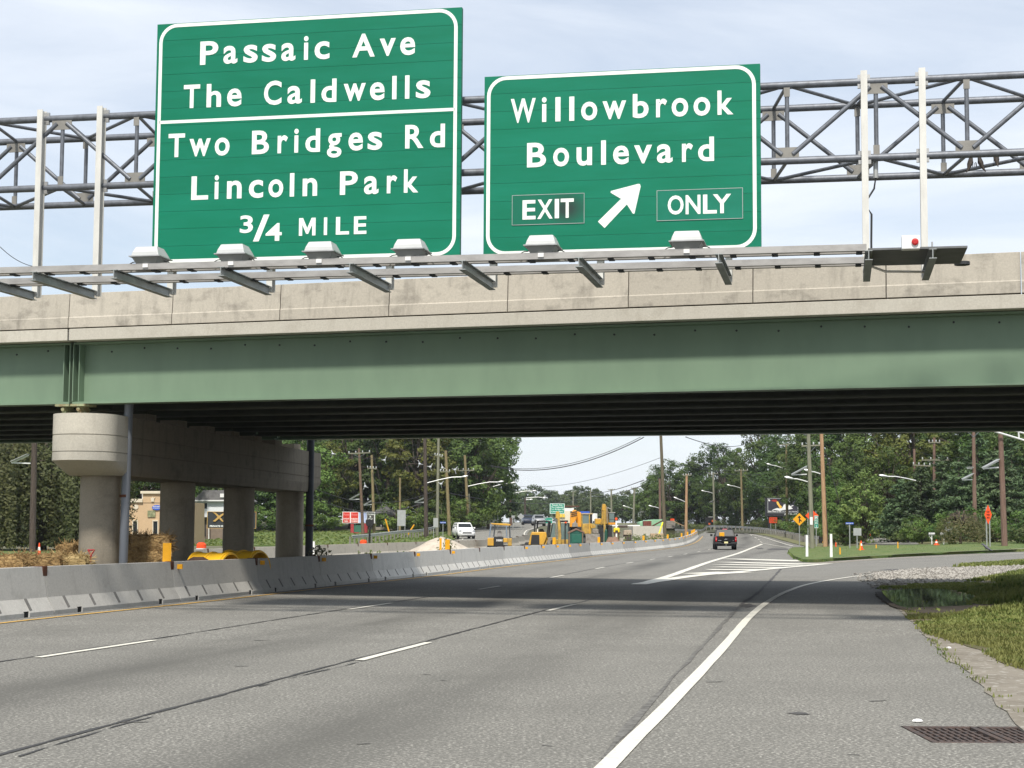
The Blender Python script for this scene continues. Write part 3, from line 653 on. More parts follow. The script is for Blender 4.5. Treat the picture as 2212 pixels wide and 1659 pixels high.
# ------------------------------------------------------------------ sign gantry
TY, TD = .1967, 27.12; TU = Vector((math.cos(TY), -math.sin(TY), 0)); TN = Vector((math.sin(TY), math.cos(TY), 0)); TO = Vector((0, TD, 0))
def tp(px, py, t=0):
    d = ray(px, py); o = TO+TN*t; k = (o-CAM).dot(TN)/d.dot(TN); p = CAM+d*k; return (p-o).dot(TU), p.z
gt = thing('sign_gantry', 'grey tubular truss gantry carrying the green signs over the road', 'sign gantry', TO, -TY)
F, Bk = .42, 1.95; M_gus = mat('gusset_steel', (.26, .25, .225), .6, .3, amt=.4)
zt = tp(0, 260.5, F)[1]*.5+tp(2212, 163, F)[1]*.5; zb = tp(0, 408, F)[1]*.5+tp(2212, 331, F)[1]*.5
SL, SR = -14.5, 14.5; rc = .062
for t in (F, Bk):
    for z in (zt, zb): MB().tube((SL, t, z), (SR, t, z), rc, n=14).build('chord', M_galv, gt, smooth=True)
fv = [tp(x, 300, F)[0] for x in (135, 289, 1713.5, 1900, 2089.5)]
stp = (fv[4]-fv[0])/round((fv[4]-fv[0])/((fv[1]-fv[0]+fv[4]-fv[2])/3)); k0 = int((fv[0]-SL)/stp)
nodes_s = [fv[0]+stp*k for k in range(-k0, int((SR-fv[0])/stp)+1)]; off = k0 % 2
for i, s in enumerate(nodes_s):
    topn = (i-off) % 2 == 0
    for t, ph in ((F, 0), (Bk, 1)):
        s2 = s-.28*ph
        MB().tube((s2, t, zb+.03), (s2, t, zt-.03), .036, n=10).build('vertical', M_galv, gt, smooth=True)
        g = MB()
        tn = topn if ph == 0 else not topn
        zz = zt-.13 if tn else zb+.13
        g.box((s2, t-.035, zz), (.38, .012, .17)); g.build('gusset', M_gus, gt); MB().box((s2, t-.035, zb+.12 if tn else zt-.12), (.1, .012, .16)).build('gusset', M_gus, gt)
        if i+1 < len(nodes_s):
            n2 = s2+stp; a, b = (zt-.1, zb+.1) if tn else (zb+.1, zt-.1)
            MB().tube((s2+.09, t-.03, a), (n2-.09, t-.03, b), .04, n=10).build('diagonal', M_galv, gt, smooth=True)
    for z in (zt, zb):
        MB().tube((s, F, z), (s-.28, Bk, z), .03, n=8).build('cross_strut', M_galv, gt, smooth=True)
        if i+1 < len(nodes_s):
            a, b = (F, Bk) if ((i % 2) == (z == zt)) else (Bk, F)
            MB().tube((s+(-.28 if a == Bk else 0), a, z), (s+stp+(-.28 if b == Bk else 0), b, z), .032, n=8).build('diagonal', M_galv, gt, smooth=True)
for s in (SL+.2, SR-.2):   # end frames, outside the picture
    for t in (F, Bk): 
        w_ = TO+TU*s+TN*t; MB().tube((s, t, gz(w_.x, w_.y)-.2), (s, t, zt+.3), .14, n=14).build('leg', M_galv, gt, smooth=True)
def ih(x, t, z0, z1, w=.1, d=.15):      # I section post standing at x, flange toward the traffic
    p = [(x-w/2, t), (x-w/2, t+.012), (x-.006, t+.012), (x-.006, t+d-.012), (x-w/2, t+d-.012), (x-w/2, t+d), (x+w/2, t+d), (x+w/2, t+d-.012), (x+.006, t+d-.012), (x+.006, t+.012), (x+w/2, t+.012), (x+w/2, t)]
    return MB().prism(p, z0, z1, 'z')
zarm = tp(355, 628)[1]
for i, (xp, ytop, yb_) in enumerate(((82, 236, 640), (212, 228, 634), (352, 250, 630), (568, 240, 625), (828, 220, 618), (1054, 230, 611), (1288, 220, 606), (1568, 200, 600), (1868, 151, 596), (1996, 145, 594))):
    s = tp(xp, yb_, .3)[0]-.03 if i < 2 else tp(xp, yb_)[0]+.03; z1 = tp(xp, ytop, .2)[1]
    wd = .105
    ih(s, .22, zarm-.02, z1, wd, .17).build('post', M_galvlight, gt)
    for z in (zt, zb): MB().box((s, .4, z), (.2, .05, .22)).build('clamp', M_alum, gt)
    a = MB(); t0 = -2.05 if i < 8 else -1.05
    q = [(s-.055, zarm-.09), (s+.055, zarm-.09), (s+.055, zarm-.078), (s+.006, zarm-.078), (s+.006, zarm+.045), (s+.055, zarm+.045), (s+.055, zarm+.057), (s-.055, zarm+.057), (s-.055, zarm+.045), (s-.006, zarm+.045), (s-.006, zarm-.078), (s-.055, zarm-.078)]
    a.prism(q, t0 if i < 8 else -2.0, .21, 'y').build('bracket_arm', mat('arm_aluminium', (.36, .38, .37), .5, .4, amt=.4), gt)
sE = tp(1868, 596)[0]
def channel(t, z, h, a, b):
    return MB().prism([(t, z), (t+.09, z), (t+.09, z+.012), (t+.012, z+.012), (t+.012, z+h-.012), (t+.09, z+h-.012), (t+.09, z+h), (t, z+h)], a, b, 'x')
zr = zarm+.06
for t, h in ((-1.95, .1), (-1.72, .07), (-.78, .1), (-.55, .07)):
    channel(t, zr, h, SL, sE).build('rail', M_rail, gt)
for s in [SL+.9+.62*k for k in range(int((sE-SL)/.62))]:
    for t in (-1.8, -.63): MB().box((s, t, zr-.012), (.09, .2, .02)).build('rail_clip', M_dark, gt)
s0, s1 = sE+.02, tp(2050, 560, -1.)[0]+.2
MB().box(((s0+s1)/2, -1.25, zr+.01), (s1-s0, 1.5, .03)).build('service_platform', mat('platform_grey', (.16, .165, .165), .6, .3, amt=.4), gt)
xb, zbx = tp(1966, 540, -1.9)
MB().box((xb, -2.1, zr+.07), (.26, .16, .2)).build('control_box', M_white, gt, bevel=.01)
MB().lathe([(.05, -.02), (.05, .02), (.03, .03)], n=12, M=Matrix.Translation((xb+.06, -2.19, zr+.07)) @ Matrix.Rotation(R(90), 4, 'X')).build('isolator_switch', mat('switch_red', (.45, .02, .02), .5), gt)
sc1 = tp(1895, 390, F)[0]
MB().tube((sc1-.02, F+.1, zb-.32), (sc1-.02, F+.1, zb-.02), .04, n=10).build('cable_gland', M_steelgrey, gt)
sq = tp(1868, 480, .3)[0]
MB().path([(sc1-.02, F+.1, zb-.3), (sc1-.05, F+.06, zb-.5), (sc1-.2, .4, zb-.75), (sq+.11, .34, zb-.95), (sq+.1, .33, zb-1.4), (sq+.1, .33, zr+.1)], .017, 8).build('power_cable', M_dark, gt, smooth=True)
MB().path([(sE+.05, -.9, zr-.06), (sE+.3, -.7, zr-.13), (sE+.9, -.5, zr-.12), (sE+1.0, -.4, zr-.1)], .02, 8).build('conduit', M_white, gt, smooth=True)
sw = tp(2000, 520, -.3)[0]
MB().path([(sw+.1, -.2, zr+.05), (sw+.1, -.2, zr+.4)], .014, 8).build('winch_handle', M_alum, gt); MB().path([(sw+.1, -.2, zr+.14), (sw+.35, -.2, zr+.07), (sw+.55, -.2, zr+.06)], .02, 8).build('winch_arm', M_alum, gt); MB().lathe([(.12, 0), (.12, .05)], (sw+.55, -.2, zr+.02), 12).build('winch_drum', M_dark, gt)

# ------------------------------------------------------------------ the two overhead signs
def rrect(x0, x1, z0, z1, r, n=8):
    P = []
    for cx, cz, a0 in ((x1-r, z1-r, 0), (x0+r, z1-r, 90), (x0+r, z0+r, 180), (x1-r, z0+r, 270)):
        for k in range(n+1):
            a = R(a0+90*k/n); P.append((cx+math.cos(a)*r, cz+math.sin(a)*r))
    return P
def ringm(mb, P, Q, y0, y1, M=None):
    n = len(P); vs = [(p[0], y0, p[1]) for p in P]+[(p[0], y0, p[1]) for p in Q]+[(p[0], y1, p[1]) for p in P]+[(p[0], y1, p[1]) for p in Q]; fs = []
    for k in range(n):
        j = (k+1) % n; fs += [(k, j, n+j, n+k), (2*n+k, 3*n+k, 3*n+j, 2*n+j), (k, 2*n+k, 2*n+j, j), (n+k, n+j, 3*n+j, 3*n+k)]
    return mb.add(vs, fs, M)
def big_sign(label, zmap, corners, words, nplank, lowc=None):
    c = [tp(*zmap(*p)) for p in corners]                       # TL TR BL BR
    x0 = (c[0][0]+c[2][0])/2; x1 = (c[1][0]+c[3][0])/2; z1 = (c[0][1]+c[1][1])/2; z0 = (c[2][1]+c[3][1])/2
    cx = (x0+x1)/2; root = thing('overhead_sign', label, 'road sign', TO+TU*cx+Vector((0, 0, z0)), -TY)
    h = (z1-z0)/nplank
    for k in range(nplank):
        MB().box((0, .05, h*(k+.5)), (x1-x0, .1, h-.003)).build('plank', M_signgreen, root, bevel=.002)
    MB().box((0, .115, (z1-z0)/2), (x1-x0-.1, .03, z1-z0-.1)).build('backing', M_steelgrey, root)
    w2 = (x1-x0)/2; bd = MB(); r = .33
    ringm(bd, rrect(-w2+.045, w2-.07, .012, z1-z0-.012, r), rrect(-w2+.105, w2-.13, .072, z1-z0-.072, r-.06), -.004, .001); bd.build('border', M_signwhite, root)
    for wd in words:
        name, base, cap_h, letters = wd[:4]; (bxa, bya), (bxb, byb) = base
        for L_ in letters:
            ch, a, b = L_[:3]; yb = bya+(byb-bya)*((a+b)/2-bxa)/(bxb-bxa)
            sa, za = tp(*zmap(a, yb)); sb, zb_ = tp(*zmap(b, yb)); zz = (za+zb_)/2-z0; k = tp(*zmap(a, yb-100))[1]-za; ppm = k/100
            lo, hi = {'a': (-.01, .76), 'c': (-.01, .76), 'e': (-.01, .76), 'o': (-.01, .76), 's': (-.01, .76), 'u': (-.01, .75), 'r': (0, .76), 'n': (0, .76), 'v': (0, .75), 'w': (0, .75), 'g': (-.27, .76), 'i': (0, 1.02), 'O': (-.01, 1.01), 'C': (-.02, 1.02)}.get(ch, (0, 1.))
            if len(L_) > 3: lo, hi = L_[3]
            mb = MB(); lay(mb, ch, sa-cx, sb-cx, zz+lo*cap_h*ppm, zz+hi*cap_h*ppm, -.003, .006, .006 if ch in 'MN' else .021); mb.build('letter', M_signwhite, root)
    return root, cx, z0, x0, x1, z1
zS1 = lambda x, y: (307.2+x*.3472, y*.3472)
zS2 = lambda x, y: (1014.9+x*.29763, 109.7+y*.29763)
root1, cx1, z01, *_r = big_sign('tall green sign reading Passaic Ave, The Caldwells, Two Bridges Rd, Lincoln Park', zS1, [(95, 153), (1995, 42), (58, 1640), (1970, 1595)], [
    ('l1', ((415, 402), (1690, 340)), 145, [('P', 360, 472), ('a', 505, 592), ('s', 630, 718), ('s', 745, 833), ('a', 865, 953), ('i', 1005, 1033), ('c', 1072, 1165), ('A', 1307, 1447), ('v', 1477, 1577), ('e', 1605, 1698)]),
    ('l2', ((300, 673), (1750, 610)), 145, [('T', 257, 358), ('h', 400, 490), ('e', 528, 618), ('C', 757, 866), ('a', 903, 993), ('l', 1047, 1075), ('d', 1115, 1208), ('w', 1253, 1390), ('e', 1417, 1508), ('l', 1555, 1582), ('l', 1635, 1662), ('s', 1703, 1793)]),
    ('l3', ((215, 978), (1840, 917)), 146, [('T', 162, 264), ('w', 293, 425), ('o', 451, 543), ('B', 682, 788), ('r', 842, 905), ('i', 945, 972), ('d', 1015, 1106), ('g', 1150, 1240), ('e', 1283, 1373), ('s', 1403, 1493), ('R', 1636, 1750), ('d', 1790, 1883)]),
    ('l4', ((350, 1243), (1690, 1198)), 146, [('L', 305, 410), ('i', 449, 475), ('n', 527, 618), ('c', 663, 752), ('o', 785, 877), ('l', 918, 945), ('n', 998, 1088), ('P', 1230, 1340), ('a', 1380, 1470), ('r', 1522, 1586), ('k', 1628, 1718)]),
    ('l5', ((640, 1478), (1360, 1456)), 110, [('3', 607, 688, (.25, 1.25)), ('/', 690, 790, (-.24, 1.26)), ('4', 768, 868, (-.24, .76)), ('M', 975, 1078), ('I', 1130, 1150), ('L', 1205, 1287), ('E', 1317, 1395)])], 14)
a_ = tp(*zS1(100, 757)); b_2 = tp(*zS1(1950, 686))
MB().box(((a_[0]+b_2[0])/2-cx1, -.0015, (a_[1]+b_2[1])/2-z01), (b_2[0]-a_[0]-.02, .005, .055)).build('divider', M_signwhite, root1)
root2, cx2, z02, *_r = big_sign('shorter green sign reading Willowbrook Boulevard, exit only, with slanting arrow', zS2, [(113, 190), (2114, 90), (92, 1490), (2108, 1440)], [
    ('l1', ((340, 525), (1890, 462)), 176, [('W', 297, 478), ('i', 523, 557), ('l', 621, 658), ('l', 722, 758), ('o', 808, 925), ('w', 963, 1135), ('b', 1183, 1298), ('r', 1352, 1432), ('o', 1465, 1585), ('o', 1624, 1745), ('k', 1798, 1913)]),
    ('l2', ((450, 846), (1760, 800)), 177, [('B', 415, 553), ('o', 605, 720), ('u', 775, 887), ('l', 953, 988), ('e', 1040, 1155), ('v', 1192, 1323), ('a', 1358, 1472), ('r', 1540, 1620), ('d', 1657, 1773)])], 10)
M_plate = mat('overlay_green', (.0, .15, .085), .3, c2=(.01, .2, .13), sc=1.2, amt=.7)
def plate(cs, base, caph, letters, burn=None):
    c = [tp(*zS2(*p)) for p in cs]; x0 = (c[0][0]+c[2][0])/2-cx2; x1 = (c[1][0]+c[3][0])/2-cx2; z1 = (c[0][1]+c[1][1])/2-z02; z0 = (c[2][1]+c[3][1])/2-z02
    p = MB().box(((x0+x1)/2, -.005, (z0+z1)/2), (x1-x0, .008, z1-z0)).build('overlay_panel', burn or M_plate, root2)
    e = MB(); ringm(e, [(x0, z0), (x1, z0), (x1, z1), (x0, z1)], [(x0+.008, z0+.008), (x1-.008, z0+.008), (x1-.008, z1-.008), (x0+.008, z1-.008)], -.0115, -.008); e.build('rim', M_steelgrey, p)
    (xa, ya), (xb_, yb2) = base
    for ch, a, b in letters:
        yb = ya+(yb2-ya)*((a+b)/2-xa)/(xb_-xa); sa, za = tp(*zS2(a, yb)); sb, zb_ = tp(*zS2(b, yb)); k = (tp(*zS2(a, yb-100))[1]-za)/100
        mb = MB(); lay(mb, ch, sa-cx2, sb-cx2, (za+zb_)/2-z02, (za+zb_)/2-z02+caph*k, -.011, .004, .021); mb.build('letter', M_signwhite, p)
M_burn = mat('cracked_overlay', (.0, .13, .07), .35, c2=(.02, .024, .022), sc=3, amt=.5, lo=.5, hi=.7)
_t, _b, _N, _L = nodes(M_burn); _tx = _N('TexCoord'); _mp = _N('Mapping'); _e = [tp(*zS2(*p)) for p in ((700, 1145),)][0]; _mp.inputs['Location'].default_value = (-(_e[0]-cx2)*2.6, 0, -(_e[1]-z02)*3.4); _mp.inputs['Scale'].default_value = (2.6, 0, 3.4)
_ln = _N('VectorMath', operation='LENGTH'); _rr = _N('ValToRGB'); _rr.color_ramp.elements[0].position = .25; _rr.color_ramp.elements[0].color = (.85, .85, .85, 1); _rr.color_ramp.elements[1].position = .95; _rr.color_ramp.elements[1].color = (0, 0, 0, 1)
_mx = _N('Mix', data_type='RGBA'); _mx.inputs[6].default_value = (0, .13, .072, 1); _mx.inputs[7].default_value = (.02, .026, .024, 1); _L(_tx.outputs['Object'], _mp.inputs[0]); _L(_mp.outputs[0], _ln.inputs[0]); _L(_ln.outputs[1], _rr.inputs[0]); _L(_rr.outputs[0], _mx.inputs[0]); _L(_mx.outputs[2], _b.inputs['Base Color'])
plate([(308, 1050), (832, 1032), (305, 1270), (832, 1250)], ((430, 1225), (710, 1213)), 140, [('E', 383, 478), ('X', 490, 602), ('I', 617, 648), ('T', 660, 755)], M_burn)
plate([(1357, 1013), (1982, 995), (1357, 1237), (1982, 1217)], ((1490, 1190), (1830, 1180)), 139, [('O', 1437, 1552), ('N', 1567, 1675), ('L', 1693, 1793), ('Y', 1765, 1897)])
ap = [tp(*zS2(*p)) for p in [(1235, 968), (1240, 985), (1195, 1182), (1184, 1183), (1140, 1115), (978, 1287), (930, 1240), (1098, 1075), (1022, 1030), (1024, 1018), (1222, 966)]]
MB().prism([(a-cx2, b-z02) for a, b in ap], -.006, .0, 'y').build('arrow', M_signwhite, root2)

# lamps that light the signs
M_lampb = mat('lamp_housing', (.5, .51, .5), .45, .1, amt=.15); M_lamps = mat('lamp_base', (.3, .31, .3), .5, .3, amt=.3)
lab = ['first sign lamp from the left, clear of the tall sign', 'second sign lamp from the left, below the fraction on the tall sign', 'third sign lamp from the left, below the word mile', 'lamp under the right corner of the tall sign', 'lamp under the exit panel of the Willowbrook sign', 'lamp under the only panel, nearest the control box']
for i, (xp, yp) in enumerate(((318, 560), (502, 556), (692, 551), (884, 545), (1170, 538), (1484, 531))):
    s = tp(xp, yp, -1.9)[0]; w = TO+TU*s+TN*(-1.86); t = thing('sign_lamp', 'grey floodlight, '+lab[i], 'floodlight', (w.x, w.y, zr+.06), -TY, 'floodlights below the overhead signs')
    def rg(w, d, z, y): return [(-w/2, y-d/2, z), (w/2, y-d/2, z), (w/2, y+d/2, z), (-w/2, y+d/2, z)]
    MB().loft([rg(.48, .5, .155, .1), rg(.44, .44, .22, .08), rg(.37, .3, .31, .06), rg(.35, .24, .318, .06)]).build('housing', M_lampb, t, bevel=.02)
    MB().loft([rg(.34, .26, .03, .05), rg(.47, .49, .145, .1)]).build('base_pan', M_lamps, t, bevel=.012)
    MB().box((0, .1, .15), (.53, .55, .016)).build('rim', M_alum, t)
    MB().box((0, .0, .015), (.5, .07, .012)).build('mount_plate', M_alum, t); MB().box((0, -.1, -.0), (.09, .03, .06)).build('clip', M_white, t)
    for a in (-1, 1): MB().path([(a*.23, .1, .1), (a*.3, .08, .09), (a*.36, .05, .05), (a*.42, 0, .012)], .009, 6).build('cable', M_dark, t)
# ------------------------------------------------------------------ concrete barriers along the yellow line
ORD = 'first second third fourth fifth sixth seventh eighth ninth tenth eleventh twelfth thirteenth fourteenth fifteenth sixteenth seventeenth eighteenth nineteenth twentieth twenty-first twenty-second twenty-third twenty-fourth twenty-fifth twenty-sixth twenty-seventh twenty-eighth twenty-ninth thirtieth thirty-first thirty-second thirty-third thirty-fourth thirty-fifth thirty-sixth thirty-seventh thirty-eighth thirty-ninth fortieth'.split()
SEG = 5.62
def barrier_mesh(L_, m, name):
    full = [(-.3, 0), (-.3, .075), (-.165, .3), (-.085, .82), (.085, .82), (.165, .3), (.3, .075), (.3, 0)]
    cut = [(-.3+.02, .1), (-.165, .3), (-.085, .82), (.085, .82), (.165, .3), (.3-.02, .1)]
    mb = MB(); c = [0, .9, 1.1, L_-1.1, L_-.9, L_]
    for i, (a, b) in enumerate(zip(c, c[1:])): mb.prism(full if i % 2 == 0 else cut, a+(.012 if i == 0 else 0), b-(.012 if i == 4 else 0), 'x')
    me = mb.mesh(name, m); bm = bmesh.new(); bm.from_mesh(me); bmesh.ops.remove_doubles(bm, verts=bm.verts, dist=.0005)
    bm.to_mesh(me); bm.free(); return me
me_b = barrier_mesh(SEG, M_barr, 'barrier_body'); me_b2 = barrier_mesh(SEG, M_barr2, 'barrier_body'); me_w = barrier_mesh(6., M_barrw, 'barrier_body')
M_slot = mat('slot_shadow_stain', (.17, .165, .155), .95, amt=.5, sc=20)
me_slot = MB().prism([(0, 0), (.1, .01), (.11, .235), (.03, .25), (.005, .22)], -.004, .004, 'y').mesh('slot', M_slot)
me_clip = MB().prism([(-.11, .825), (-.11, .66), (-.1, .66), (-.092, .82), (.092, .82), (.1, .74), (.11, .74), (.1, .832), (-.1, .832)], -.075, .075, 'x').mesh('joint_clip', M_rust)
me_ref = MB().box((0, 0, 0), (.035, .11, .1)).mesh('reflector', M_yellow)
me_del = MB().box((0, 0, .19), (.17, .03, .38)).mesh('delineator', M_yellow)
me_drip = MB().prism([(-.02, .66), (.02, .66), (.012, .42), (.004, .2), (-.006, .3)], -.0015, .0015, 'y').mesh('rust_streak', mat('rust_stain', (.2, .12, .06), .9, amt=.4))
me_dark = MB().box((0, 0, .05), (.2, .5, .1)).mesh('drain_slot_fill', mat('notch_shade_black', (.02, .019, .017), 1, amt=0))  # black block filling the notch, its inner shade painted as colour
bl = smooth_line([b.to_2d() for b in BW], 2)
s = start_s(bl, G(118, 1328))-2*SEG; k = 0; segs = []
while True:
    a, b = along(bl, s), along(bl, s+SEG)
    if b is None: break
    segs.append((a, b)); s += SEG
for i, (a, b) in enumerate(segs):
    ang = math.atan2(b.y-a.y, b.x-a.x); n = Vector((math.sin(ang), -math.cos(ang)))   # towards the road
    a2 = a-n*.3; lab = 'grey concrete barrier, %s along the yellow line counted from the left' % ORD[i]
    t = thing('concrete_barrier', lab, 'barrier', (a2.x, a2.y, gz(a.x+n.x*.1, a.y+n.y*.1)), ang, 'concrete barriers along the yellow line')
    zb2 = gz(b.x+n.x*.1, b.y+n.y*.1); t.rotation_euler[1] = -math.atan2(zb2-t.location.z, SEG)
    body = put('body', me_b if i < 6 or i in (14, 15, 19) else me_b2, t)
    for f in (1.0, SEG-1.0):
        o = put('drain_slot_fill', me_dark, t); o.location = (f, -.02, .002)
    if i < 20:
        for f in (.55, 1.6, 2.65, 3.7, 4.75):
            o = put('slot', me_slot, t); o.location = (f, -.283, .1); o.rotation_euler = (-math.atan2(.135, .225), 0, 0)
    if i > 0:
        put('joint_clip', me_clip, t)
        if i < 12: o = put('rust_streak', me_drip, t); o.location = (-.01, -.123, 0); o.rotation_euler = (-.15, 0, 0)
        if i not in (2, 9, 10, 16):
            o = put('reflector', me_ref, t); o.location = (.3, -.16, .72)
        if i in (3, 8, 13, 17, 21, 24, 27, 29, 31, 32, 33):
            o = put('delineator', me_del, t); o.location = (-.05, 0, .825); o.rotation_euler = (0, 0, R(12)-ang)
# barriers on the far side of the work area
wl = smooth_line([(hit(a, b, lambda x, y: zleft(y)+.8)).to_2d() for a, b in ((330, 1190), (425, 1186.6), (560, 1182), (672, 1178), (800, 1173.5), (924, 1170), (1050, 1165.5), (1105, 1161), (1150, 1154.5))], 1)
i = 0; s = 0
while True:
    a, b = along(wl, s), along(wl, s+6.)
    if b is None: break
    ang = math.atan2(b.y-a.y, b.x-a.x); t = thing('concrete_barrier', 'tan concrete barrier behind the work area, %s counted from the pier' % ORD[i], 'barrier', (a.x, a.y, zleft(a.y)-.02), ang, 'tan concrete barriers behind the work area')
    put('body', me_w, t); put('joint_clip', me_clip, t); i += 1; s += 6.03
# ------------------------------------------------------------------ opposite carriageway
op = smooth_line([Vector((p.x-3.5, p.y)) for p in wl]+[Vector((-2.5, 190)), Vector((-1, 230)), Vector((4, 300)), Vector((10, 380))], 1)
op = [Vector((-38, -10)), Vector((-28, 25))]+op
strip('opposite_road', op, 8.2, M_asph2, .03, step=2.5)
strip('opposite_edge_line', [p+Vector((3.7, 0)) for p in op[1:]], .14, M_paint, .05)
strip('opposite_edge_line', [p+Vector((-3.7, 0)) for p in op[1:]], .14, M_paint, .05)
# ramp road that climbs on the left of the work area, with its bank
lawnl = [Vector(p) for p in ((-75, 128), (-7.5, 150), (-6, 175), (-6.5, 205), (-75, 205))]
sheet('left_lawn', lawnl, M_lawn, .09, .1, 3.)
blades('grass', lawnl, 5000, .1, .25, M_gr2, 31, 'mown grass under the utility poles on the left', wide=.03)
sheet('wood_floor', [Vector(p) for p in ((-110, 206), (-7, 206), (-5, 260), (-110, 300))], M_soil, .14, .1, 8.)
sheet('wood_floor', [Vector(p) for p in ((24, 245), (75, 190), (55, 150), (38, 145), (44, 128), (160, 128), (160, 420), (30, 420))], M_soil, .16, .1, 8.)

# ------------------------------------------------------------------ poles
def woodm(name, c, c2): return mat(name, c, .9, 0, c2=c2, sc=5, amt=.85, stretch=(5, 5, .25), bump=.3, bsc=12)
W_br = woodm('pole_brown', (.17, .115, .075), (.075, .05, .035)); W_gr = woodm('pole_greygreen', (.24, .24, .17), (.12, .115, .085)); W_dk = woodm('pole_dark', (.085, .065, .052), (.035, .027, .023))
W_or = woodm('pole_new_pine', (.44, .29, .165), (.24, .12, .06)); W_ol = woodm('pole_olive', (.25, .2, .1), (.12, .095, .05)); W_rd = woodm('pole_red_brown', (.2, .13, .1), (.1, .06, .045))
M_lampw = mat('lamp_white', (.7, .71, .7), .4, .2, amt=.1)
POLES = {}
def pole(key, base, top, Y, dia, m, label, arms=(), lamps=(), brackets=(), extra=None, ins=True):
    b = at(*base, Y); tpt = at(*top, Y); b.z = gz(b.x, b.y)
    t = thing('utility_pole', label, 'utility pole', b); P = lambda p: at(*p, Y)-b
    top_l = tpt-b; n = 7; pts = [Vector((0, 0, -.2)).lerp(top_l, k/n) for k in range(n+1)]
    MB().path(pts, [dia/2*(1.08-.3*k/n) for k in range(n+1)], 12).build('shaft', m, t, smooth=True)
    for a0, a1 in arms:
        A, B_ = P(a0), P(a1); mid = (A+B_)/2; MB().bar(A+Vector((0, -.12, 0)), B_+Vector((0, -.12, 0)), .1, .12).build('crossarm', W_gr, t)
        w = (B_-A).length
        if w > 1.5:
            for q in (A.lerp(B_, .22), A.lerp(B_, .78)): MB().bar(q+Vector((0, -.13, -.06)), mid+Vector((0, -.12, -.5)), .03, .04).build('arm_brace', M_galv, t)
        for k in range(4 if ins else 0):
            q = A.lerp(B_, .04+.92*k/3); MB().lathe([(.03, 0), (.075, .05), (.045, .1), (.075, .15), (.03, .22)], q+Vector((0, -.12, .06)), 8).build('insulator', mat('insulator', (.5, .52, .52), .3, amt=.1), t)
    for a0, a1 in lamps:
        A, B_ = P(a0), P(a1); dx = (B_-A); C_ = A+dx*.72+Vector((0, 0, dx.length*.04))
        o = MB().path([A, A+dx*.35+Vector((0, 0, .03*dx.length)), C_, B_], .045, 8).build('lamp_arm', M_lampw, t, smooth=True)
        u = dx.normalized(); MB().loft([[B_+u*f+Vector((0, yy*w, zz*hh)) for yy, zz in ((-1, 0), (-.7, 1), (.7, 1), (1, 0), (.6, -.9), (-.6, -.9))] for f, w, hh in ((-.05, .05, .04), (.12, .14, .09), (.5, .17, .1), (.72, .06, .04))]).build('luminaire', M_lampw, o, smooth=True)
    for a0, a1, a2 in brackets:      # triangular bracket frames carrying a flat panel
        A, B_, C_ = P(a0), P(a1), P(a2)
        MB().bar(A, B_, .09, .12).build('panel_bracket', M_lampw, t); MB().bar(C_, B_, .08, .08).build('panel_bracket', M_lampw, t)
        MB().add([A+Vector((0, -.35, .05)), B_+Vector((0, -.35, .05)), B_+Vector((0, .35, .05)), A+Vector((0, .35, .05)), A+Vector((0, -.35, .09)), B_+Vector((0, -.35, .09)), B_+Vector((0, .35, .09)), A+Vector((0, .35, .09))], [(0, 3, 2, 1), (4, 5, 6, 7), (0, 1, 5, 4), (1, 2, 6, 5), (2, 3, 7, 6), (3, 0, 4, 7)]).build('solar_panel', M_steelgrey, t)
    if extra: extra(t, P)
    POLES[key] = (t, b, top_l, Y); return t
YL = 192
pole('L0', zA(218, 770), zA(237, -250), 108, .42, W_dk, 'dark brown utility pole in front of the weeping tree at far left', brackets=[(zA(190, 157), zA(78, 208), zA(205, 212))])
pole('L1', zB(565, 1045), zB(525, 160), YL, .36, W_br, 'brown utility pole standing in front of the red restaurant sign', arms=[(zB(420, 212), zB(635, 203))], brackets=[(zB(530, 605), zB(432, 658), zB(530, 652))])
pole('L2', zB(672, 1035), zB(648, 225), YL+6, .36, W_ol, 'olive utility pole just right of the red restaurant sign', arms=[(zB(605, 352), zB(695, 360))], brackets=[(zB(645, 670), zB(572, 712), zB(648, 703))])
pole('L3', zB(920, 1035), zB(922, 445), YL+4, .27, W_ol, 'short olive pole behind the blank sign on two posts')
pole('L4', zB(1176, 1060), zB(1160, -60), YL-6, .45, W_dk, 'dark brown utility pole with a long lamp arm reaching right', lamps=[(zB(1185, 495), zB(1520, 437))], brackets=[(zB(1150, 645), zB(1065, 685), zB(1152, 682))])
pole('L5', zB(1280, 1040), zB(1297, -60), YL, .36, W_gr, 'tall grey green utility pole beside the dark one', arms=[(zB(1258, 228), zB(1335, 244))])
pole('L6', zB(1402, 1035), zB(1364, 182), YL, .4, W_ol, 'leaning tan utility pole left of the white car', arms=[(zB(1310, 385), zB(1405, 388))])
pole('L7', zB(1586, 930), zB(1549, 227), YL+16, .4, W_ol, 'tan utility pole directly behind the white car', arms=[(zB(1478, 376), zB(1640, 373))], lamps=[(zB(1580, 528), zB(1870, 487))])
pole('L8', zB(1606, 928), zB(1590, 600), YL+20, .25, W_gr, 'thin grey pole touching the tan pole behind the white car')
pole('L9', zB(1775, 915), zB(1775, 505), YL+35, .4, W_dk, 'dark pole in the shade of the wood with thin lamp arm', lamps=[(zB(1785, 542), zB(1990, 499))])
pole('L10', zC(275, 860), zC(275, 550), 270, .5, W_rd, 'red brown pole at the right end of the left wood', lamps=[(zC(285, 600), zC(480, 574))])
pole('L11', zC(412, 880), zC(412, 640), 300, .4, W_dk, 'dark pole with two lamp arms behind the diamond sign', lamps=[(zC(415, 643), zC(580, 637)), (zC(415, 660), zC(450, 657))])
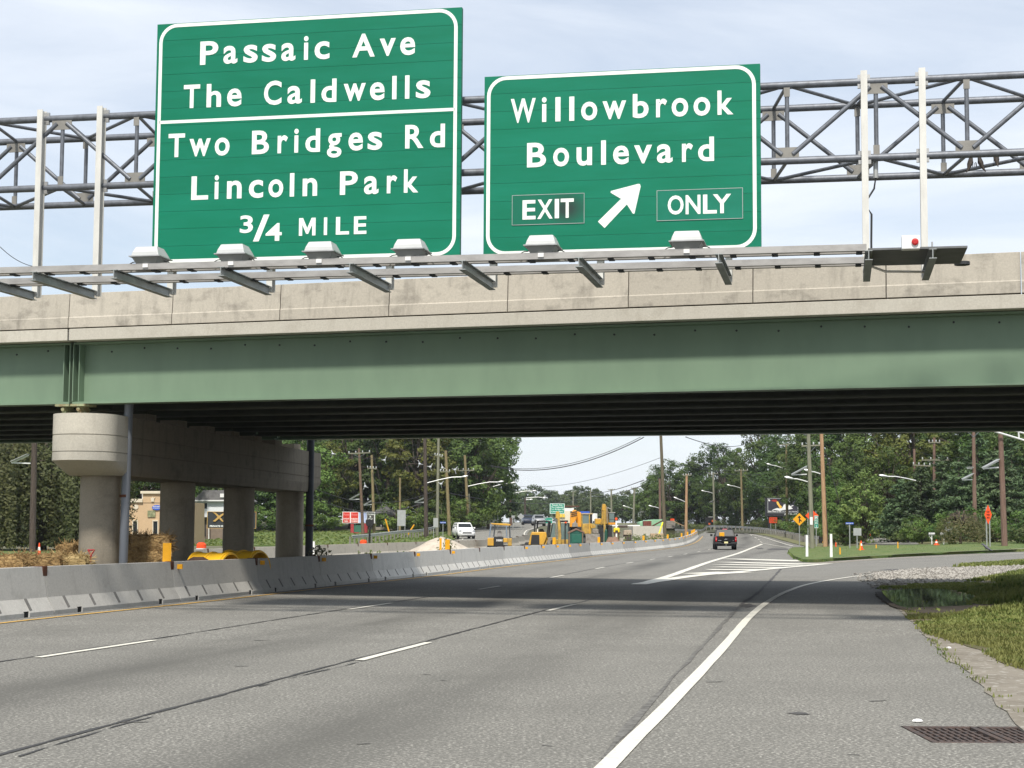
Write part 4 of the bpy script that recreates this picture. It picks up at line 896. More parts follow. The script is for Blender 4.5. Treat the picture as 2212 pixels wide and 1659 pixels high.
pole('M1', zC(1772, 1040), zC(1722, -60), 166, .36, woodm('pole_mossy', (.14, .12, .075), (.07, .06, .04)), 'tall leaning bare pole standing in the work area by the lumber stack', ins=False)
pole('F1', zC(1250, 800), zC(1246, 556), 330, .4, W_gr, 'distant grey pole with crossarm above the excavator', arms=[(zC(1212, 563), zC(1280, 560))], lamps=[(zC(1245, 748), zC(1205, 735))])
pole('F2', zC(1458, 885), zC(1471, 546), 300, .42, W_gr, 'distant grey pole with lamp arm before the far trees', arms=[(zC(1436, 548), zC(1505, 548))], lamps=[(zC(1458, 748), zC(1395, 727))])
pole('F3', zC(1722, 850), zC(1714, 455), 260, .42, W_rd, 'brown pole with lamp arm left of the tall leaning pole', lamps=[(zC(1715, 742), zC(1650, 725))])
pole('F4', zC(1968, 880), zC(1976, 410), 240, .42, W_or, 'reddish pole with lamp arm right of the tall leaning pole', arms=[(zC(1940, 425), zC(2020, 420))], lamps=[(zC(1966, 682), zC(1895, 652))])
pole('F5', zC(1048, 800), zC(1046, 560), 420, .4, W_gr, 'thin distant pole above the green shed')
pole('F6', zC(876, 800), zC(878, 580), 440, .4, W_gr, 'thin distant pole right of the far green sign', arms=[(zC(858, 583), zC(905, 578))])
pole('R1', zD(329, 1060), zD(315, 525), 305, .4, W_gr, 'grey pole with lamp and small panel above the message board', arms=[(zD(262, 545), zD(368, 538))], lamps=[(zD(318, 766), zD(222, 742))], brackets=[(zD(323, 846), zD(270, 868), zD(322, 866))])
pole('R2', zD(651, 1110), zD(634, 490), 278, .4, W_ol, 'tan pole with lamp arm left of the billboard', arms=[(zD(560, 508), zD(712, 502))], lamps=[(zD(634, 706), zD(520, 677))])
pole('R3', zD(1162, 1098), zD(1155, 200), 226, .38, W_ol, 'tan pole crossing the face of the billboard', arms=[(zD(1050, 210), zD(1262, 203))], lamps=[(zD(1150, 489), zD(985, 441))])
def r4(t, P):
    a = P(zD(1435, 1080)); MB().box(a+Vector((0, -.2, 0)), (.22, .012, .62)).build('notice', M_white, t)
pole('R4', zD(1452, 1410), zD(1398, -160), 133, .36, W_gr, 'stout grey green pole on the grass island with white notice', lamps=[(zD(1397, 632), zD(1232, 597))], brackets=[(zD(1385, 462), zD(1215, 553), zD(1388, 545))], extra=r4)
pole('R5', zD(1602, 1400), zD(1548, -160), 138, .37, W_or, 'new pale pine pole on the island right of the grey one', lamps=[(zD(1542, 541), zD(1450, 517))], arms=[(zD(1325, 222), zD(1535, 214))])
pole('R6', zD(1626, 1385), zD(1590, 640), 142, .2, W_dk, 'thin dark pole leaning behind the pale pine pole')
pole('R7', zE(1572, 1385), zE(1548, -200), 118, .3, W_rd, 'brown pole rising before the pines left of the orange sign', arms=[(zE(1410, 40), zE(1680, 40))], brackets=[(zE(1545, 548), zE(1425, 610), zE(1548, 606)), (zE(1540, 478), zE(1480, 476), zE(1540, 480))])
pole('R8', zE(1910, 1390), zE(1852, -200), 98, .35, W_rd, 'thick red brown pole at the right by the orange diamond', brackets=[(zE(1835, 388), zE(1660, 482), zE(1838, 466))])
pole('R9', zE(875, 1180), zE(873, 255), 160, .3, W_rd, 'short pole with insulators among the right hand trees', arms=[(zE(852, 440), zE(1056, 452))])
pole('R10', zE(1100, 1180), zE(1102, 125), 165, .34, W_rd, 'pole with wide white crossarm above the pines', arms=[(zE(952, 384), zE(1262, 382)), (zE(1035, 183), zE(1165, 183))])
pole('R11', zE(965, 1180), zE(966, 175), 178, .3, W_rd, 'pole with small double arm between two others above the pines', arms=[(zE(905, 236), zE(1018, 238))])
pole('R12', zE(940, 1180), zE(935, 600), 140, .2, W_gr, 'slim lamp post with long arm hidden among the pines', lamps=[(zE(920, 626), zE(565, 571))])
# overhead arm at the top right and wires
wt = thing('signal_arm', 'white trussed arm reaching out from the thick pole at upper right', 'street light arm', onz(at(*zE(1860, 1390), 97.6)))
q = wt.location; f_ = lambda p: at(*p, 97.6)-q
MB().tube(f_(zE(1795, 55)), f_(zE(2330, 215)), .06, n=8).build('arm', M_lampw, wt); MB().tube(f_(zE(2010, 45)), f_(zE(2330, 125)), .05, n=8).build('arm', M_lampw, wt); MB().tube(f_(zE(2068, 60)), f_(zE(2075, 140)), .05, n=8).build('strut', M_lampw, wt)
M_wire = mat('cable_black', (.03, .03, .032), .6, amt=0)
def wire(pa, Ya, pb, Yb, sag, r, label):
    A, B_ = at(*pa, Ya), at(*pb, Yb); n = 24; pts = [A.lerp(B_, k/n)-Vector((0, 0, sag*4*(k/n)*(1-k/n))) for k in range(n+1)]
    o = MB().path(pts, r, 5).build('overhead_cable', M_wire, smooth=True); tag(o, label, 'cable', 'overhead cables')
W_ = [(zC(80, 333), 200, zC(1560, 55), 166, 1.6, .05, 'thick cable sweeping across the open sky to the upper right'), (zC(80, 325), 201, zC(1530, 52), 168, 1.5, .03, 'thinner cable running just above the thick one across the sky'),
      (zC(250, 515), 270, zC(1720, 252), 166, 1.3, .022, 'faint cable rising across the sky to the tall leaning pole'), (zC(1720, 252), 166, zD(660, 470), 278, .9, .022, 'faint cable from the tall leaning pole to the right hand wood'),
      (zC(1000, 600), 420, zC(1560, 468), 270, .6, .07, 'far cable above the excavator cab, the upper of two'), (zC(1060, 630), 420, zC(1560, 517), 270, .5, .07, 'far cable above the excavator cab, the lower of two'),
      (zD(0, 118), 150, zD(660, 210), 240, .5, .04, 'cable entering below the bridge over the right hand wood'), (zD(0, 405), 165, zD(1150, 465), 226, 1.2, .03, 'cable from the open sky to the billboard pole'),
      (zB(80, 540), 185, zB(1280, 565), 192, 1.6, .035, 'upper telephone cable sagging across the left wood'), (zB(80, 605), 185, zB(1290, 600), 192, 2.2, .035, 'lower telephone cable sagging across the left wood'), (zB(100, 185), 184, zB(1560, 140), 196, 1.2, .025, 'power cable high across the left wood'),
      (zB(60, 640), 184, zB(1160, 690), 188, 1.2, .03, 'lowest cable sagging over the restaurant sign'), (zB(1380, 590), 192, zC(1000, 640), 330, 1.2, .04, 'cable running from the leaning tan pole into the distance'), (zB(650, 380), 198, zB(830, 1025), YL, .0, .03, 'guy wire of the olive pole'),
      (zB(1285, 260), 192, zB(1000, 1040), YL, .0, .03, 'guy wire of the tall grey green pole'), (zD(640, 505), 278, zD(1155, 640), 226, 1.6, .03, 'cable slung between the poles left of the billboard'), (zD(1590, 250), 138, zD(1760, 860), 138, 0., .03, 'guy wire of the pale pine pole'),
      (zE(875, 265), 160, zE(1265, 350), 165, .2, .025, 'cable from the short insulator pole to the wide crossarm'), ((0, 533), 45, (75, 576), 46, .1, .01, 'thin wire at the left edge above the parapet')]
for w_ in W_: wire(*w_)
# insulator clusters hanging on the left lines
for k, (x, y) in enumerate(((272, 215), (772, 275), (1112, 312), (1215, 340), (1332, 348), (1455, 368), (585, 530), (1320, 505))):
    p = at(*zB(x, y), YL-1); mb = MB()
    for a in range(3):
        t_ = a*2.094+k; mb.tube(p, p+Vector((math.cos(t_)*.38, .1*a, math.sin(t_)*.5)), .05, .025, 6)
    mb.lathe([(.12, -.1), (.16, 0), (.1, .12)], p, 8)
    tag(mb.build('line_spacer', mat('grey_polymer', (.5, .52, .54), .5, amt=.1)), 'grey cable spacer hanging on the left hand lines, %s from the left' % ORD[[0, 2, 3, 4, 6, 7, 1, 5][k]], 'cable spacer', 'cable spacers on the left hand lines')
for k, (a, b, l) in enumerate(((zB(780, 845), zB(828, 1030), 'yellow guy guard right of the red sign'), (zB(1060, 900), zB(985, 1042), 'yellow guy guard slanting left by the blank sign'))):
    A = at(*a, YL-1); B_ = at(*b, YL-1); B_.z = gz(B_.x, B_.y); tag(MB().tube(B_, A, .09, .09, 8).build('guy_guard', M_yellow), l, 'guy guard')

# ------------------------------------------------------------------ small roadside signs
def post_sign(label, cx, cy, w, h, Y, m, posts=(0,), shape='rect', texts=(), foot=None, name='road_sign', th=.02, rz=0, extra=None, postm=None, textm=None, rim=None):
    c = at(cx, cy, Y); k = Y/FPX; W2, H2 = w*k, h*k; g = gz(c.x, c.y); t = thing(name, label, 'sign', (c.x, c.y, g), rz); zc = c.z-g
    if shape == 'diamond': poly = [(0, -H2/2), (W2/2, 0), (0, H2/2), (-W2/2, 0)]
    else: poly = [(-W2/2, -H2/2), (W2/2, -H2/2), (W2/2, H2/2), (-W2/2, H2/2)]
    p = MB().prism([(a, b+zc) for a, b in poly], 0, th, 'y').build('panel', m, t)
    if rim:
        mb = MB(); ringm(mb, [(a*.97, b*.97+zc) for a, b in poly], [(a*.9, b*.9+zc) for a, b in poly], -.008, -.002); mb.build('border', rim, p)
    for x in posts: MB().box((x*W2, th+.035, (zc+H2*.4)/2-.05), (.07, .06, zc+H2*.4+.1)).build('post', postm or M_postgreen, t)
    for tx in texts:
        s, x0, x1, z0, z1 = tx[:5]; mb = MB(); lay(mb, s, x0*W2, x1*W2, zc+z0*H2, zc+z1*H2, -.008, .01, .012); o = mb.build('lettering', tx[5] if len(tx) > 5 else (textm or M_black), p); o['kind'] = 'stuff'
    if extra: extra(p, W2, H2, zc)
    return t
M_syel = mat('sign_yellow', (.8, .36, .01), .5, amt=.1); M_sgreen = mat('marker_green', (.0, .26, .17), .45, amt=.1); M_sblue = mat('street_blue', (.03, .1, .5), .5, amt=.1); M_sred = mat('restaurant_red', (.6, .035, .02), .5, amt=.15)
def merge(p, W, H, zc):
    MB().prism([(x*W, zc+z*H) for x, z in ((-.045, -.27), (.045, -.27), (.045, -.1), (.15, -.19), (.2, -.13), (.045, .02), (.045, .12), (.14, .12), (0, .3), (-.14, .12), (-.045, .12))], -.008, -.001, 'y').build('arrow_symbol', M_black, p)
post_sign('yellow diamond merge sign with black arrow on the island edge', *zD(1303, 1062), 28, 27, 152, M_syel, shape='diamond', extra=merge, rim=None)
post_sign('orange diamond sign half hidden behind the grey green pole', *zD(1447, 1020), 29, 27, 158, M_orange, (-.3, .3), 'diamond')
def mm(p, W, H, zc):
    MB().prism(rrect(-.3*W, .3*W, zc+.21*H, zc+.4*H, .1*W), -.008, -.001, 'y').build('route_shield', M_signwhite, p)
post_sign('green mile marker on the island reading 46 mile 55.5', *zD(1496, 1092), 8.4, 27, 149, M_sgreen, extra=mm, texts=[('46', -.24, .24, .235, .365), ('MILE', -.38, .38, .05, .15, M_signwhite), ('55', -.3, .3, -.17, .0, M_signwhite), ('5', -.14, .14, -.42, -.25, M_signwhite)], rim=M_signwhite)
post_sign('orange and black business access sign below the billboard', *zD(1003, 1072), 17.5, 13, 226, M_orange, (-.3, .3), texts=[('BUSINESS', -.4, .4, .16, .36), ('ACCESS', -.38, .38, -.1, .1), ('ROUTE', -.36, .36, -.36, -.16)], rim=M_black)
post_sign('tall narrow orange diamond sign on two posts by the thick pole', *zE(1720, 1008), 16, 42, 97, M_orange, (-.22, .2), 'diamond', texts=[('ROAD', -.2, .2, .1, .2), ('WORK', -.24, .24, -.06, .04), ('AHEAD', -.2, .2, -.2, -.11)])
post_sign('blue street name sign on a thin post beside the side road', *zE(133, 1108), 17, 4, 118, M_sblue, texts=[('Riverview Dr', -.45, .45, -.25, .25, M_signwhite)], name='street_name_sign')
post_sign('pale square sign back beside the blue street sign', *zE(221, 1206), 17, 16, 117, M_steelgrey, (-.03,))
post_sign('pale square sign back in front of the weeping shrub', *zE(1268, 1173), 17, 16, 112, M_steelgrey, (.05,))
post_sign('small grey sign back above the square one by the weeping shrub', *zE(1270, 1102), 6, 6, 112.3, M_galv, (.0,))
post_sign('large blank grey sign back on two posts under the left wood', *zB(936, 835), 18, 34, 180, M_steelgrey, (-.42, .42))
post_sign('small grey sign back on a post by the grey green pole', *zB(1267, 880), 10, 20, 178, M_steelgrey, (-.4,))
post_sign('blue street name sign below the tall grey green pole', *zB(1338, 879), 12.5, 3.4, 178, M_sblue, texts=[('Fairfield Rd', -.45, .45, -.25, .25, M_signwhite)], name='street_name_sign')
post_sign('white diamond sign back at the end of the guardrail', *zC(371, 820), 15, 14, 215, M_steelgrey, shape='diamond')
post_sign('small pale sign back left of the white diamond', *zC(296, 822), 7, 5, 217, M_steelgrey)
post_sign('faint grey sign back in the shade of the left wood', *zC(128, 772), 10, 14, 225, mat('old_sign_grey', (.12, .13, .12), .7, amt=.3), (-.3, .4))
post_sign('far green direction sign with four lines of white text', *zC(723, 744), 32.5, 22.5, 360, M_sgreen, (-.35, .35), texts=[('Passaic Ave', -.34, .34, .27, .42, M_signwhite), ('The Caldwells', -.4, .4, .06, .21, M_signwhite), ('Two Bridges Rd', -.44, .44, -.15, .0, M_signwhite), ('Lincoln Park', -.38, .38, -.35, -.2, M_signwhite)], rim=M_signwhite)
post_sign('lower green direction sign behind the loader', *zC(634, 862), 20, 14, 340, M_sgreen, (-.35, .35), texts=[('THE CALDWELLS', -.42, .42, -.02, .15, M_signwhite)], rim=M_signwhite)
post_sign('small orange sign on the concrete ramp end', *zC(1838, 855), 8, 6, 205, M_orange, (0,), texts=[('ALL', -.3, .3, .1, .35), ('ROAD', -.35, .35, -.3, -.05)])
# restaurant sign: lit box on a red kiosk
def rest():
    Y = 197; c = at(*zB(520, 1045), Y); g = gz(c.x, c.y); t = thing('restaurant_sign', 'red kiosk sign with banquet hall and Indian cuisine panels', 'sign', (c.x, c.y, g)); k = Y/FPX*.2232
    X = lambda x: (x-520)*k; Z = lambda y: at(*zB(520, y), Y).z-g
    MB().box(((X(362)+X(675))/2, .4, (Z(775)+Z(885))/2), (X(675)-X(362), .8, Z(775)-Z(885))).build('sign_box', M_white, t)
    for a, b, m, n in ((368, 434, M_sred, 'panel'), (444, 514, M_sred, 'panel'), (521, 595, mat('faded_blue_print', (.35, .42, .7), .5, c2=(.6, .68, .85), sc=1.5, amt=.8), 'panel'), (601, 668, mat('dark_menu_print', (.07, .065, .06), .5, amt=.3), 'panel')):
        p = MB().box(((X(a)+X(b))/2, -.012, (Z(780)+Z(880))/2), (X(b)-X(a), .02, Z(780)-Z(880))).build(n, m, t)
        if a < 500:
            mb = MB(); lay(mb, 'BANQUET' if a < 400 else 'INDIAN', X(a+5), X(b-5), Z(852), Z(836), -.028, .01, .02); lay(mb, 'HALL' if a < 400 else 'CUISINE', X(a+(14 if a < 400 else 3)), X(b-(14 if a < 400 else 3)), Z(874), Z(858), -.028, .01, .02); mb.build('lettering', M_signwhite, p)['kind'] = 'stuff'
            mb = MB(); lay(mb, 'Royal', X(a+6), X(b-6), Z(818), Z(792), -.028, .01, .01); mb.build('script', mat('pink_script', (.8, .25, .25), .5, amt=.1), p)['kind'] = 'stuff'
        if a > 600:
            mb = MB(); lay(mb, 'Grille', X(a+4), X(b-4), Z(806), Z(788), -.028, .01, .02); lay(mb, '&', X(a+22), X(a+40), Z(830), Z(811), -.028, .01, .02); lay(mb, 'Bar', X(a+14), X(b-14), Z(853), Z(834), -.028, .01, .02); mb.build('lettering', M_signwhite, p)['kind'] = 'stuff'
    for a, b in ((442, 472), (548, 604)): MB().box(((X(a)+X(b))/2, .4, Z(885)/2), (X(b)-X(a), .7, Z(885)-.01)).build('pillar', mat('kiosk_red', (.36, .04, .045), .7, amt=.3), t)
    MB().box(((X(472)+X(548))/2, .45, (Z(900)+Z(972))/2), (X(548)-X(472)-.02, .5, Z(900)-Z(972))).build('notice_board', mat('board_green', (.04, .14, .09), .6, amt=.2), t)
    MB().box(((X(472)+X(548))/2, .45, (Z(974)+Z(985))/2), (X(548)-X(472)-.02, .55, Z(974)-Z(985))).build('crossbeam', mat('kiosk_red', (.36, .04, .045)), t)
rest()
def bagged():
    p = at(*zB(627, 1070), 150); p.z = gz(p.x, p.y); t = thing('covered_sign', 'sign wrapped in black plastic on a dark post before the red kiosk', 'sign', p); k = 150/FPX*.2232; z = lambda y: at(*zB(627, y), 150).z-p.z
    MB().prism([(-40*k, z(870)), (-36*k, z(850)), (-8*k, z(848)), (0, z(840)), (8*k, z(848)), (36*k, z(852)), (40*k, z(880)), (30*k, z(915)), (10*k, z(918)), (-10*k, z(918)), (-32*k, z(908))], -.06, .06, 'y').build('bag', M_black, t, bevel=.03); MB().tube((0, 0, -.1), (0, 0, z(910)), .1, .09, 8).build('post', M_black, t)
bagged()
# billboard
def billboard():
    Y = 250; c = at(*zD(1108, 1095), Y); g = gz(c.x, c.y); t = thing('billboard', 'dark billboard with a food advertisement reading Best Place to Eat', 'billboard', (c.x, c.y, g)); k = Y/FPX*.18852
    X = lambda x: (x-1108)*k; Z = lambda y: at(*zD(1108, y), Y).z-g
    MB().box(((X(916)+X(1300))/2, .35, (Z(815)+Z(1025))/2), (X(1300)-X(916), .5, Z(815)-Z(1025))).build('board', mat('board_black', (.02, .021, .024), .6, amt=.2), t)
    p = MB().box(((X(943)+X(1288))/2, .085, (Z(822)+Z(988))/2), (X(1288)-X(943), .02, Z(822)-Z(988))).build('poster', mat('poster_dark', (.02, .023, .03), .4, c2=(.06, .05, .07), sc=.4, amt=.8), t)
    mb = MB(); ringm(mb, [(X(941), Z(990)), (X(1290), Z(990)), (X(1290), Z(820)), (X(941), Z(820))], [(X(947), Z(985)), (X(1284), Z(985)), (X(1284), Z(825)), (X(947), Z(825))], .05, .074); mb.build('frame', M_steelgrey, t)
    def blob(P, m, n): MB().prism([(X(943+a*345/1050), Z(822+b*166/500)) for a, b in P], .066, .0735, 'y').build(n, m, p)
    blob([(300, 105), (360, 110), (400, 170), (420, 220), (490, 280), (480, 340), (420, 350), (370, 260), (320, 200)], mat('print_yellow', (.85, .55, .1), .5, c2=(.8, .2, .03), sc=.6, amt=.6), 'print_shape')
    blob([(120, 80), (200, 40), (300, 45), (350, 105), (290, 125), (190, 110)], mat('print_red', (.35, .03, .025), .5, amt=.4), 'print_shape')
    blob([(130, 420), (200, 380), (330, 330), (400, 350), (500, 330), (560, 210), (650, 180), (740, 210), (780, 270), (880, 230), (900, 250), (800, 290), (880, 350), (760, 380), (560, 400), (420, 430), (240, 400)], mat('print_white', (.75, .75, .72), .5, amt=.2), 'print_shape')
    blob([(480, 10), (1020, 10), (1030, 60), (900, 140), (700, 130), (500, 110)], mat('print_bokeh', (.12, .12, .2), .5, c2=(.6, .55, .6), sc=1.2, amt=.9, lo=.5, hi=.6), 'print_shape')
    blob([(20, 35), (60, 40), (90, 80), (60, 105), (30, 90)], M_white, 'print_shape')
    mb = MB(); lay(mb, 'Best Place to Eat', X(950), X(1098), Z(978), Z(962), .062, .01, .02); lay(mb, 'banquets and catering', X(1110), X(1275), Z(977), Z(966), .062, .01, .01); mb.build('lettering', M_signwhite, p)['kind'] = 'stuff'
    mb = MB(); lay(mb, 'JUST AHEAD', X(1132), X(1275), Z(1014), Z(994), .085, .02, .03); mb.build('lettering', M_signwhite, t)['kind'] = 'stuff'
    for x in (960, 1110, 1260): MB().tube((X(x), .5, -.2), (X(x), .5, Z(1020)), .16, n=8).build('leg', M_black, t)
billboard()
# message board with orange letters
def vms():
    Y = 308; c = at(*zD(300, 1140), Y); g = gz(c.x, c.y); t = thing('message_board', 'black electronic message board showing broken orange letters', 'message board', (c.x, c.y, g)); k = Y/FPX*.18852
    X = lambda x: (x-300)*k; Z = lambda y: at(*zD(300, y), Y).z-g
    MB().box((0, .15, (Z(1036)+Z(1130))/2), (X(372)-X(228), .3, Z(1036)-Z(1130))).build('screen_box', M_black, t); MB().box((0, .15, Z(1034)), (X(340)-X(262), .34, .06)).build('top_edge', M_white, t)
    E_ = mat('led_orange', (.9, .2, .06), .5, amt=0, emit=.7); mb = MB()
    for ch, x, y in (('E', 324, 1050), ('E', 308, 1080), ('A', 343, 1080), ('H', 272, 1114), ('D', 325, 1114)): lay(mb, ch, X(x-8), X(x+8), Z(y+11), Z(y-11), -.02, .01, .01)
    mb.build('led_text', E_, t)['kind'] = 'stuff'
    MB().tube((0, .15, 0), (0, .15, Z(1130)), .08, n=8).build('mast', M_galv, t); MB().box((0, .3, .35), (2., 1.2, .25)).build('trailer', M_black, t)
    for a in (-1, 1): MB().tube((a*1.02, .3, .3), (a*1.15, .3, .3), .3, n=12).build('wheel', M_black, t)
vms()
# xo restaurant sign between the columns
def xsign():
    Y = 100; c = at(483, 1180, Y); g = gz(c.x, c.y); t = thing('private_functions_sign', 'black sign board with gold crossed emblem and private functions lettering', 'sign', (c.x, c.y, g)); k = Y/FPX
    X = lambda x: (x-483)*k; Z = lambda y: at(483, y, Y).z-g
    p = MB().box(((X(446.5)+X(552))/2, .12, (Z(1105)+Z(1141.5))/2), (X(552)-X(446.5), .24, Z(1105)-Z(1141.5))).build('board', mat('board_charcoal', (.03, .034, .036), .6, amt=.1), t); gold = mat('gold_letters', (.52, .33, .1), .45, .2, amt=.15)
    mb = MB(); ringm(mb, [(X(446.5), Z(1141.5)), (X(552), Z(1141.5)), (X(552), Z(1105)), (X(446.5), Z(1105))], [(X(447.5), Z(1140.7)), (X(551), Z(1140.7)), (X(551), Z(1106)), (X(447.5), Z(1106))], -.03, -.001); mb.build('border', gold, p)
    a_ = [(458, 1107), (464, 1107.5), (471, 1113), (478, 1121), (483, 1128), (478, 1126), (470, 1118), (463, 1110)]; b_ = [(459, 1126), (466, 1120), (475, 1112), (486, 1106), (495, 1104), (486, 1108.5), (477, 1116), (469, 1123), (464, 1127)]
    for i_, q in enumerate((a_, b_)): MB().prism([(X(u), Z(v)) for u, v in q], -.05-.02*i_, -.002, 'y').build('emblem_stroke', gold, p)
    ring = [(X(497)+math.cos(a*.1309)*14*k, Z(1117)+math.sin(a*.1309)*11*k) for a in range(48)]; rin = [(X(497)+math.cos(a*.1309)*10.5*k, Z(1118)+math.sin(a*.1309)*8*k) for a in range(48)]
    mb = MB(); ringm(mb, ring, rin, -.045, -.003); mb.build('emblem_ring', gold, p)
    mb = MB(); lay(mb, 'PRIVATE FUNCTIONS - CATERING', X(452.5), X(546), Z(1138.5), Z(1134.8), -.01, .02, .03); mb.build('lettering', M_signwhite, p)['kind'] = 'stuff'
    MB().box((X(483), .12, Z(1183)/2+Z(1141)/2), (.16, .16, Z(1141)+.3)).build('post', M_black, t)
xsign()

# ------------------------------------------------------------------ guardrails and drums
def wbeam(name, pts, label, posts=True, h=.53, tilt=1):
    """W profile steel rail on posts; points (x, y) on the ground"""
    P = [Vector(p[:2]) for p in pts]; Q = []
    for a, b in zip(P, P[1:]):
        n = max(1, int((b-a).length/1.9)); Q += [a.lerp(b, k/n) for k in range(n)]
    Q.append(P[-1]); t = thing(name, label, 'guardrail', onz(Q[0])); o = Vector(t.location); mb = MB(); rings = []
    for i, p in enumerate(Q):
        d = (Q[min(len(Q)-1, i+1)]-Q[max(0, i-1)]).normalized(); n = Vector((d.y, -d.x, 0))*tilt; z = gz(p.x, p.y)+.06
        pr = [(.0, 0), (.08, .03), (.08, .11), (.01, .155), (.08, .2), (.08, .28), (0, .31), (-.012, .31), (.066, .275), (.066, .205), (-.006, .155), (.066, .105), (.066, .035), (-.012, 0)]
        rings.append([Vector((p.x, p.y, z+h-.1+zz))+n*u-o for u, zz in pr])
        if posts: MB().box(Vector((p.x, p.y, z+.3))-n*.12-o, (.14, .16, .95)).build('post', mat('guard_post', (.2, .19, .17), .8, amt=.4), t)
    mb.loft(rings).build('rail', mat('guardrail_steel', (.55, .56, .56), .4, .55, c2=(.36, .36, .35), sc=3, amt=.5), t, smooth=True, angle=30)
wbeam('guardrail', smooth_line([Vector((x+1.5, y)) for x, y in FAR[:7]], 2), 'steel guardrail curving along the right side of the far road', h=.62)
pg = onz((30.1, 161)); tag(MB().box((pg.x, pg.y-.3, pg.z+.5), (.4, .03, .55)).build('hazard_marker', mat('hazard_stripes', (.75, .36, .02), .5, c2=(.01, .01, .01), sc=2.2, amt=1, lo=.49, hi=.51, detail=0, stretch=(1, 1, 1))), 'yellow and black hazard marker at the near end of the guardrail', 'marker')
wbeam('guardrail', [Vector((-14.5, 150)), Vector((-11.5, 175)), Vector((-9, 200)), Vector((-5.5, 235)), Vector((-2, 260))], 'steel guardrail climbing beside the left hand road behind the white car', h=.7)
gq = [Vector((at(x, 1190, 55).x, 55+.02*x)) for x in (-60, 40, 110, 152)]
wbeam('guardrail', gq, 'steel guardrail behind the hay bales at the far left', h=.5)
def drum(px, py, Y, label, z=None):
    p = at(px, py, Y); p.z = gz(p.x, p.y) if z is None else z; t = thing('traffic_drum', label, 'traffic drum', p)
    prof = [(.29, .06), (.29, .3), (.275, .31), (.275, .52), (.255, .53), (.255, .74), (.235, .75), (.235, .93), (.16, .98), (.16, 1.02)]
    for i, (a, b) in enumerate(((0, 2), (2, 4), (4, 6), (6, 10))): MB().lathe(prof[a:b], n=16).build('band', M_white if i in (0, 2) else M_orange, t, smooth=True)
    MB().lathe([(.36, 0), (.34, .06)], n=16).build('base', M_black, t)
drum(435, 1180, 79, 'orange and white drum seen between the second and third columns', z=-.38)
drum(*zB(568, 1075), 109, 'orange and white drum behind the tan barriers below the red kiosk', z=-.49)
def cone(p, label, h=.7):
    t = thing('traffic_cone', label, 'traffic cone', p); MB().box((0, 0, .02), (.36, .36, .04)).build('base', M_orange, t); MB().lathe([(.13, .04), (.085, h*.45)], n=12).build('band', M_orange, t); MB().lathe([(.083, h*.45), (.06, h*.7)], n=12).build('band', M_white, t); MB().lathe([(.059, h*.7), (.03, h)], n=12).build('tip', M_orange, t)
cone(G(*zE(265, 1440), .15), 'orange and white cone on the grass island', .6); cone(onz(at(85, 1176, 95)), 'orange cone under the weeping tree at the left', .8); cone(G(*zE(365, 1248), .1), 'small orange cone on the verge behind the side road', .6); cone(G(*zE(1128, 1385), .15), 'tiny orange cone under the pines', .35)
def stake(p, h, m, label, w=.06): tag(MB().box((p.x, p.y, p.z+h/2), (w, w*.6, h), taper=(.8, .8)).build('marker_post', m), label, 'marker post')
stake(G(*zD(1390, 1520), .15), 1.18, M_white, 'white marker post left of the grey green pole', .14); stake(G(*zD(1668, 1528), .15), 1.22, M_white, 'white marker post right of the pale pine pole', .14)
for i, (x, y, h) in enumerate(((255, 1448, .5), (686, 1420, .4), (437, 1420, .25), (22, 1495, .4))): stake(G(*zE(x, y), .15), h, M_yellow, 'short yellow stake on the island, %s from its tip' % ORD[(1, 3, 2, 0)[i]], .07)
stake(G(*zD(1770, 1492), .15), .35, M_yellow, 'short yellow stake right of the white marker posts', .07); stake(G(*zD(1721, 1398), .15), .35, M_orange, 'small orange and white stake behind the pine pole', .1)
def mailbox(p, label, m):
    t = thing('mailbox', label, 'mailbox', p); t.scale = (.62, .62, .62); MB().box((0, 0, .5), (.09, .09, 1.0)).build('post', M_white, t); MB().prism([(-.13, 1.0), (.13, 1.0), (.13, 1.15), (.09, 1.24), (0, 1.27), (-.09, 1.24), (-.13, 1.15)], -.33, .33, 'x').build('box', m, t); MB().bar((0, 0, .55), (-.3, 0, .95), .06, .06).build('brace', M_white, t)
mailbox(G(*zE(1212, 1378), .15), 'white mailbox on a bracket post by the pines', M_white); mailbox(G(*zE(1075, 1375), .15), 'grey mailbox left of the white one by the pines', M_steelgrey)
# birds
def bird(p, rz, label, s=1., m=None):
    t = thing('bird', label, 'bird', p, rz); m = m or mat('bird_dark', (.03, .025, .022), .7, c2=(.08, .06, .045), sc=20, amt=.6)
    MB().loft([[(x*s, math.cos(a)*r*s, (z+math.sin(a)*r)*s) for a in [k*.785 for k in range(8)]] for x, z, r in ((-.2, .03, .008), (-.12, .05, .025), (-.05, .085, .05), (.02, .11, .055), (.07, .15, .04), (.1, .175, .035), (.13, .18, .025), (.15, .178, .01), (.18, .172, .003))]).build('body', m, t, smooth=True).rotation_euler = (0, -.75 if s < 1 else -.15, 0)
    for a in (-1, 1): MB().tube((0, a*.02*s, -.0), (.01*s, a*.02*s, .075*s), .006*s, n=5).build('leg', M_dark, t)
for i, (x, y) in enumerate(((1628, 790), (1650, 785), (1778, 758))):
    px, py = 1591+x*.3141, 109.7+y*.3141; s_, z_ = tp(px, py+3, 1.1); w = TO+TU*s_+TN*1.1; bird((w.x, w.y, z_), (.5, 2.6, 1.6)[i], 'small dark bird perched on the truss, %s of three' % ('left', 'middle', 'right')[i], .9)
bird(G(*zE(1695, 1455), .16), 2.9, 'grey pigeon standing on the kerb at the right', 1.7, mat('pigeon_grey', (.12, .12, .135), .7, c2=(.05, .05, .06), sc=9, amt=.6))
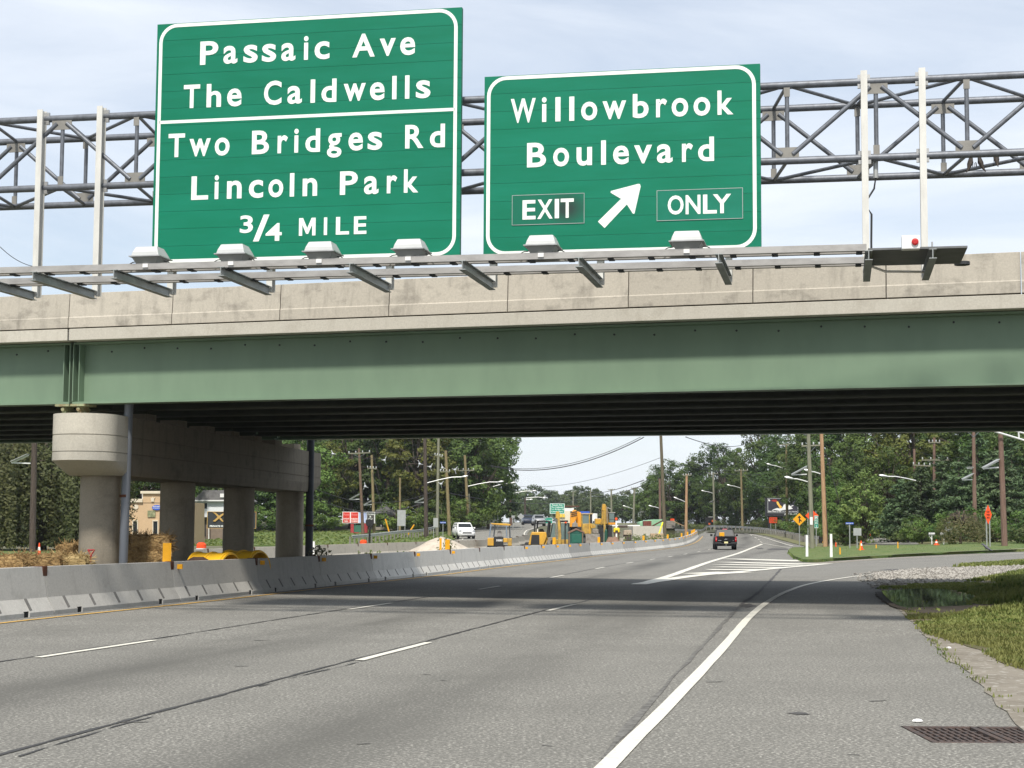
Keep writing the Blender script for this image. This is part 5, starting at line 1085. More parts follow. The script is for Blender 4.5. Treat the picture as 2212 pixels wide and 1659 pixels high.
# ------------------------------------------------------------------ trees and shrubs
import numpy as np
def quads_mesh(name, C, N, S, asp, m, rng):
    """one mesh of leaf shaped faces: centres C, normals N, sizes S"""
    n = len(C); a = rng.normal(size=(n, 3)); u = np.cross(N, a); u /= np.linalg.norm(u, axis=1)[:, None]+1e-9; w = np.cross(N, u)
    u = u*S[:, None]; w = w*(S*asp)[:, None]
    V = np.stack([C-u*.5, C-w*.5+u*.1, C+u*.6, C+w*.5+u*.1], 1).reshape(-1, 3); me = bpy.data.meshes.new(name)
    me.vertices.add(4*n); me.vertices.foreach_set('co', V.ravel().astype(np.float32)); me.loops.add(4*n); me.loops.foreach_set('vertex_index', np.arange(4*n, dtype=np.int32))
    me.polygons.add(n); me.polygons.foreach_set('loop_start', np.arange(0, 4*n, 4, dtype=np.int32)); me.polygons.foreach_set('loop_total', np.full(n, 4, dtype=np.int32)); me.update(); me.validate(); me.materials.append(m); return me
def limb_mesh(name, limbs, m):
    mb = MB()
    for pts, r in limbs: mb.path(pts, r, 7)
    return mb.mesh(name, m, True)
M_bark = mat('bark', (.1, .08, .06), .95, c2=(.045, .036, .028), sc=6, amt=.8, stretch=(3, 3, .6))
def broadleaf(seed, H, Rd, m, ncl=95, per=115, leaf=.4, low=.18, squash=1.):
    """crown of leaf clumps on limbs; the height H includes the trunk"""
    rng = np.random.default_rng(seed); rnd = random.Random(seed); z0 = H*low; cz = z0+(H-z0)*.5; hz = (H-z0)*.5; cl = []; limbs = []
    while len(cl) < ncl:
        d = rng.normal(size=3); d /= np.linalg.norm(d); r = rng.uniform(.35, 1.)**.55
        lob = 1+.28*noise.noise(Vector((d[0]*1.7+seed, d[1]*1.7, d[2]*1.7)))
        wz = 1-.35*max(0, d[2])**2
        p = np.array([d[0]*Rd*r*lob*wz, d[1]*Rd*r*lob*wz, cz+d[2]*hz*r*lob*squash])
        if p[2] > z0*.8: cl.append(p)
    cl = np.array(cl); C = []; N = []
    for p in cl:
        s = rng.uniform(.5, 1.15)*Rd*.21; k = int(per*rng.uniform(.6, 1.4)); g = rng.normal(size=(k, 3)); g /= np.linalg.norm(g, axis=1)[:, None]; g *= (rng.uniform(.3, 1, k)**.5)[:, None]
        q = p+g*np.array([s*1.25, s*1.25, s*.8]); C.append(q); o = p-np.array([0, 0, cz]); o = o/(np.linalg.norm(o)+1e-6)
        n = g*.75+o*.45+np.array([0, 0, .45])+rng.normal(size=(k, 3))*.5; N.append(n/np.linalg.norm(n, axis=1)[:, None])
    C = np.concatenate(C); N = np.concatenate(N); S = rng.uniform(.55, 1.25, len(C))*leaf
    limbs.append(([(0, 0, -.3), (rnd.uniform(-.1, .1), rnd.uniform(-.1, .1), z0), (rnd.uniform(-.3, .3), rnd.uniform(-.3, .3), cz), (0, 0, H*.9)], [H*.022, H*.017, H*.011, H*.003]))
    for p in cl[::3]:
        b = Vector((0, 0, rnd.uniform(z0, cz))); p = Vector(p); md = b.lerp(p, .5)+Vector((0, 0, .05*H)); limbs.append(([b, md, p], [H*.008, H*.005, H*.002]))
    return quads_mesh('crown', C, N, S, .62, m, rng), limb_mesh('trunk', limbs, M_bark)
def pine(seed, H, Rd, m, leaf=.3):
    rng = np.random.default_rng(seed); C = []; N = []; limbs = [([(0, 0, -.2), (0, 0, H*.5), (0, 0, H)], [H*.022, H*.014, .02])]; z = H*.04
    while z < H*.98:
        f = 1-z/H; rr = Rd*(f**.75)*rng.uniform(.75, 1.15)+.12; nb = int(5+4*f)
        for b in range(nb):
            a = rng.uniform(0, 6.283); L_ = rr*rng.uniform(.65, 1.1); up = rng.uniform(-.05, .28); e = np.array([math.cos(a)*L_, math.sin(a)*L_, L_*up]); limbs.append(([(0, 0, z), tuple(np.array([0, 0, z])+e*.55+[0, 0, -.03*L_]), tuple(np.array([0, 0, z])+e)], [.03+f*.03, .02, .008]))
            k = int(26*L_/.9)+8; t = rng.uniform(.25, 1.05, k); q = np.array([0, 0, z])+t[:, None]*e+rng.normal(size=(k, 3))*np.array([.17, .17, .07])*(.5+L_*.35); C.append(q)
            n = rng.normal(size=(k, 3))*.55+np.array([math.cos(a)*.3, math.sin(a)*.3, .9]); N.append(n/np.linalg.norm(n, axis=1)[:, None])
        z += H*rng.uniform(.025, .05)
    C = np.concatenate(C); N = np.concatenate(N); return quads_mesh('crown', C, N, rng.uniform(.6, 1.3, len(C))*leaf, .5, m, rng), limb_mesh('trunk', limbs, M_bark)
def weeper(seed, H, Rd, m, ns=420, leaf=.24):
    rng = np.random.default_rng(seed); C = []; N = []; limbs = [([(0, 0, -.3), (.1, 0, H*.35), (0, .1, H*.7), (0, 0, H*.92)], [H*.04, H*.032, H*.02, .04])]
    bc = [(rng.uniform(0, 6.283), Rd*rng.uniform(.25, 1)**.6) for _ in range(max(12, ns//11))]
    for i in range(ns):
        a, r = bc[i % len(bc)]; a += rng.normal()*.35/max(r, .6); r = max(.1, r+rng.normal()*.2); zt_ = H*(1-.42*(r/Rd)**2)*rng.uniform(.82, 1.0); x, y = math.cos(a)*r, math.sin(a)*r; L_ = min(zt_-.25, rng.uniform(.35, 1.)*H*.75); k = int(L_*9)+4; t = rng.uniform(0, 1, k)
        q = np.stack([x+t*math.cos(a)*.25+rng.normal(size=k)*.1, y+t*math.sin(a)*.25+rng.normal(size=k)*.1, zt_-t*L_], 1); C.append(q); n = rng.normal(size=(k, 3))*.5+np.array([math.cos(a), math.sin(a), .25]); N.append(n/np.linalg.norm(n, axis=1)[:, None])
        if i % 14 == 0: limbs.append(([(0, 0, H*.5), (x*.5, y*.5, zt_*1.0), (x, y, zt_)], [.09, .05, .02]))
    C = np.concatenate(C); N = np.concatenate(N); return quads_mesh('crown', C, N, rng.uniform(.6, 1.3, len(C))*leaf, .5, m, rng), limb_mesh('trunk', limbs, M_bark)
F_dark = leafmat('leaves_dark', (.022, .05, .013), (.085, .135, .031)); F_mid = leafmat('leaves_mid', (.036, .08, .018), (.125, .19, .042)); F_yel = leafmat('leaves_yellow_green', (.06, .095, .016), (.17, .185, .04)); F_light = leafmat('leaves_light', (.075, .135, .03), (.16, .22, .06))
F_pine = leafmat('needles', (.03, .062, .026), (.09, .14, .06), .5, .12); F_wil = leafmat('willow_leaves', (.04, .06, .022), (.13, .145, .055), .9); F_far = leafmat('leaves_far', (.035, .065, .025), (.095, .13, .05), .25); F_bush = leafmat('bush_leaves', (.045, .08, .02), (.13, .155, .05), .7)
PT = {'a': broadleaf(1, 17, 5.2, F_dark, ncl=110, low=.06), 'b': broadleaf(2, 19, 4.6, F_mid, ncl=110, squash=1.05, low=.07), 'c': broadleaf(3, 15, 5.5, F_mid, ncl=110, low=.04), 'd': broadleaf(4, 18, 5.0, F_dark, ncl=110, low=.05), 'y': broadleaf(5, 15, 4.2, F_yel, ncl=80), 'f': broadleaf(6, 11, 5.5, F_far, ncl=70, per=60, leaf=.6, low=.08), 'g': broadleaf(7, 12, 4.6, F_far, ncl=70, per=60, leaf=.6, low=.1),
      'l': broadleaf(8, 6.4, 2.0, F_light, ncl=70, per=70, leaf=.24, low=.06), 's': broadleaf(9, 2.2, 1.5, F_bush, ncl=40, per=60, leaf=.16, low=.02), 't': broadleaf(10, 3.6, 2.2, F_mid, ncl=50, per=80, leaf=.2, low=.02), 'p': pine(11, 7, 2.9, F_pine), 'q': pine(12, 9, 3.2, F_pine), 'w': weeper(13, 9.5, 4.2, F_wil), 'v': weeper(14, 2.6, 1.5, leafmat('shrub_weeping', (.06, .075, .03), (.15, .14, .06), .6), 240, .12), 'e': broadleaf(15, 16, 5, F_dark, ncl=100, low=.0)}
rT = random.Random(77)
def tree(k, x, y, h, label, group=None, name='tree', cat='tree', wide=1., rz=None, dz=0):
    c, tr = PT[k]; base = {'a': 17, 'b': 19, 'c': 15, 'd': 18, 'y': 15, 'f': 11, 'g': 12, 'l': 6.4, 's': 2.2, 't': 3.6, 'p': 7, 'q': 9, 'w': 9.5, 'v': 2.6, 'e': 16}[k]; s = h/base
    t = thing(name, label, cat, (x, y, gz(x, y)+dz), rT.uniform(0, 6.28) if rz is None else rz, group); t.scale = (s*wide, s*wide, s); put('crown', c, t); put('trunk', tr, t); return t
def Xp(px, Y): return (px-1106)/FPX*Y
GW = 'trees of the left hand wood'
for i, (px, Y, h, k) in enumerate(((395, 205, 15, 'a'), (450, 222, 18, 'd'), (500, 208, 15, 'e'), (545, 224, 18, 'b'), (590, 206, 16, 'e'), (640, 220, 19, 'd'), (665, 206, 13, 'c'), (715, 226, 20, 'a'), (760, 214, 17, 'd'), (790, 236, 21, 'b'), (838, 214, 18, 'a'), (875, 232, 20, 'd'), (915, 213, 16, 'e'), (950, 240, 21, 'b'), (965, 216, 17.5, 'd'), (1012, 218, 17, 'e'), (1030, 232, 19.5, 'a'), (600, 262, 24, 'd'), (690, 268, 25, 'a'), (780, 265, 24, 'd'), (860, 270, 25, 'b'), (930, 262, 23, 'd'), (990, 258, 22, 'a'), (520, 262, 23, 'a'))):
    tree(k, Xp(px, Y), Y, h, 'tall dark broadleaf tree in the dense left hand wood', GW)
tree('y', Xp(905, 207), 207, 15.5, 'yellowing tree behind the dark lamp pole in the left wood')
tree('y', Xp(715, 208), 208, 11.5, 'yellow green tree low behind the restaurant sign'); tree('c', Xp(1040, 236), 236, 12.5, 'rounded tree at the right end of the left wood')
tree('g', Xp(1083, 262), 262, 8.5, 'low tree beside the guardrail end where the left wood stops')
for i, (px, Y, h) in enumerate(((600, 203, 4), (660, 201, 3.6), (705, 203, 3.4), (860, 204, 3.8), (955, 204, 4), (1000, 206, 4.4), (1030, 214, 4), (560, 200, 3.6), (520, 200, 3.4), (900, 203, 3.2))):
    tree('t', Xp(px, Y), Y, h, 'leafy shrub at the foot of the left hand wood', 'shrubs below the left wood', 'shrub', 'shrub', 1.25)
for i, (px, Y, h, w) in enumerate(((-5, 114, 10, 1.1), (95, 116, 10.5, 1.05), (165, 119, 9.5, 1.))):
    tree('w', Xp(px, Y), Y, h, 'drooping tree with hanging branches, %s of the three at far left' % ('leftmost', 'middle', 'rightmost')[i], 'drooping trees at far left', 'weeping_tree', 'tree', w)
for px, Y, h, k in ((230, 150, 13, 'd'), (300, 160, 15, 'a'), (350, 165, 14, 'd'), (130, 150, 14, 'a'), (20, 150, 15, 'd')):
    tree(k, Xp(px, Y), Y, h, 'dark tree in the background behind the first pier columns', 'trees behind the pier columns')
for i, (px, Y, h, k) in enumerate(((1125, 470, 10, 'f'), (1152, 520, 12.5, 'g'), (1180, 500, 10.5, 'f'), (1112, 420, 7, 'g'), (1205, 560, 11.5, 'g'), (1232, 520, 11, 'f'), (1258, 540, 13, 'f'), (1283, 500, 11, 'g'), (1305, 470, 9, 'f'), (1330, 500, 9, 'g'), (1352, 450, 9.5, 'f'), (1378, 430, 8.5, 'g'), (1398, 400, 8.5, 'f'), (1145, 430, 6, 'f'), (1300, 430, 6.5, 'f'), (1345, 400, 7, 'g'), (1220, 470, 6.5, 'f'), (1375, 370, 6.5, 'g'), (1270, 450, 7, 'g'), (1170, 460, 6.5, 'g'))):
    tree(k, Xp(px, Y), Y, h, 'distant hazy tree at the end of the road', 'distant trees at the end of the road')
GRW = 'trees of the right hand wood'
for i, (px, Y, h, k) in enumerate(((1418, 335, 13, 'd'), (1448, 325, 13.5, 'a'), (1480, 335, 14, 'b'), (1505, 325, 15, 'd'), (1535, 325, 16.5, 'a'), (1565, 310, 16, 'd'), (1595, 315, 16, 'b'), (1640, 292, 18.5, 'd'), (1610, 300, 14, 'e'), (1672, 282, 16.5, 'a'), (1700, 268, 15.5, 'e'), (1730, 255, 16, 'b'), (1762, 225, 16, 'd'), (1795, 215, 16, 'a'), (1830, 205, 16.5, 'd'), (1860, 200, 15, 'b'), (1895, 190, 16, 'a'), (1935, 185, 14, 'y'), (1975, 180, 14.5, 'y'), (2005, 185, 14.5, 'd'), (2045, 175, 13, 'a'), (2085, 172, 15, 'y'), (2120, 165, 14.5, 'd'), (2160, 160, 15, 'a'), (2200, 150, 14, 'e'), (2245, 145, 15, 'd'), (1850, 170, 9, 'e'), (1770, 190, 9, 'e'), (1680, 262, 9, 'e'), (1540, 318, 9, 'e'), (1470, 330, 9, 'e'), (1510, 330, 8, 'e'), (1440, 332, 8, 'e'), (1590, 305, 8, 'e'), (1810, 165, 7, 'c'), (1920, 160, 9, 'e'))):
    tree(k, Xp(px, Y), Y, h, 'tall green tree in the wood on the right' if k != 'y' else 'yellow green tree topping the wood on the right', GRW)
tree('c', Xp(1408, 330), 330, 11, 'rounded tree at the left edge of the right hand wood')
tree('l', Xp(1866, 138), 138, 6.4, 'bright green young tree behind the blue street sign', wide=.95); tree('l', Xp(1822, 140), 140, 3.6, 'low bright green tree left of the young tree')
for i, (px, Y, h, k, w) in enumerate(((1945, 134, 5.4, 'p', 1.), (1990, 131, 6.2, 'p', 1.05), (2035, 134, 7, 'q', 1.), (2072, 129, 6.4, 'p', 1.1), (2112, 140, 9.2, 'q', 1.), (2150, 132, 7.4, 'p', 1.05), (2185, 136, 8.6, 'q', .9))):
    tree(k, Xp(px, Y), Y, h, 'blue green pine, %s from the left in the row on the right' % ORD[i], 'pines on the right', 'pine_tree', 'pine tree', w)
tree('v', Xp(2072, 108), 108, 2.5, 'weeping shrub behind the pale square sign back', name='weeping_shrub', cat='shrub', wide=1.1); tree('s', Xp(2048, 108), 108, 2.1, 'ivy covered stump below the pale square sign back', name='ivy_shrub', cat='shrub', wide=.55)
for i, (px, Y, h, k) in enumerate(((1712, 222, 3, 't'), (1728, 205, 3, 't'), (1750, 195, 2.8, 's'), (1800, 152, 2.8, 't'), (1830, 146, 2.2, 's'), (1850, 148, 2.6, 't'), (1770, 180, 2.8, 't'), (1690, 240, 2.2, 's'), (1664, 268, 2.4, 's'), (1620, 285, 2.4, 's'), (1560, 300, 2.2, 's'), (1520, 303, 2., 's'), (1500, 306, 2., 's'), (1640, 278, 2., 's'), (1990, 122, 2.2, 't'), (2030, 120, 2.4, 't'), (2120, 116, 2.6, 't'), (2150, 112, 2., 's'), (2195, 108, 2.4, 't'), (2225, 104, 2.2, 's'), (1960, 126, 1.8, 's'))):
    tree(k, Xp(px, Y), Y, h, 'green roadside bush on the right hand verge', 'bushes on the right verge', 'bush', 'shrub', 1.2)
# weeds behind the barriers
def weeds(name, px0, px1, Y0, Y1, n, h0, h1, label, m, seed, flowers=False):
    rng = np.random.default_rng(seed); C = []; N = []
    for i in range(n):
        Y = rng.uniform(Y0, Y1); x = Xp(rng.uniform(px0, px1), Y); x = min(x, bx(Y)-1.1-rng.uniform(0, 3)) if px0 > 1200 else x; z = gz(x, Y); h = rng.uniform(h0, h1); k = int(26*h)+8; t = rng.uniform(0, 1, k); l = rng.normal(size=2)*.18*h
        C.append(np.stack([x+t*l[0]+rng.normal(size=k)*.1*h*(1-t*.6), Y+t*l[1]+rng.normal(size=k)*.1*h, z+t*h], 1)); nn = rng.normal(size=(k, 3))+[0, -.5, .3]; N.append(nn/np.linalg.norm(nn, axis=1)[:, None])
    C = np.concatenate(C); o = put(name, quads_mesh(name, C, np.concatenate(N), rng.uniform(.08, .2, len(C)), .45, m, rng)); return tag(o, label, 'weeds', kind='stuff')
weeds('weeds', 1446, 1500, 140, 178, 260, .7, 1.9, 'tall flowering weeds inside the far bend of the barriers', F_bush, 3); weeds('weed_flowers', 1446, 1500, 140, 178, 9, 1.3, 1.6, 'cream flower heads among the weeds at the bend', mat('flower_cream', (.6, .6, .45), .8, amt=.2), 5)
weeds('weeds', 675, 708, 52, 56, 36, .4, 1.25, 'dark spindly bush growing behind the barrier beside the dark pipe', leafmat('weed_dark', (.03, .045, .02), (.09, .09, .04), .8), 7)
weeds('weeds', 955, 985, 84, 92, 14, .7, 1.5, 'green weeds standing in front of the gravel heap', F_bush, 9); weeds('weeds', 740, 930, 70, 95, 70, .2, .6, 'sparse weeds along the foot of the tan barriers', F_bush, 10)
# ------------------------------------------------------------------ work area ground, machines and materials
def band(q0, q1, y0, y1, n=24):
    ys = [y0+(y1-y0)*k/n for k in range(n+1)]; return [Vector((bx(y)+q0/.97, y)) for y in ys]+[Vector((bx(y)+q1/.97, y)) for y in reversed(ys)]
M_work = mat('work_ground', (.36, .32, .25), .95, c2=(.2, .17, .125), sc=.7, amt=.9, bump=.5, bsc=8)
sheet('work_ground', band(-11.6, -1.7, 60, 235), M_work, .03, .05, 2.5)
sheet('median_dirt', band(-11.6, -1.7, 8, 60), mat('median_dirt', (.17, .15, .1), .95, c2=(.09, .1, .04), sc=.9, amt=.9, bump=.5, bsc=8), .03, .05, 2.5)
sheet('near_lawn_left', [Vector(p) for p in ((-60, 78), (-22, 78), (-17, 98), (-14, 118), (-60, 122))], M_lawn, .05, .06, 3.)
class Px:
    """a thing drawn by its front outline at its own distance; parts get real depth"""
    def __init__(s, name, label, cat, zm, base, Y, rz=0, group=None):
        b = at(*zm(*base), Y); s.g = gz(b.x, b.y); s.b = Vector((b.x, b.y, s.g)); s.zm = zm; s.Y = Y; s.t = thing(name, label, cat, s.b, rz, group)
    def p(s, x, y): q = at(*s.zm(x, y), s.Y)-s.b; return q.x, q.z
    def P(s, x, y, d=0): u, w = s.p(x, y); return Vector((u, d, w))
    def poly(s, n, m, pts, d0, d1, bevel=0, par=None): return MB().prism([s.p(*q) for q in pts], d0, d1, 'y').build(n, m, par or s.t, bevel=bevel)
    def rect(s, n, m, x0, y0, x1, y1, d0, d1, bevel=0, par=None): return s.poly(n, m, [(x0, y1), (x1, y1), (x1, y0), (x0, y0)], d0, d1, bevel, par)
    def rod(s, n, m, a, b, d, r, d2=None): return MB().tube(s.P(*a, d), s.P(*b, d if d2 is None else d2), r, n=8).build(n, m, s.t, smooth=True)
    def wheel(s, x, d, r, w, m=None, zc=None):
        u = s.p(x, 0)[0]; z = r if zc is None else zc
        o = MB().lathe([(r*.55, -w/2), (r*.93, -w/2), (r, -w*.3), (r, w*.3), (r*.93, w/2), (r*.55, w/2)], n=20, M=Matrix.Translation((u, d, z)) @ Matrix.Rotation(R(90), 4, 'Y')).build('wheel', m or M_black, s.t, smooth=True); MB().lathe([(r*.5, -w*.42), (r*.54, w*.42)], n=14, M=Matrix.Translation((u, d, z)) @ Matrix.Rotation(R(90), 4, 'Y')).build('rim', M_yellow, o)
    def down(s, x0, x1, y, n, m, d0, d1):     # fills from a height in the picture down to the ground
        a, z = s.p(x0, y); b, _ = s.p(x1, y); return MB().box(((a+b)/2, (d0+d1)/2, z/2), (b-a, d1-d0, z)).build(n, m, s.t)
Y_mach = mat('machine_yellow', (.62, .34, .03), .5, c2=(.35, .2, .05), sc=2.5, amt=.6); Y_cat = mat('machine_yellow_dull', (.5, .31, .05), .55, c2=(.22, .14, .05), sc=2., amt=.8); Y_or = mat('machine_orange', (.75, .31, .02), .45, c2=(.45, .2, .03), sc=2., amt=.4)
G_mach = glassm('machine_glass', (.12, .17, .16)); K_mach = mat('machine_black', (.02, .021, .022), .6, amt=.3); B_post = mat('rops_blue_grey', (.19, .24, .3), .5, amt=.2); T_steel = mat('worn_steel', (.3, .28, .25), .6, .3, c2=(.16, .13, .1), sc=3, amt=.7)
d = Px('bulldozer', 'yellow bulldozer with open roof frame seen from behind', 'bulldozer', zM6, (370, 1100), 128)
d.poly('roof', Y_mach, [(180, 608), (520, 615), (610, 632), (612, 662), (518, 662), (182, 632)], 0, 1.7, .03)
for a, b, q in (((192, 625), (148, 915), .05), ((518, 650), (528, 940), .05), ((272, 640), (238, 905), 1.6), ((588, 650), (600, 940), 1.6)): d.rod('roof_post', B_post, a, b, q, .05)
d.rect('fender', Y_mach, 110, 930, 242, 1100, -.1, 1.9, .03); d.rect('fender', Y_mach, 456, 935, 546, 1025, -.05, 1.9, .03); d.rect('rear_panel', Y_cat, 548, 940, 638, 1106, 0., 1.8, .03)
p_ = d.rect('rear_grille', K_mach, 248, 905, 452, 1110, .05, 2., .02); u0, z0 = d.p(300, 1003); u1, z1 = d.p(438, 962); mb = MB(); lay(mb, 'DEERE', u0, u1, z0, z1, .03, .02, .03); mb.build('lettering', M_white, p_)['kind'] = 'stuff'
d.poly('seat', mat('seat_grey', (.3, .29, .28), .8, amt=.2), [(325, 905), (325, 800), (345, 778), (395, 778), (412, 800), (425, 905)], .5, .75, .04)
for a, b in ((100, 240), (480, 640)): d.down(a, b, 1095, 'track', K_mach, -.3, 2.6)
d.down(240, 480, 1090, 'belly', K_mach, .4, 2.2); d.down(60, 690, 1140, 'blade', T_steel, 3.2, 3.4)
d = Px('road_roller', 'yellow roller with black roll bar next to the bulldozer', 'roller', zM6, (1200, 1080), 127)
d.poly('hood', Y_mach, [(1000, 1080), (1050, 880), (1075, 800), (1385, 800), (1400, 900), (1330, 1080)], .0, 2.2, .05); d.poly('grille', K_mach, [(1045, 1078), (1070, 862), (1235, 862), (1240, 1078)], -.03, .02); d.poly('cowl', Y_cat, [(1330, 1078), (1345, 915), (1440, 932), (1385, 1078)], .2, 2.)
for a, b, q in (((1150, 545), (1130, 800), .1), ((1445, 575), (1400, 920), .1), ((1210, 560), (1190, 800), 1.3), ((1480, 590), (1450, 920), 1.3)): d.rod('roll_bar', K_mach, a, b, q, .06)
d.poly('roof', K_mach, [(1140, 540), (1430, 552), (1492, 575), (1485, 590), (1425, 585), (1140, 560)], .05, 1.35); d.poly('seat', K_mach, [(1230, 800), (1240, 735), (1320, 730), (1360, 800)], .8, 1.1, .03)
d.rod('exhaust', M_white, (1197, 800), (1197, 730), .3, .04)
d.wheel(1000, .9, .62, .5); d.wheel(1390, .9, .62, .5)
d = Px('backhoe_loader', 'yellow backhoe with upright arm and glazed cab', 'backhoe', zM6, (1690, 1060), 124)
d.poly('boom', Y_cat, [(1582, 500), (1590, 362), (1620, 350), (1660, 360), (1678, 420), (1672, 515), (1620, 515)], -1.2, -.85, .03); d.poly('stick', Y_cat, [(1625, 510), (1672, 505), (1705, 880), (1695, 1060), (1640, 1060), (1640, 880)], -1.25, -.9, .02); d.rod('ram', T_steel, (1600, 510), (1598, 920), -1.1, .035)
d.rect('roof', K_mach, 1672, 545, 1862, 590, -.3, 1.5, .03); d.rect('beacon', M_orange, 1785, 580, 1830, 606, -.36, -.31)
for a, b, q in (((1690, 590), (1690, 1050), -.25), ((1798, 595), (1795, 1050), -.25), ((1865, 600), (1905, 900), -.25), ((1690, 590), (1690, 1050), 1.4), ((1865, 600), (1900, 900), 1.4)): d.rod('cab_post', K_mach, a, b, q, .045)
d.rect('cab_glass', G_mach, 1700, 610, 1868, 960, -.2, -.18); d.poly('windscreen', G_mach, [(1475, 910), (1535, 615), (1590, 615), (1580, 915)], .8, .83); d.rod('cab_post', K_mach, (1475, 915), (1535, 612), .8, .04)
d.rect('chassis', Y_cat, 1600, 960, 1900, 1075, -.2, 2., .04); d.poly('bucket', T_steel, [(1420, 1070), (1440, 925), (1610, 920), (1612, 1060)], 1.5, 2.4, .03)
for x in (1560, 1900): d.wheel(x, .9, .72, .45)
d.down(1620, 1710, 1060, 'dipper_bucket', K_mach, -1.4, -.8)
d = Px('storage_shed', 'small dark green shed with brown gable trim behind the barriers', 'shed', zM5, (125, 1320), 117)
gs = mat('shed_green', (.012, .085, .06), .5, amt=.25); bt = mat('shed_trim', (.2, .115, .08), .7, amt=.3)
d.poly('wall', gs, [(-60, 1500), (265, 1500), (265, 1075), (115, 1020), (-25, 1075), (-60, 1100)], 0, 1.1); d.poly('roof', bt, [(-75, 1085), (112, 995), (290, 1080), (290, 1108), (112, 1030), (-75, 1115)], -.06, 1.2)
d.rect('door', mat('shed_door', (.015, .11, .075), .5, amt=.2), 10, 1130, 215, 1312, -.03, .0, .01)
for x in (240, -50): d.rect('trim_board', bt, x-8, 1100, x+14, 1480, -.035, .02)
d = Px('excavator', 'orange excavator with folded boom behind the green shed', 'excavator', zM6, (2080, 1000), 168)
d.poly('boom', Y_or, [(1898, 690), (1905, 470), (1915, 400), (1975, 318), (2040, 330), (2060, 420), (2040, 520), (1985, 600), (1955, 690)], -.6, .0, .04); d.poly('boom', Y_or, [(2030, 690), (2030, 480), (2060, 345), (2140, 375), (2168, 460), (2162, 580), (2150, 690)], -.1, .55, .04)
for y in (380, 420, 460): d.rod('hydraulic_hose', K_mach, (1925, y), (2060, y-30), -.65, .035)
d.poly('bucket', T_steel, [(1940, 690), (1950, 610), (2000, 585), (2060, 610), (2070, 690)], -1., -.3, .03); d.rect('house', K_mach, 1900, 690, 2210, 830, -.2, 3., .05); d.rod('ram', T_steel, (1990, 600), (2050, 420), -.3, .06)
for a, b in ((1880, 1990), (2120, 2230)): d.down(a, b, 800, 'track', K_mach, -.6, 3.4)
d = Px('wheel_loader', 'dull yellow loader with large glazed cab in the middle of the work area', 'loader', zM5, (380, 1110), 158)
d.rect('roof', mat('roof_tan', (.4, .31, .17), .6, amt=.2), 222, 668, 470, 694, -.1, 1.6, .03); d.rect('cab_glass', G_mach, 232, 697, 392, 893, .0, .03); d.rect('cab_body', K_mach, 395, 690, 455, 900, .0, 1.5); d.rect('cab_back', G_mach, 240, 700, 390, 890, 1.45, 1.48)
for x in (230, 392): d.rod('cab_post', Y_cat, (x, 690), (x, 900), -.02, .05); d.rod('cab_post', Y_cat, (x, 690), (x, 900), 1.45, .05)
d.poly('body', Y_cat, [(235, 1115), (240, 900), (330, 893), (440, 893), (525, 925), (530, 985), (440, 1000), (430, 1115)], -.2, 2.4, .04); d.poly('lift_arm', Y_mach, [(385, 1115), (380, 905), (398, 900), (410, 1115)], -.5, -.25); d.poly('lift_arm', Y_mach, [(425, 990), (405, 905), (425, 895), (445, 990)], -.5, -.25)
d.rect('tire_guard', T_steel, 452, 1015, 590, 1112, -.1, .4, .05); d.down(300, 600, 1118, 'bucket', T_steel, -1.4, -.7)
for x in (280, 560): d.wheel(x, .6, .8, .6); d.wheel(x, 2., .8, .6)
d = Px('excavator', 'yellow excavator with upright boom and cab facing the road', 'excavator', zM5, (750, 1000), 172)
d.rect('counterweight', Y_mach, 528, 785, 668, 908, .6, 2.6, .06); d.rect('house', Y_cat, 640, 845, 815, 928, .3, 2.8, .05); d.poly('boom', Y_cat, [(648, 905), (652, 560), (668, 468), (728, 470), (752, 520), (782, 570), (800, 905)], -.9, -.35, .04); d.rect('boom_face', Y_mach, 662, 480, 720, 600, -1.02, -.93)
d.poly('stick', Y_cat, [(682, 600), (708, 600), (730, 1080), (690, 1080)], -1.35, -1.05); d.rod('ram', T_steel, (760, 540), (772, 880), -1., .06)
d.rect('cab_frame', K_mach, 806, 655, 948, 872, -.3, 1.3, .05); d.rect('cab_glass', G_mach, 820, 672, 928, 800, -.33, -.31); d.rect('cab_glass', G_mach, 820, 808, 928, 866, -.33, -.31); d.rect('cab_roof', mat('cab_roof_grey', (.35, .34, .32), .6), 800, 648, 952, 664, -.35, 1.35); d.rect('cab_base', Y_or, 804, 872, 962, 918, -.4, 1.4, .02)
for a, b in ((600, 690), (790, 880)): d.down(a, b, 930, 'track', K_mach, -.6, 3.2)
d = Px('light_plant', 'bright yellow light plant on brown wheeled frame', 'generator', zM5, (1000, 1200), 146)
d.poly('hood', mat('plant_yellow', (.8, .6, .02), .45, amt=.15), [(925, 1085), (930, 1000), (950, 985), (1040, 985), (1055, 1010), (1050, 1085)], 0, 1.1, .05); d.rect('vent', K_mach, 955, 1040, 1015, 1085, -.02, .02); d.down(940, 965, 1090, 'leg', M_rust, .1, .2); d.down(1020, 1045, 1090, 'leg', M_rust, .1, .2); d.rect('frame', M_rust, 930, 1088, 1070, 1110, .0, 1.); d.wheel(1050, .5, .3, .2)
d = Px('gas_cylinder', 'dark green gas cylinder standing beside the excavator bucket', 'gas cylinder', zM5, (755, 1195), 144); h_ = d.p(755, 1000)[1]; MB().lathe([(.0, 0), (.13, .0), (.13, h_-.25), (.1, h_-.12), (.04, h_-.06), (.04, h_)], n=14).build('body', mat('cylinder_green', (.01, .07, .04), .4), d.t, smooth=True)
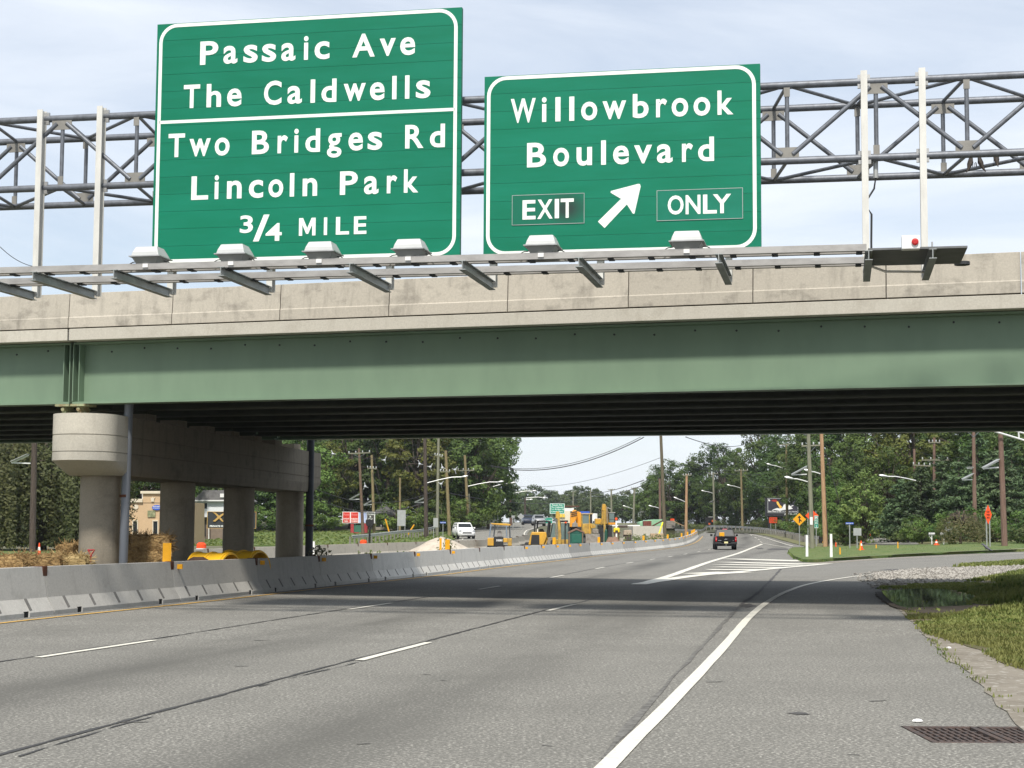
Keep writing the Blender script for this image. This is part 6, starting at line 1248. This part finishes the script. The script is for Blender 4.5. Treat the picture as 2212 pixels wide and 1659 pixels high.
def heap(name, c, r, h, m, label, seed=1, sx=1., peak=0.):
    z0 = gz(c[0], c[1]); mb = MB(); n = 26; rings = []
    for j in range(9):
        f = j/8; rr = r*(1-f)**.9; zz = h*(1-(1-f)**1.25)
        rings.append([Vector((c[0]+peak*f+math.cos(k*6.283/n)*rr*sx*(1+.16*noise.noise(Vector((k*.5, j*.6, seed)))), c[1]+math.sin(k*6.283/n)*rr, z0-.05+zz*(1+.06*noise.noise(Vector((k*.6, j, seed+3)))))) for k in range(n)])
    o = mb.loft(rings).build(name, m, smooth=True, angle=0); return tag(o, label, 'heap')
M_sand = mat('pale_sand', (.5, .44, .36), .95, c2=(.36, .31, .25), sc=3, amt=.8, bump=.4, bsc=22)
heap('sand_heap', (Xp(958, 100), 101), 2.3, 1.42, M_sand, 'pale heap of sand behind the barriers left of the bulldozer', 2, 1.15, -.15); heap('sand_heap', (Xp(1030, 104), 104.5), 1.9, .62, M_sand, 'low pale mound of sand joining the taller heap on its right', 4, 1.5)
heap('gravel_heap', (Xp(1322, 130), 130), 1.35, 1.05, mat('blue_gravel', (.3, .31, .29), .95, c2=(.2, .2, .19), sc=5, amt=.8, bump=.6, bsc=22), 'grey green gravel heap behind the barriers below the excavator', 5, 1.1); heap('gravel_heap', (Xp(1372, 140), 140), 1.2, .75, mat('dark_gravel', (.14, .14, .135), .95, amt=.5, bump=.6, bsc=22), 'dark gravel heap right of the light plant', 6)
heap('sand_heap', (Xp(1355, 158), 158), 2.6, .9, M_sand, 'broad pale spoil mound behind the light plant', 8, 1.4)
rr_ = random.Random(3)
for i, (x, y) in enumerate(((850, 1230), (905, 1260), (950, 1225))):
    p = at(*zM5(x, y), 127); p.z = gz(p.x, p.y); h = at(*zM5(x, y-45), 127).z-p.z; o = MB(); o.loft([[Vector((p.x+math.cos(k*.785)*r*rr_.uniform(.8, 1.2), p.y+math.sin(k*.785)*r, p.z+z)) for k in range(8)] for r, z in ((.3, 0), (.42, h*.4), (.36, h*.75), (.15, h))]); tag(o.build('rubble_block', mat('rubble_brown', (.27, .17, .12), .95, amt=.6, sc=4), bevel=.04), 'brown lump of broken masonry on the gravel heap, %s of three' % ('left', 'middle', 'right')[i], 'rubble')
d = Px('concrete_slab', 'long pale concrete wall of the new bridge deck in the work area', 'concrete wall', zM5, (1680, 1240), 182); d.rect('wall', concrete('new_concrete', (.47, .45, .39), (.3, .28, .24), .3, .3), 1340, 948, 2002, 1300, 0, 6.); d.rect('cap', M_white, 840, 925, 1500, 950, .4, .8)
d = Px('dumpster', 'rusty red dumpster standing on the concrete wall', 'dumpster', zM5, (1660, 945), 187); d.poly('box', mat('dumpster_red', (.17, .045, .035), .8, c2=(.1, .035, .025), sc=3, amt=.7), [(1578, 945), (1572, 838), (1745, 836), (1742, 945)], 0, 1.6, .02)
for x in (1610, 1660, 1705): d.rect('rib', M_rust, x-3, 842, x+3, 942, -.05, .0)
d = Px('tarp_mound', 'pale green tarpaulin mound behind the dumpster', 'tarpaulin', zM5, (1740, 945), 191); d.poly('tarp', mat('tarp_green', (.22, .42, .25), .7, c2=(.3, .48, .32), sc=1.2, amt=.6), [(1480, 950), (1488, 862), (1600, 830), (1800, 806), (1990, 805), (2000, 950)], 0, 4., .06)
d = Px('timber_wall', 'grey timber panel and ramp right of the tall leaning pole', 'timber wall', zM5, (2140, 1000), 189)
for k in range(4): d.rect('plank', mat('grey_timber', (.24, .22, .19), .9, amt=.6, sc=4), 2068, 832+k*42, 2260, 872+k*42, 0, .3, .01)
d.poly('ramp_board', mat('tan_timber', (.34, .24, .14), .9, amt=.5), [(2170, 835), (2200, 828), (2460, 945), (2440, 955)], -.6, -.4); d.rod('ramp_board', M_rust, (1650, 1000), (1990, 820), -.8, .08); d.down(2068, 2260, 1000, 'footing', M_soil, .2, .4)
d = Px('lumber_stack', 'stack of pale lumber beams at the foot of the leaning pole', 'lumber', zM5, (1860, 1250), 158)
for k, y in enumerate((1110, 1148, 1186, 1222)):
    for j in range(3): d.rect('beam', mat('fresh_lumber', (.5, .36, .23), .85, c2=(.36, .25, .15), sc=2.5, amt=.6, objvar=.12), 1730-k*5+j*2, y, 2005-j*3, y+31, j*.34, j*.34+.3, .008)
d.down(1725, 1985, 1255, 'bearer', W_dk, .1, .8)
A = at(*zM5(1838, 1105), 162); B_ = at(*zM5(1988, 872), 164); A.z = gz(A.x, A.y)+.8; tag(MB().tube(A, B_, .08, n=8).build('guy_guard', mat('guard_yellow', (.75, .68, .03), .5)), 'long bright yellow guy guard of the leaning pole', 'guy guard')
d = Px('warning_post', 'white post with orange top next to the excavator cab', 'marker post', zM5, (975, 925), 165); d.rect('top', M_orange, 950, 766, 1000, 822, -.2, .2, .05); d.down(960, 992, 824, 'post', M_white, -.12, .12)
d = Px('timber_sled', 'pile of tan tarps and timbers on the pale slab', 'timber pile', zM5, (1240, 1140), 165); d.poly('tarp', mat('tan_tarp', (.4, .33, .25), .9, amt=.4), [(1140, 1140), (1150, 1045), (1200, 1035), (1310, 1035), (1320, 1140)], 0, 1.5, .05); d.rect('beam', W_dk, 1040, 930, 1240, 985, 1., 1.6, .03); d.down(1150, 1310, 1130, 'base', W_dk, .1, 1.4)
d = Px('yellow_post', 'yellow bollard behind the barrier beside the sand heap', 'bollard', zB, (1315, 1140), 72); d.down(1306, 1325, 1030, 'post', M_yellow, -.08, .08)

# ------------------------------------------------------------------ vehicles
P_blk = mat('paint_black', (.008, .008, .009), .4, 0, amt=0, spec=.2); P_wht = mat('paint_white', (.8, .8, .79), .25, 0, amt=0, spec=.5); P_slv = mat('paint_silver', (.35, .36, .37), .3, .4, amt=0); P_nvy = mat('paint_navy', (.03, .04, .07), .3, .2, amt=0)
Gcar = mat('car_glass', (.025, .03, .033), .35, spec=.12, amt=0); Chr = mat('chrome', (.7, .7, .72), .2, .9, amt=0); Tail = mat('tail_light', (.42, .01, .012), .25, amt=0); Tyre = mat('tyre', (.014, .014, .014), .85, amt=0); Plas = mat('dark_trim', (.02, .021, .022), .6, amt=0); Head = mat('head_lamp', (.42, .44, .47), .15, .3, amt=0)
def ring_at(y, pts): return [(x, y, z) for x, z in pts]
def sect(w, z0, z1, r=.08, tw=None):
    t = w if tw is None else tw
    return [(-w+r, z0), (w-r, z0), (w, z0+r), (w, z0+(z1-z0)*.55), (t, z1-r*.6), (t-r, z1), (-t+r, z1), (-t, z1-r*.6), (-w, z0+(z1-z0)*.55), (-w, z0+r)]
def wheel(t, x, y, r=.38, w=.25):
    o = MB().lathe([(r*.6, -w/2), (r*.95, -w/2), (r, -w*.3), (r, w*.3), (r*.95, w/2), (r*.6, w/2)], n=24, M=Matrix.Translation((x, y, r)) @ Matrix.Rotation(R(90), 4, 'Y')).build('wheel', Tyre, t, smooth=True)
    MB().lathe([(r*.25, -w*.5), (r*.58, -w*.44), (r*.58, w*.44), (r*.25, w*.5)], n=16, M=Matrix.Translation((x, y, r)) @ Matrix.Rotation(R(90), 4, 'Y')).build('rim', Chr, o, smooth=True)
pt = G(*zD(463, 1413)); trk = thing('pickup_truck', 'black pickup truck driving away with a yellow case in its bed', 'truck', pt, R(-4.6))
MB().loft([ring_at(y, sect(w, z0, z1, .09, tw)) for y, w, z0, z1, tw in ((.12, .86, .62, 1.1, .85), (.2, .93, .55, 1.14, .9), (1.8, .94, .5, 1.15, .9), (2.6, .94, .42, 1.16, .9), (3.7, .94, .42, 1.13, .88), (4.7, .92, .45, 1.06, .82), (5.25, .8, .5, .92, .7))]).build('body', P_blk, trk, smooth=True, angle=50)
cabr = lambda y, w, z: [(-w, y[0], z), (w, y[0], z), (w, y[1], z), (-w, y[1], z)]
cb = MB().loft([cabr((1.78, 4.0), .86, 1.1), cabr((1.95, 3.55), .8, 1.42), cabr((2.12, 3.15), .7, 1.73), cabr((2.25, 3.0), .62, 1.78)]).build('cab', P_blk, trk, bevel=.05)
MB().add([(-.7, 1.83, 1.2), (.7, 1.83, 1.2), (.62, 2.06, 1.66), (-.62, 2.06, 1.66)], [(0, 1, 2, 3)]).build('rear_window', Gcar, cb)
for s in (-1, 1): MB().add([(s*.872, 2.1, 1.16), (s*.872, 3.7, 1.16), (s*.735, 3.05, 1.66), (s*.735, 2.2, 1.66)], [(0, 1, 2, 3)]).build('side_window', Gcar, cb)
MB().box((0, 2.1, 1.735), (.4, .04, .05)).build('brake_lamp', mat('brake_lit', (.8, .25, .3), .3, amt=0), cb)
tg = MB().box((0, .09, .875), (1.48, .07, .5)).build('tailgate', P_blk, trk, bevel=.02); MB().box((0, .085, 1.135), (1.66, .1, .04)).build('lip', Plas, tg)
MB().prism([(-.14, .87), (-.13, .9), (-.06, .9), (-.05, .93), (.05, .93), (.06, .9), (.14, .92), (.13, .89), (.06, .885), (.04, .875), (-.05, .875), (-.06, .865)], .035, .05, 'y').build('badge', Chr, tg)
MB().box((-.52, .048, .79), (.26, .012, .03)).build('name_plate', Chr, tg); MB().box((.6, .048, .79), (.06, .012, .03)).build('name_plate', Chr, tg)
for s in (-1, 1):
    l_ = MB().box((s*.82, .1, .9), (.13, .1, .4)).build('tail_light', Tail, trk, bevel=.02); MB().box((s*.82, .045, .9), (.08, .012, .07)).build('reverse_lens', mat('lens_pink', (.75, .3, .3), .2), l_)
    MB().loft([[(s*1.0+a, 3.55+b, 1.12+c) for a, b, c in ((-.02, 0, 0), (.2, 0, .02), (.2, 0, .19), (.02, 0, .18))], [(s*1.0+a, 3.7+b, 1.12+c) for a, b, c in ((0, 0, .02), (.18, 0, .04), (.16, 0, .17), (.03, 0, .16))]]).build('mirror', P_blk, trk, bevel=.02) if s > 0 else MB().box((-1.08, 3.62, 1.22), (.2, .12, .18)).build('mirror', P_blk, trk, bevel=.03)
bp2 = MB().prism([(-.93, .48), (.93, .48), (.93, .64), (.45, .64), (.38, .56), (-.38, .56), (-.45, .64), (-.93, .64)], -.06, .16, 'y').build('bumper', Plas, trk, bevel=.03); MB().box((0, -.03, .62), (.31, .02, .16)).build('license_plate', mat('plate_yellow', (.75, .7, .35), .5, amt=.2), bp2); MB().tube((0, -.1, .42), (0, .1, .42), .04, n=8).build('hitch', Chr, bp2)
MB().box((0, 2.4, .42), (1.5, 4.3, .2)).build('underbody', Plas, trk)
for s in (-1, 1):
    for y in (1.25, 4.25): wheel(trk, s*.8, y)
yc = thing('yellow_case', 'yellow case standing in the bed of the black pickup', 'case', trk.matrix_world @ Vector((0, 0, 0)), R(-4.6)); yc.location = pt+Vector((-.26, .75, .62)); MB().box((0, 0, .42), (.42, .5, .84)).build('body', M_yellow, yc, bevel=.03); MB().tube((-.04, -.26, .52), (-.04, -.24, .52), .03, n=8).build('valve', M_black, yc)
def suv(loc, rz, label, paint, detail=True, name='suv'):
    t = thing(name, label, 'car', loc, rz)          # front faces -y
    MB().loft([ring_at(y, sect(w, z0, z1, .12, tw)) for y, w, z0, z1, tw in ((0., .72, .42, .9, .6), (.12, .9, .34, 1.02, .74), (.5, .95, .32, 1.1, .84), (1.4, .96, .32, 1.16, .88), (3.8, .96, .32, 1.18, .9), (4.6, .95, .36, 1.18, .88), (4.78, .86, .45, 1.1, .8))]).build('body', paint, t, smooth=True, angle=55)
    c = MB().loft([cabr((1.25, 4.72), .87, 1.12), cabr((1.6, 4.66), .82, 1.4), cabr((1.95, 4.5), .72, 1.72), cabr((2.15, 4.35), .66, 1.78)]).build('cabin', paint, t, bevel=.05)
    MB().add([(-.76, 1.36, 1.2), (.76, 1.36, 1.2), (.66, 1.85, 1.66), (-.66, 1.85, 1.66)], [(0, 1, 2, 3)]).build('windscreen', Gcar, c)
    for s in (-1, 1):
        MB().add([(s*.872, 1.6, 1.18), (s*.872, 2.9, 1.18), (s*.75, 2.9, 1.64), (s*.75, 2.0, 1.64)], [(0, 1, 2, 3)]).build('side_window', Gcar, c); MB().add([(s*.872, 3.0, 1.18), (s*.872, 4.4, 1.18), (s*.75, 4.25, 1.64), (s*.75, 3.0, 1.64)], [(0, 1, 2, 3)]).build('side_window', Gcar, c)
        MB().box((s*1.04, 1.55, 1.2), (.22, .12, .15)).build('mirror', paint, t, bevel=.03)
        MB().prism([(s*.45, .9), (s*.78, .98), (s*.86, .9), (s*.8, .84), (s*.55, .82)], -.0, .16, 'y').build('head_light', Head, t); MB().tube((s*.72, .02, .58), (s*.72, .12, .58), .08, n=10).build('fog_light', Plas, t)
        for y in (.95, 3.75): wheel(t, s*.84, y)
    MB().box((0, .03, .68), (.98, .12, .13)).build('grille', Plas, t, bevel=.02); MB().prism([(-.42, .9), (.42, .9), (.38, .85), (.06, .85), (0, .8), (-.06, .85), (-.38, .85)], .0, .1, 'y').build('upper_grille', T_steel, t); MB().box((0, .06, .42), (1.2, .1, .1)).build('skid_plate', Plas, t, bevel=.02)
    MB().box((0, 2.4, .36), (1.5, 4.2, .2)).build('underbody', Plas, t); return t
ps = at(1009, 1166, 178); ps.z = gz(ps.x, ps.y)+.03
suv((ps.x, ps.y, ps.z), R(11), 'white sport utility car coming towards the viewer on the left road', P_wht)
for (x, y), Y, pn_, l in (((1010, 690), 280, P_nvy, 'dark car far off on the left road, left of two'), ((1250, 715), 262, P_slv, 'silver car far off on the left road, right of two')):
    q = at(*zM6(x, y), Y); q.z = gz(q.x, q.y)+.04; suv(q, R(4), l, pn_)

# ------------------------------------------------------------------ buildings
d = Px('restaurant_building', 'tan stucco building with stepped parapet behind the first columns', 'building', zA, (980, 700), 142)
tan = mat('tan_stucco', (.52, .37, .22), .9, amt=.12, sc=2); cr = mat('cream_trim', (.62, .55, .42), .8, amt=.15)
d.rect('wall', tan, 780, 470, 1240, 900, 0, 9.); d.rect('parapet', tan, 958, 412, 1160, 475, -.05, .5); d.rect('cornice', cr, 775, 450, 958, 474, -.2, .6, .03); d.rect('cornice', cr, 944, 398, 1165, 416, -.25, .6, .03); d.rect('parapet_return', M_white, 942, 400, 956, 450, .55, 5.)
for x0, x1 in ((893, 920), (1028, 1056)):
    w_ = d.rect('window', Gcar, x0, 600, x1, 720, -.02, .02); d.rect('surround', cr, x0-5, 592, x1+5, 600, -.1, .0, par=w_); d.rect('surround', cr, x0-6, 600, x0, 720, -.08, .0, par=w_); d.rect('surround', cr, x1, 600, x1+6, 720, -.08, .0, par=w_)
u, z = d.p(1052, 508); o = MB().prism([(u+math.cos(a*.2618)*.4, z+math.sin(a*.2618)*.22) for a in range(24)], -.12, -.02, 'y').build('oval_sign', M_sblue, d.t); mb = MB(); lay(mb, 'BUD LIGHT', u-.3, u+.3, z+.02, z+.13, -.13, .01, .02); lay(mb, 'package goods', u-.28, u+.28, z-.1, z-.03, -.13, .01, .01); mb.build('lettering', M_signwhite, o)['kind'] = 'stuff'
d.rect('small_sign', mat('sign_olive', (.12, .14, .06), .6, c2=(.5, .48, .3), sc=5, amt=.6), 990, 528, 1042, 572, -.1, -.02); u, z = d.p(912, 505); MB().lathe([(.22, 0), (.2, .05)], n=18, M=Matrix.Translation((u, -.02, z)) @ Matrix.Rotation(R(90), 4, 'X')).build('wall_disc', cr, d.t); u, z = d.p(1025, 452); MB().prism([(u-.12, z-.2), (u+.1, z-.22), (u+.12, z), (u+.2, z+.15), (u+.05, z+.1), (u, z+.25), (u-.06, z+.1), (u-.18, z+.12)], -.14, -.02, 'y').build('ornament', cr, d.t)
d = Px('white_house', 'white house with grey shingle roof behind the dark sign', 'house', zA, (1430, 700), 168)
d.rect('wall', mat('white_siding', (.72, .74, .76), .7, c2=(.6, .62, .64), sc=9, amt=.7, stretch=(.05, .05, 2.)), 1310, 460, 1620, 572, 0, 8.); d.poly('roof', mat('grey_shingles', (.17, .165, .165), .9, amt=.5, sc=4), [(1295, 462), (1368, 392), (1560, 392), (1640, 462)], -.4, 8.4); d.rect('fascia', M_white, 1298, 458, 1636, 466, -.45, -.38)
w_ = d.rect('window', Gcar, 1352, 478, 1387, 515, -.03, .02); d.rect('frame', M_white, 1349, 474, 1390, 478, -.05, .0, par=w_); d.rect('ground_floor', mat('brown_siding', (.22, .17, .13), .9, amt=.3), 1316, 572, 1600, 760, .6, 8.); d.rect('door', Plas, 1350, 590, 1372, 700, .55, .6); d.rect('skylight', M_white, 1480, 415, 1515, 440, -.5, -.42)
for x in (1312, 1396): d.rect('porch_post', M_white, x, 572, x+5, 760, .0, .12)
d = Px('grey_house', 'dim beige house half hidden by trees right of the red kiosk', 'house', zB, (760, 1010), 206); d.rect('wall', mat('beige_siding', (.3, .27, .22), .9, amt=.3), 660, 800, 850, 1060, 0, 7.); d.poly('roof', mat('grey_shingles', (.17, .165, .165)), [(640, 805), (760, 700), (880, 805)], -.4, 7.4); w_ = d.rect('window', Gcar, 688, 838, 742, 918, -.05, .02); d.rect('shutter', P_nvy, 744, 836, 757, 920, -.06, .0, par=w_); d.rect('frame', M_white, 736, 838, 742, 918, -.08, -.05, par=w_)
d = Px('shop_building', 'cream shop with blue sign far beyond the loaders', 'building', zM6, (1800, 620), 390); d.rect('wall', mat('cream_wall', (.66, .6, .46), .9, amt=.1), 1660, 345, 1910, 700, 0, 12.); d.rect('blue_sign', M_sblue, 2120, 350, 2330, 395, -.3, .2); d.rect('canopy', M_white, 2100, 395, 2500, 560, 0, 6.); d.rect('roof_beam', M_rust, 1780, 228, 2110, 256, 0, 1.); d.rect('parapet', M_white, 1790, 280, 1990, 345, 0, 6.); d.rect('yellow_banner', mat('banner_yellow', (.8, .55, .05), .6), 1680, 410, 1790, 480, -.4, -.2)
d = Px('gable_house', 'small cream gable of a house among the far trees', 'house', zM5, (1560, 660), 345); d.poly('wall', M_white, [(1500, 760), (1500, 610), (1548, 552), (1632, 620), (1632, 760)], 0, 6.); d.poly('roof', mat('grey_shingles', (.17, .165, .165)), [(1490, 615), (1546, 545), (1640, 618), (1634, 626), (1547, 560), (1496, 622)], -.4, 6.2)
# ------------------------------------------------------------------ hay bales, tools and shells by the pier
M_straw = mat('straw', (.40, .27, .12), .95, c2=(.2, .12, .05), sc=16, amt=.9, bump=1., bsc=40)
def bale_mesh(seed):
    rng = np.random.default_rng(seed); bm = bmesh.new(); bmesh.ops.create_cube(bm, size=1); bmesh.ops.subdivide_edges(bm, edges=bm.edges, cuts=9, use_grid_fill=True)
    for v in bm.verts:
        v.co.x *= .92; v.co.y *= .46; v.co.z = v.co.z*.38+.19; n = noise.noise(v.co*6+Vector((seed, 0, 0))); v.co.x *= 1-.07*(abs(v.co.z-.19)/.19)**4-.05*(abs(v.co.y)/.23)**4; v.co.y *= 1-.12*(abs(v.co.z-.19)/.19)**4; v.co += v.normal*(n*.055+.02*noise.noise(v.co*17)); v.co.z += .012*math.sin(v.co.x*9)
    me = bpy.data.meshes.new('bale'); 
    V = []; F_ = []
    bm.to_mesh(me); vs = [tuple(v.co) for v in bm.verts]; fs = [tuple(v.index for v in f.verts) for f in bm.faces]; bm.free(); bpy.data.meshes.remove(me); mb = MB().add(vs, fs)
    for i in range(900):
        s = rng.integers(0, 3); p = np.array([rng.uniform(-.46, .46), rng.choice([-1, 1])*.235, rng.uniform(0, .38)]) if s == 0 else (np.array([rng.uniform(-.46, .46), rng.uniform(-.23, .23), .385]) if s == 1 else np.array([rng.choice([-1, 1])*.465, rng.uniform(-.23, .23), rng.uniform(0, .38)]))
        dd = rng.normal(size=3)*[1, .35, .5]; dd /= np.linalg.norm(dd); l = rng.uniform(.05, .2); w = np.cross(dd, rng.normal(size=3)); w = w/np.linalg.norm(w)*.006; q = p+dd*l
        mb.add([tuple(p-w), tuple(p+w), tuple(q+w), tuple(q-w)], [(0, 1, 2, 3)])
    return mb.mesh('bale', M_straw, fix=False)
bm1, bm2 = bale_mesh(1), bale_mesh(2); M_str2 = mat('straw_pale', (.56, .42, .2), .95, c2=(.3, .2, .08), sc=7, amt=.9, stretch=(.35, 3, 3), bump=1., bsc=30)
bm3 = bm1.copy(); bm3.materials.clear(); bm3.materials.append(M_str2)
def bale(px, Y, z, rz, me, label):
    x = Xp(px, Y); o = put('hay_bale', me); o.location = (x, Y, gz(x, Y)+.02+z); o.rotation_euler = (0, 0, rz); tag(o, label, 'hay bale', 'hay bales round the pier')
for a in ((15, 34.5, .0, .15, bm1, 'hay bale at the left edge, bottom row'), (15, 34.6, .38, .1, bm2, 'hay bale at the left edge, middle row'), (15, 34.7, .62, .12, bm1, 'hay bale at the left edge, top row behind the red bucket'), (105, 34.9, 0., .05, bm2, 'hay bale left of the pier, bottom row'), (100, 35., .38, .1, bm1, 'hay bale left of the pier, middle row'), (98, 35.1, .64, .05, bm2, 'dark hay bale left of the pier, top row'),
          (150, 35.2, .0, .2, bm3, 'pale hay bale touching the pier, bottom row'), (152, 35.3, .38, .15, bm3, 'pale hay bale touching the pier, middle row'), (150, 35.25, .63, .1, bm3, 'pale hay bale touching the pier, top row'), (172, 38.2, .9, 1.2, bm2, 'hay bale stacked high just left of the first column'), (172, 38.2, .5, 1.2, bm1, 'hay bale under the high one left of the first column'),
          (325, 38.6, 0, .1, bm1, 'hay bale right of the first column, bottom row'), (325, 38.7, .38, .15, bm2, 'hay bale right of the first column, second row'), (320, 38.6, .76, .1, bm1, 'hay bale right of the first column, third row'), (332, 38.7, 1.12, .2, bm2, 'topmost hay bale right of the first column'), (286, 39.3, .0, .3, bm2, 'hay bale tucked behind the grey pipe, bottom row'), (288, 39.4, .38, .1, bm1, 'hay bale tucked behind the grey pipe, second row'), (290, 39.3, .76, .2, bm2, 'hay bale tucked behind the grey pipe, third row'), (286, 39.3, 1.12, .1, bm2, 'topmost hay bale behind the grey pipe')): bale(*a)
p = at(20, 1224, 31.5); p.z = gz(p.x, p.y); t = thing('bucket', 'dark red ribbed bucket behind the barrier at far left', 'bucket', p+Vector((0, 0, .5))); mr_ = mat('bucket_red', (.16, .02, .035), .45, amt=.1); MB().lathe([(.1, 0), (.118, .1), (.126, .11), (.126, .13), (.12, .14), (.13, .2), (.137, .21), (.137, .23), (.131, .24), (.136, .28)], n=20).build('body', mr_, t, smooth=True)
for k in range(1): MB().box((0, 0, -.25), (.42, .42, .5)).build('crate', W_dk, t)
A = at(192, 1222, 36.2); B_ = at(197, 1190, 36.4); A.z = gz(A.x, A.y); t = thing('shovel', 'shovel with red handle leaning on the first column', 'shovel', A); v_ = B_-A; MB().tube((0, 0, .25), v_*.8, .02, n=8).build('shaft', M_white, t); MB().tube(v_*.78, v_*.93, .024, n=8).build('grip_stem', mat('tool_red', (.45, .02, .03), .5), t)
for s in (-1, 1): MB().tube(v_*.92, v_+Vector((s*.07, 0, .02)), .018, n=6).build('grip_arm', mat('tool_red', (.45, .02, .03)), t)
MB().tube(v_+Vector((-.08, 0, .02)), v_+Vector((.08, 0, .02)), .018, n=8).build('grip', mat('tool_red', (.45, .02, .03)), t); MB().prism([(-.12, .3), (.12, .3), (.12, .08), (0, 0), (-.12, .08)], -.01, .01, 'y').build('blade', T_steel, t)
def shell(px, Y, r, L_, yaw, label, dz=0):
    x = Xp(px, Y); p = Vector((x, Y, gz(x, Y)+r+dz)); t = thing('yellow_shell', label, 'pipe shell', p, yaw); M_ = Matrix.Rotation(R(90), 4, 'X'); n = 32
    def ring(rad, y): return [(math.cos(k*2*math.pi/n)*rad, y, math.sin(k*2*math.pi/n)*rad) for k in range(n)]
    ym = mat('shell_yellow', (.8, .46, .02), .45, c2=(.5, .3, .04), sc=3, amt=.5); MB().loft([ring(r, 0), ring(r, L_), ring(r-.035, L_), ring(r-.035, 0), ring(r, 0)], cap=False).build('wall', ym, t, smooth=True, angle=35)
    if dz: MB().box((0, L_/2, -r-dz/2), (r*1.2, L_, dz)).build('pallet', W_gr, t)
    for y in (.04, L_*.5, L_-.06): MB().loft([ring(r, y), ring(r+.03, y+.01), ring(r+.03, y+.05), ring(r, y+.06)], cap=False).build('rib', ym, t, smooth=True)
shell(505, 38.5, .42, 1.0, R(62), 'yellow round shell lying behind the barrier, nearest the second column', .12); shell(567, 40.3, .42, 1.0, R(60), 'yellow round shell lying behind the barrier, farther right', .15)
tag(MB().loft([[Vector((Xp(435, 37.4)+math.cos(k*.7)*r*rr_.uniform(.7, 1.3), 37.4+math.sin(k*.7)*r*.5, gz(Xp(435, 37.4), 37.4)+z)) for k in range(9)] for r, z in ((.6, 0), (.55, .5), (.35, .8), (.12, .92))]).build('scrap_pile', mat('scrap_brown', (.07, .04, .028), .9, amt=.6, sc=6)), 'dark rusty scrap left of the yellow shells', 'scrap')
d = Px('white_marker', 'white plastic marker beside the dark pipe on the tan barrier', 'marker post', zB, (87, 1106), 80); d.down(75, 98, 1062, 'post', M_white, -.1, .1)
# ------------------------------------------------------------------ air
hzm = bpy.data.materials.new('haze'); hzm.use_nodes = True; ht = hzm.node_tree; ht.nodes.clear(); ho = ht.nodes.new('ShaderNodeOutputMaterial'); hv = ht.nodes.new('ShaderNodeVolumePrincipled')
hv.inputs['Color'].default_value = (.86, .92, 1, 1); hv.inputs['Density'].default_value = .00013; hv.inputs['Anisotropy'].default_value = .2; ht.links.new(hv.outputs[0], ho.inputs['Volume'])
tag(MB().box((0, 430, 13), (1500, 1000, 29)).build('haze', hzm), 'thin pale summer haze in the air', 'haze', kind='stuff')
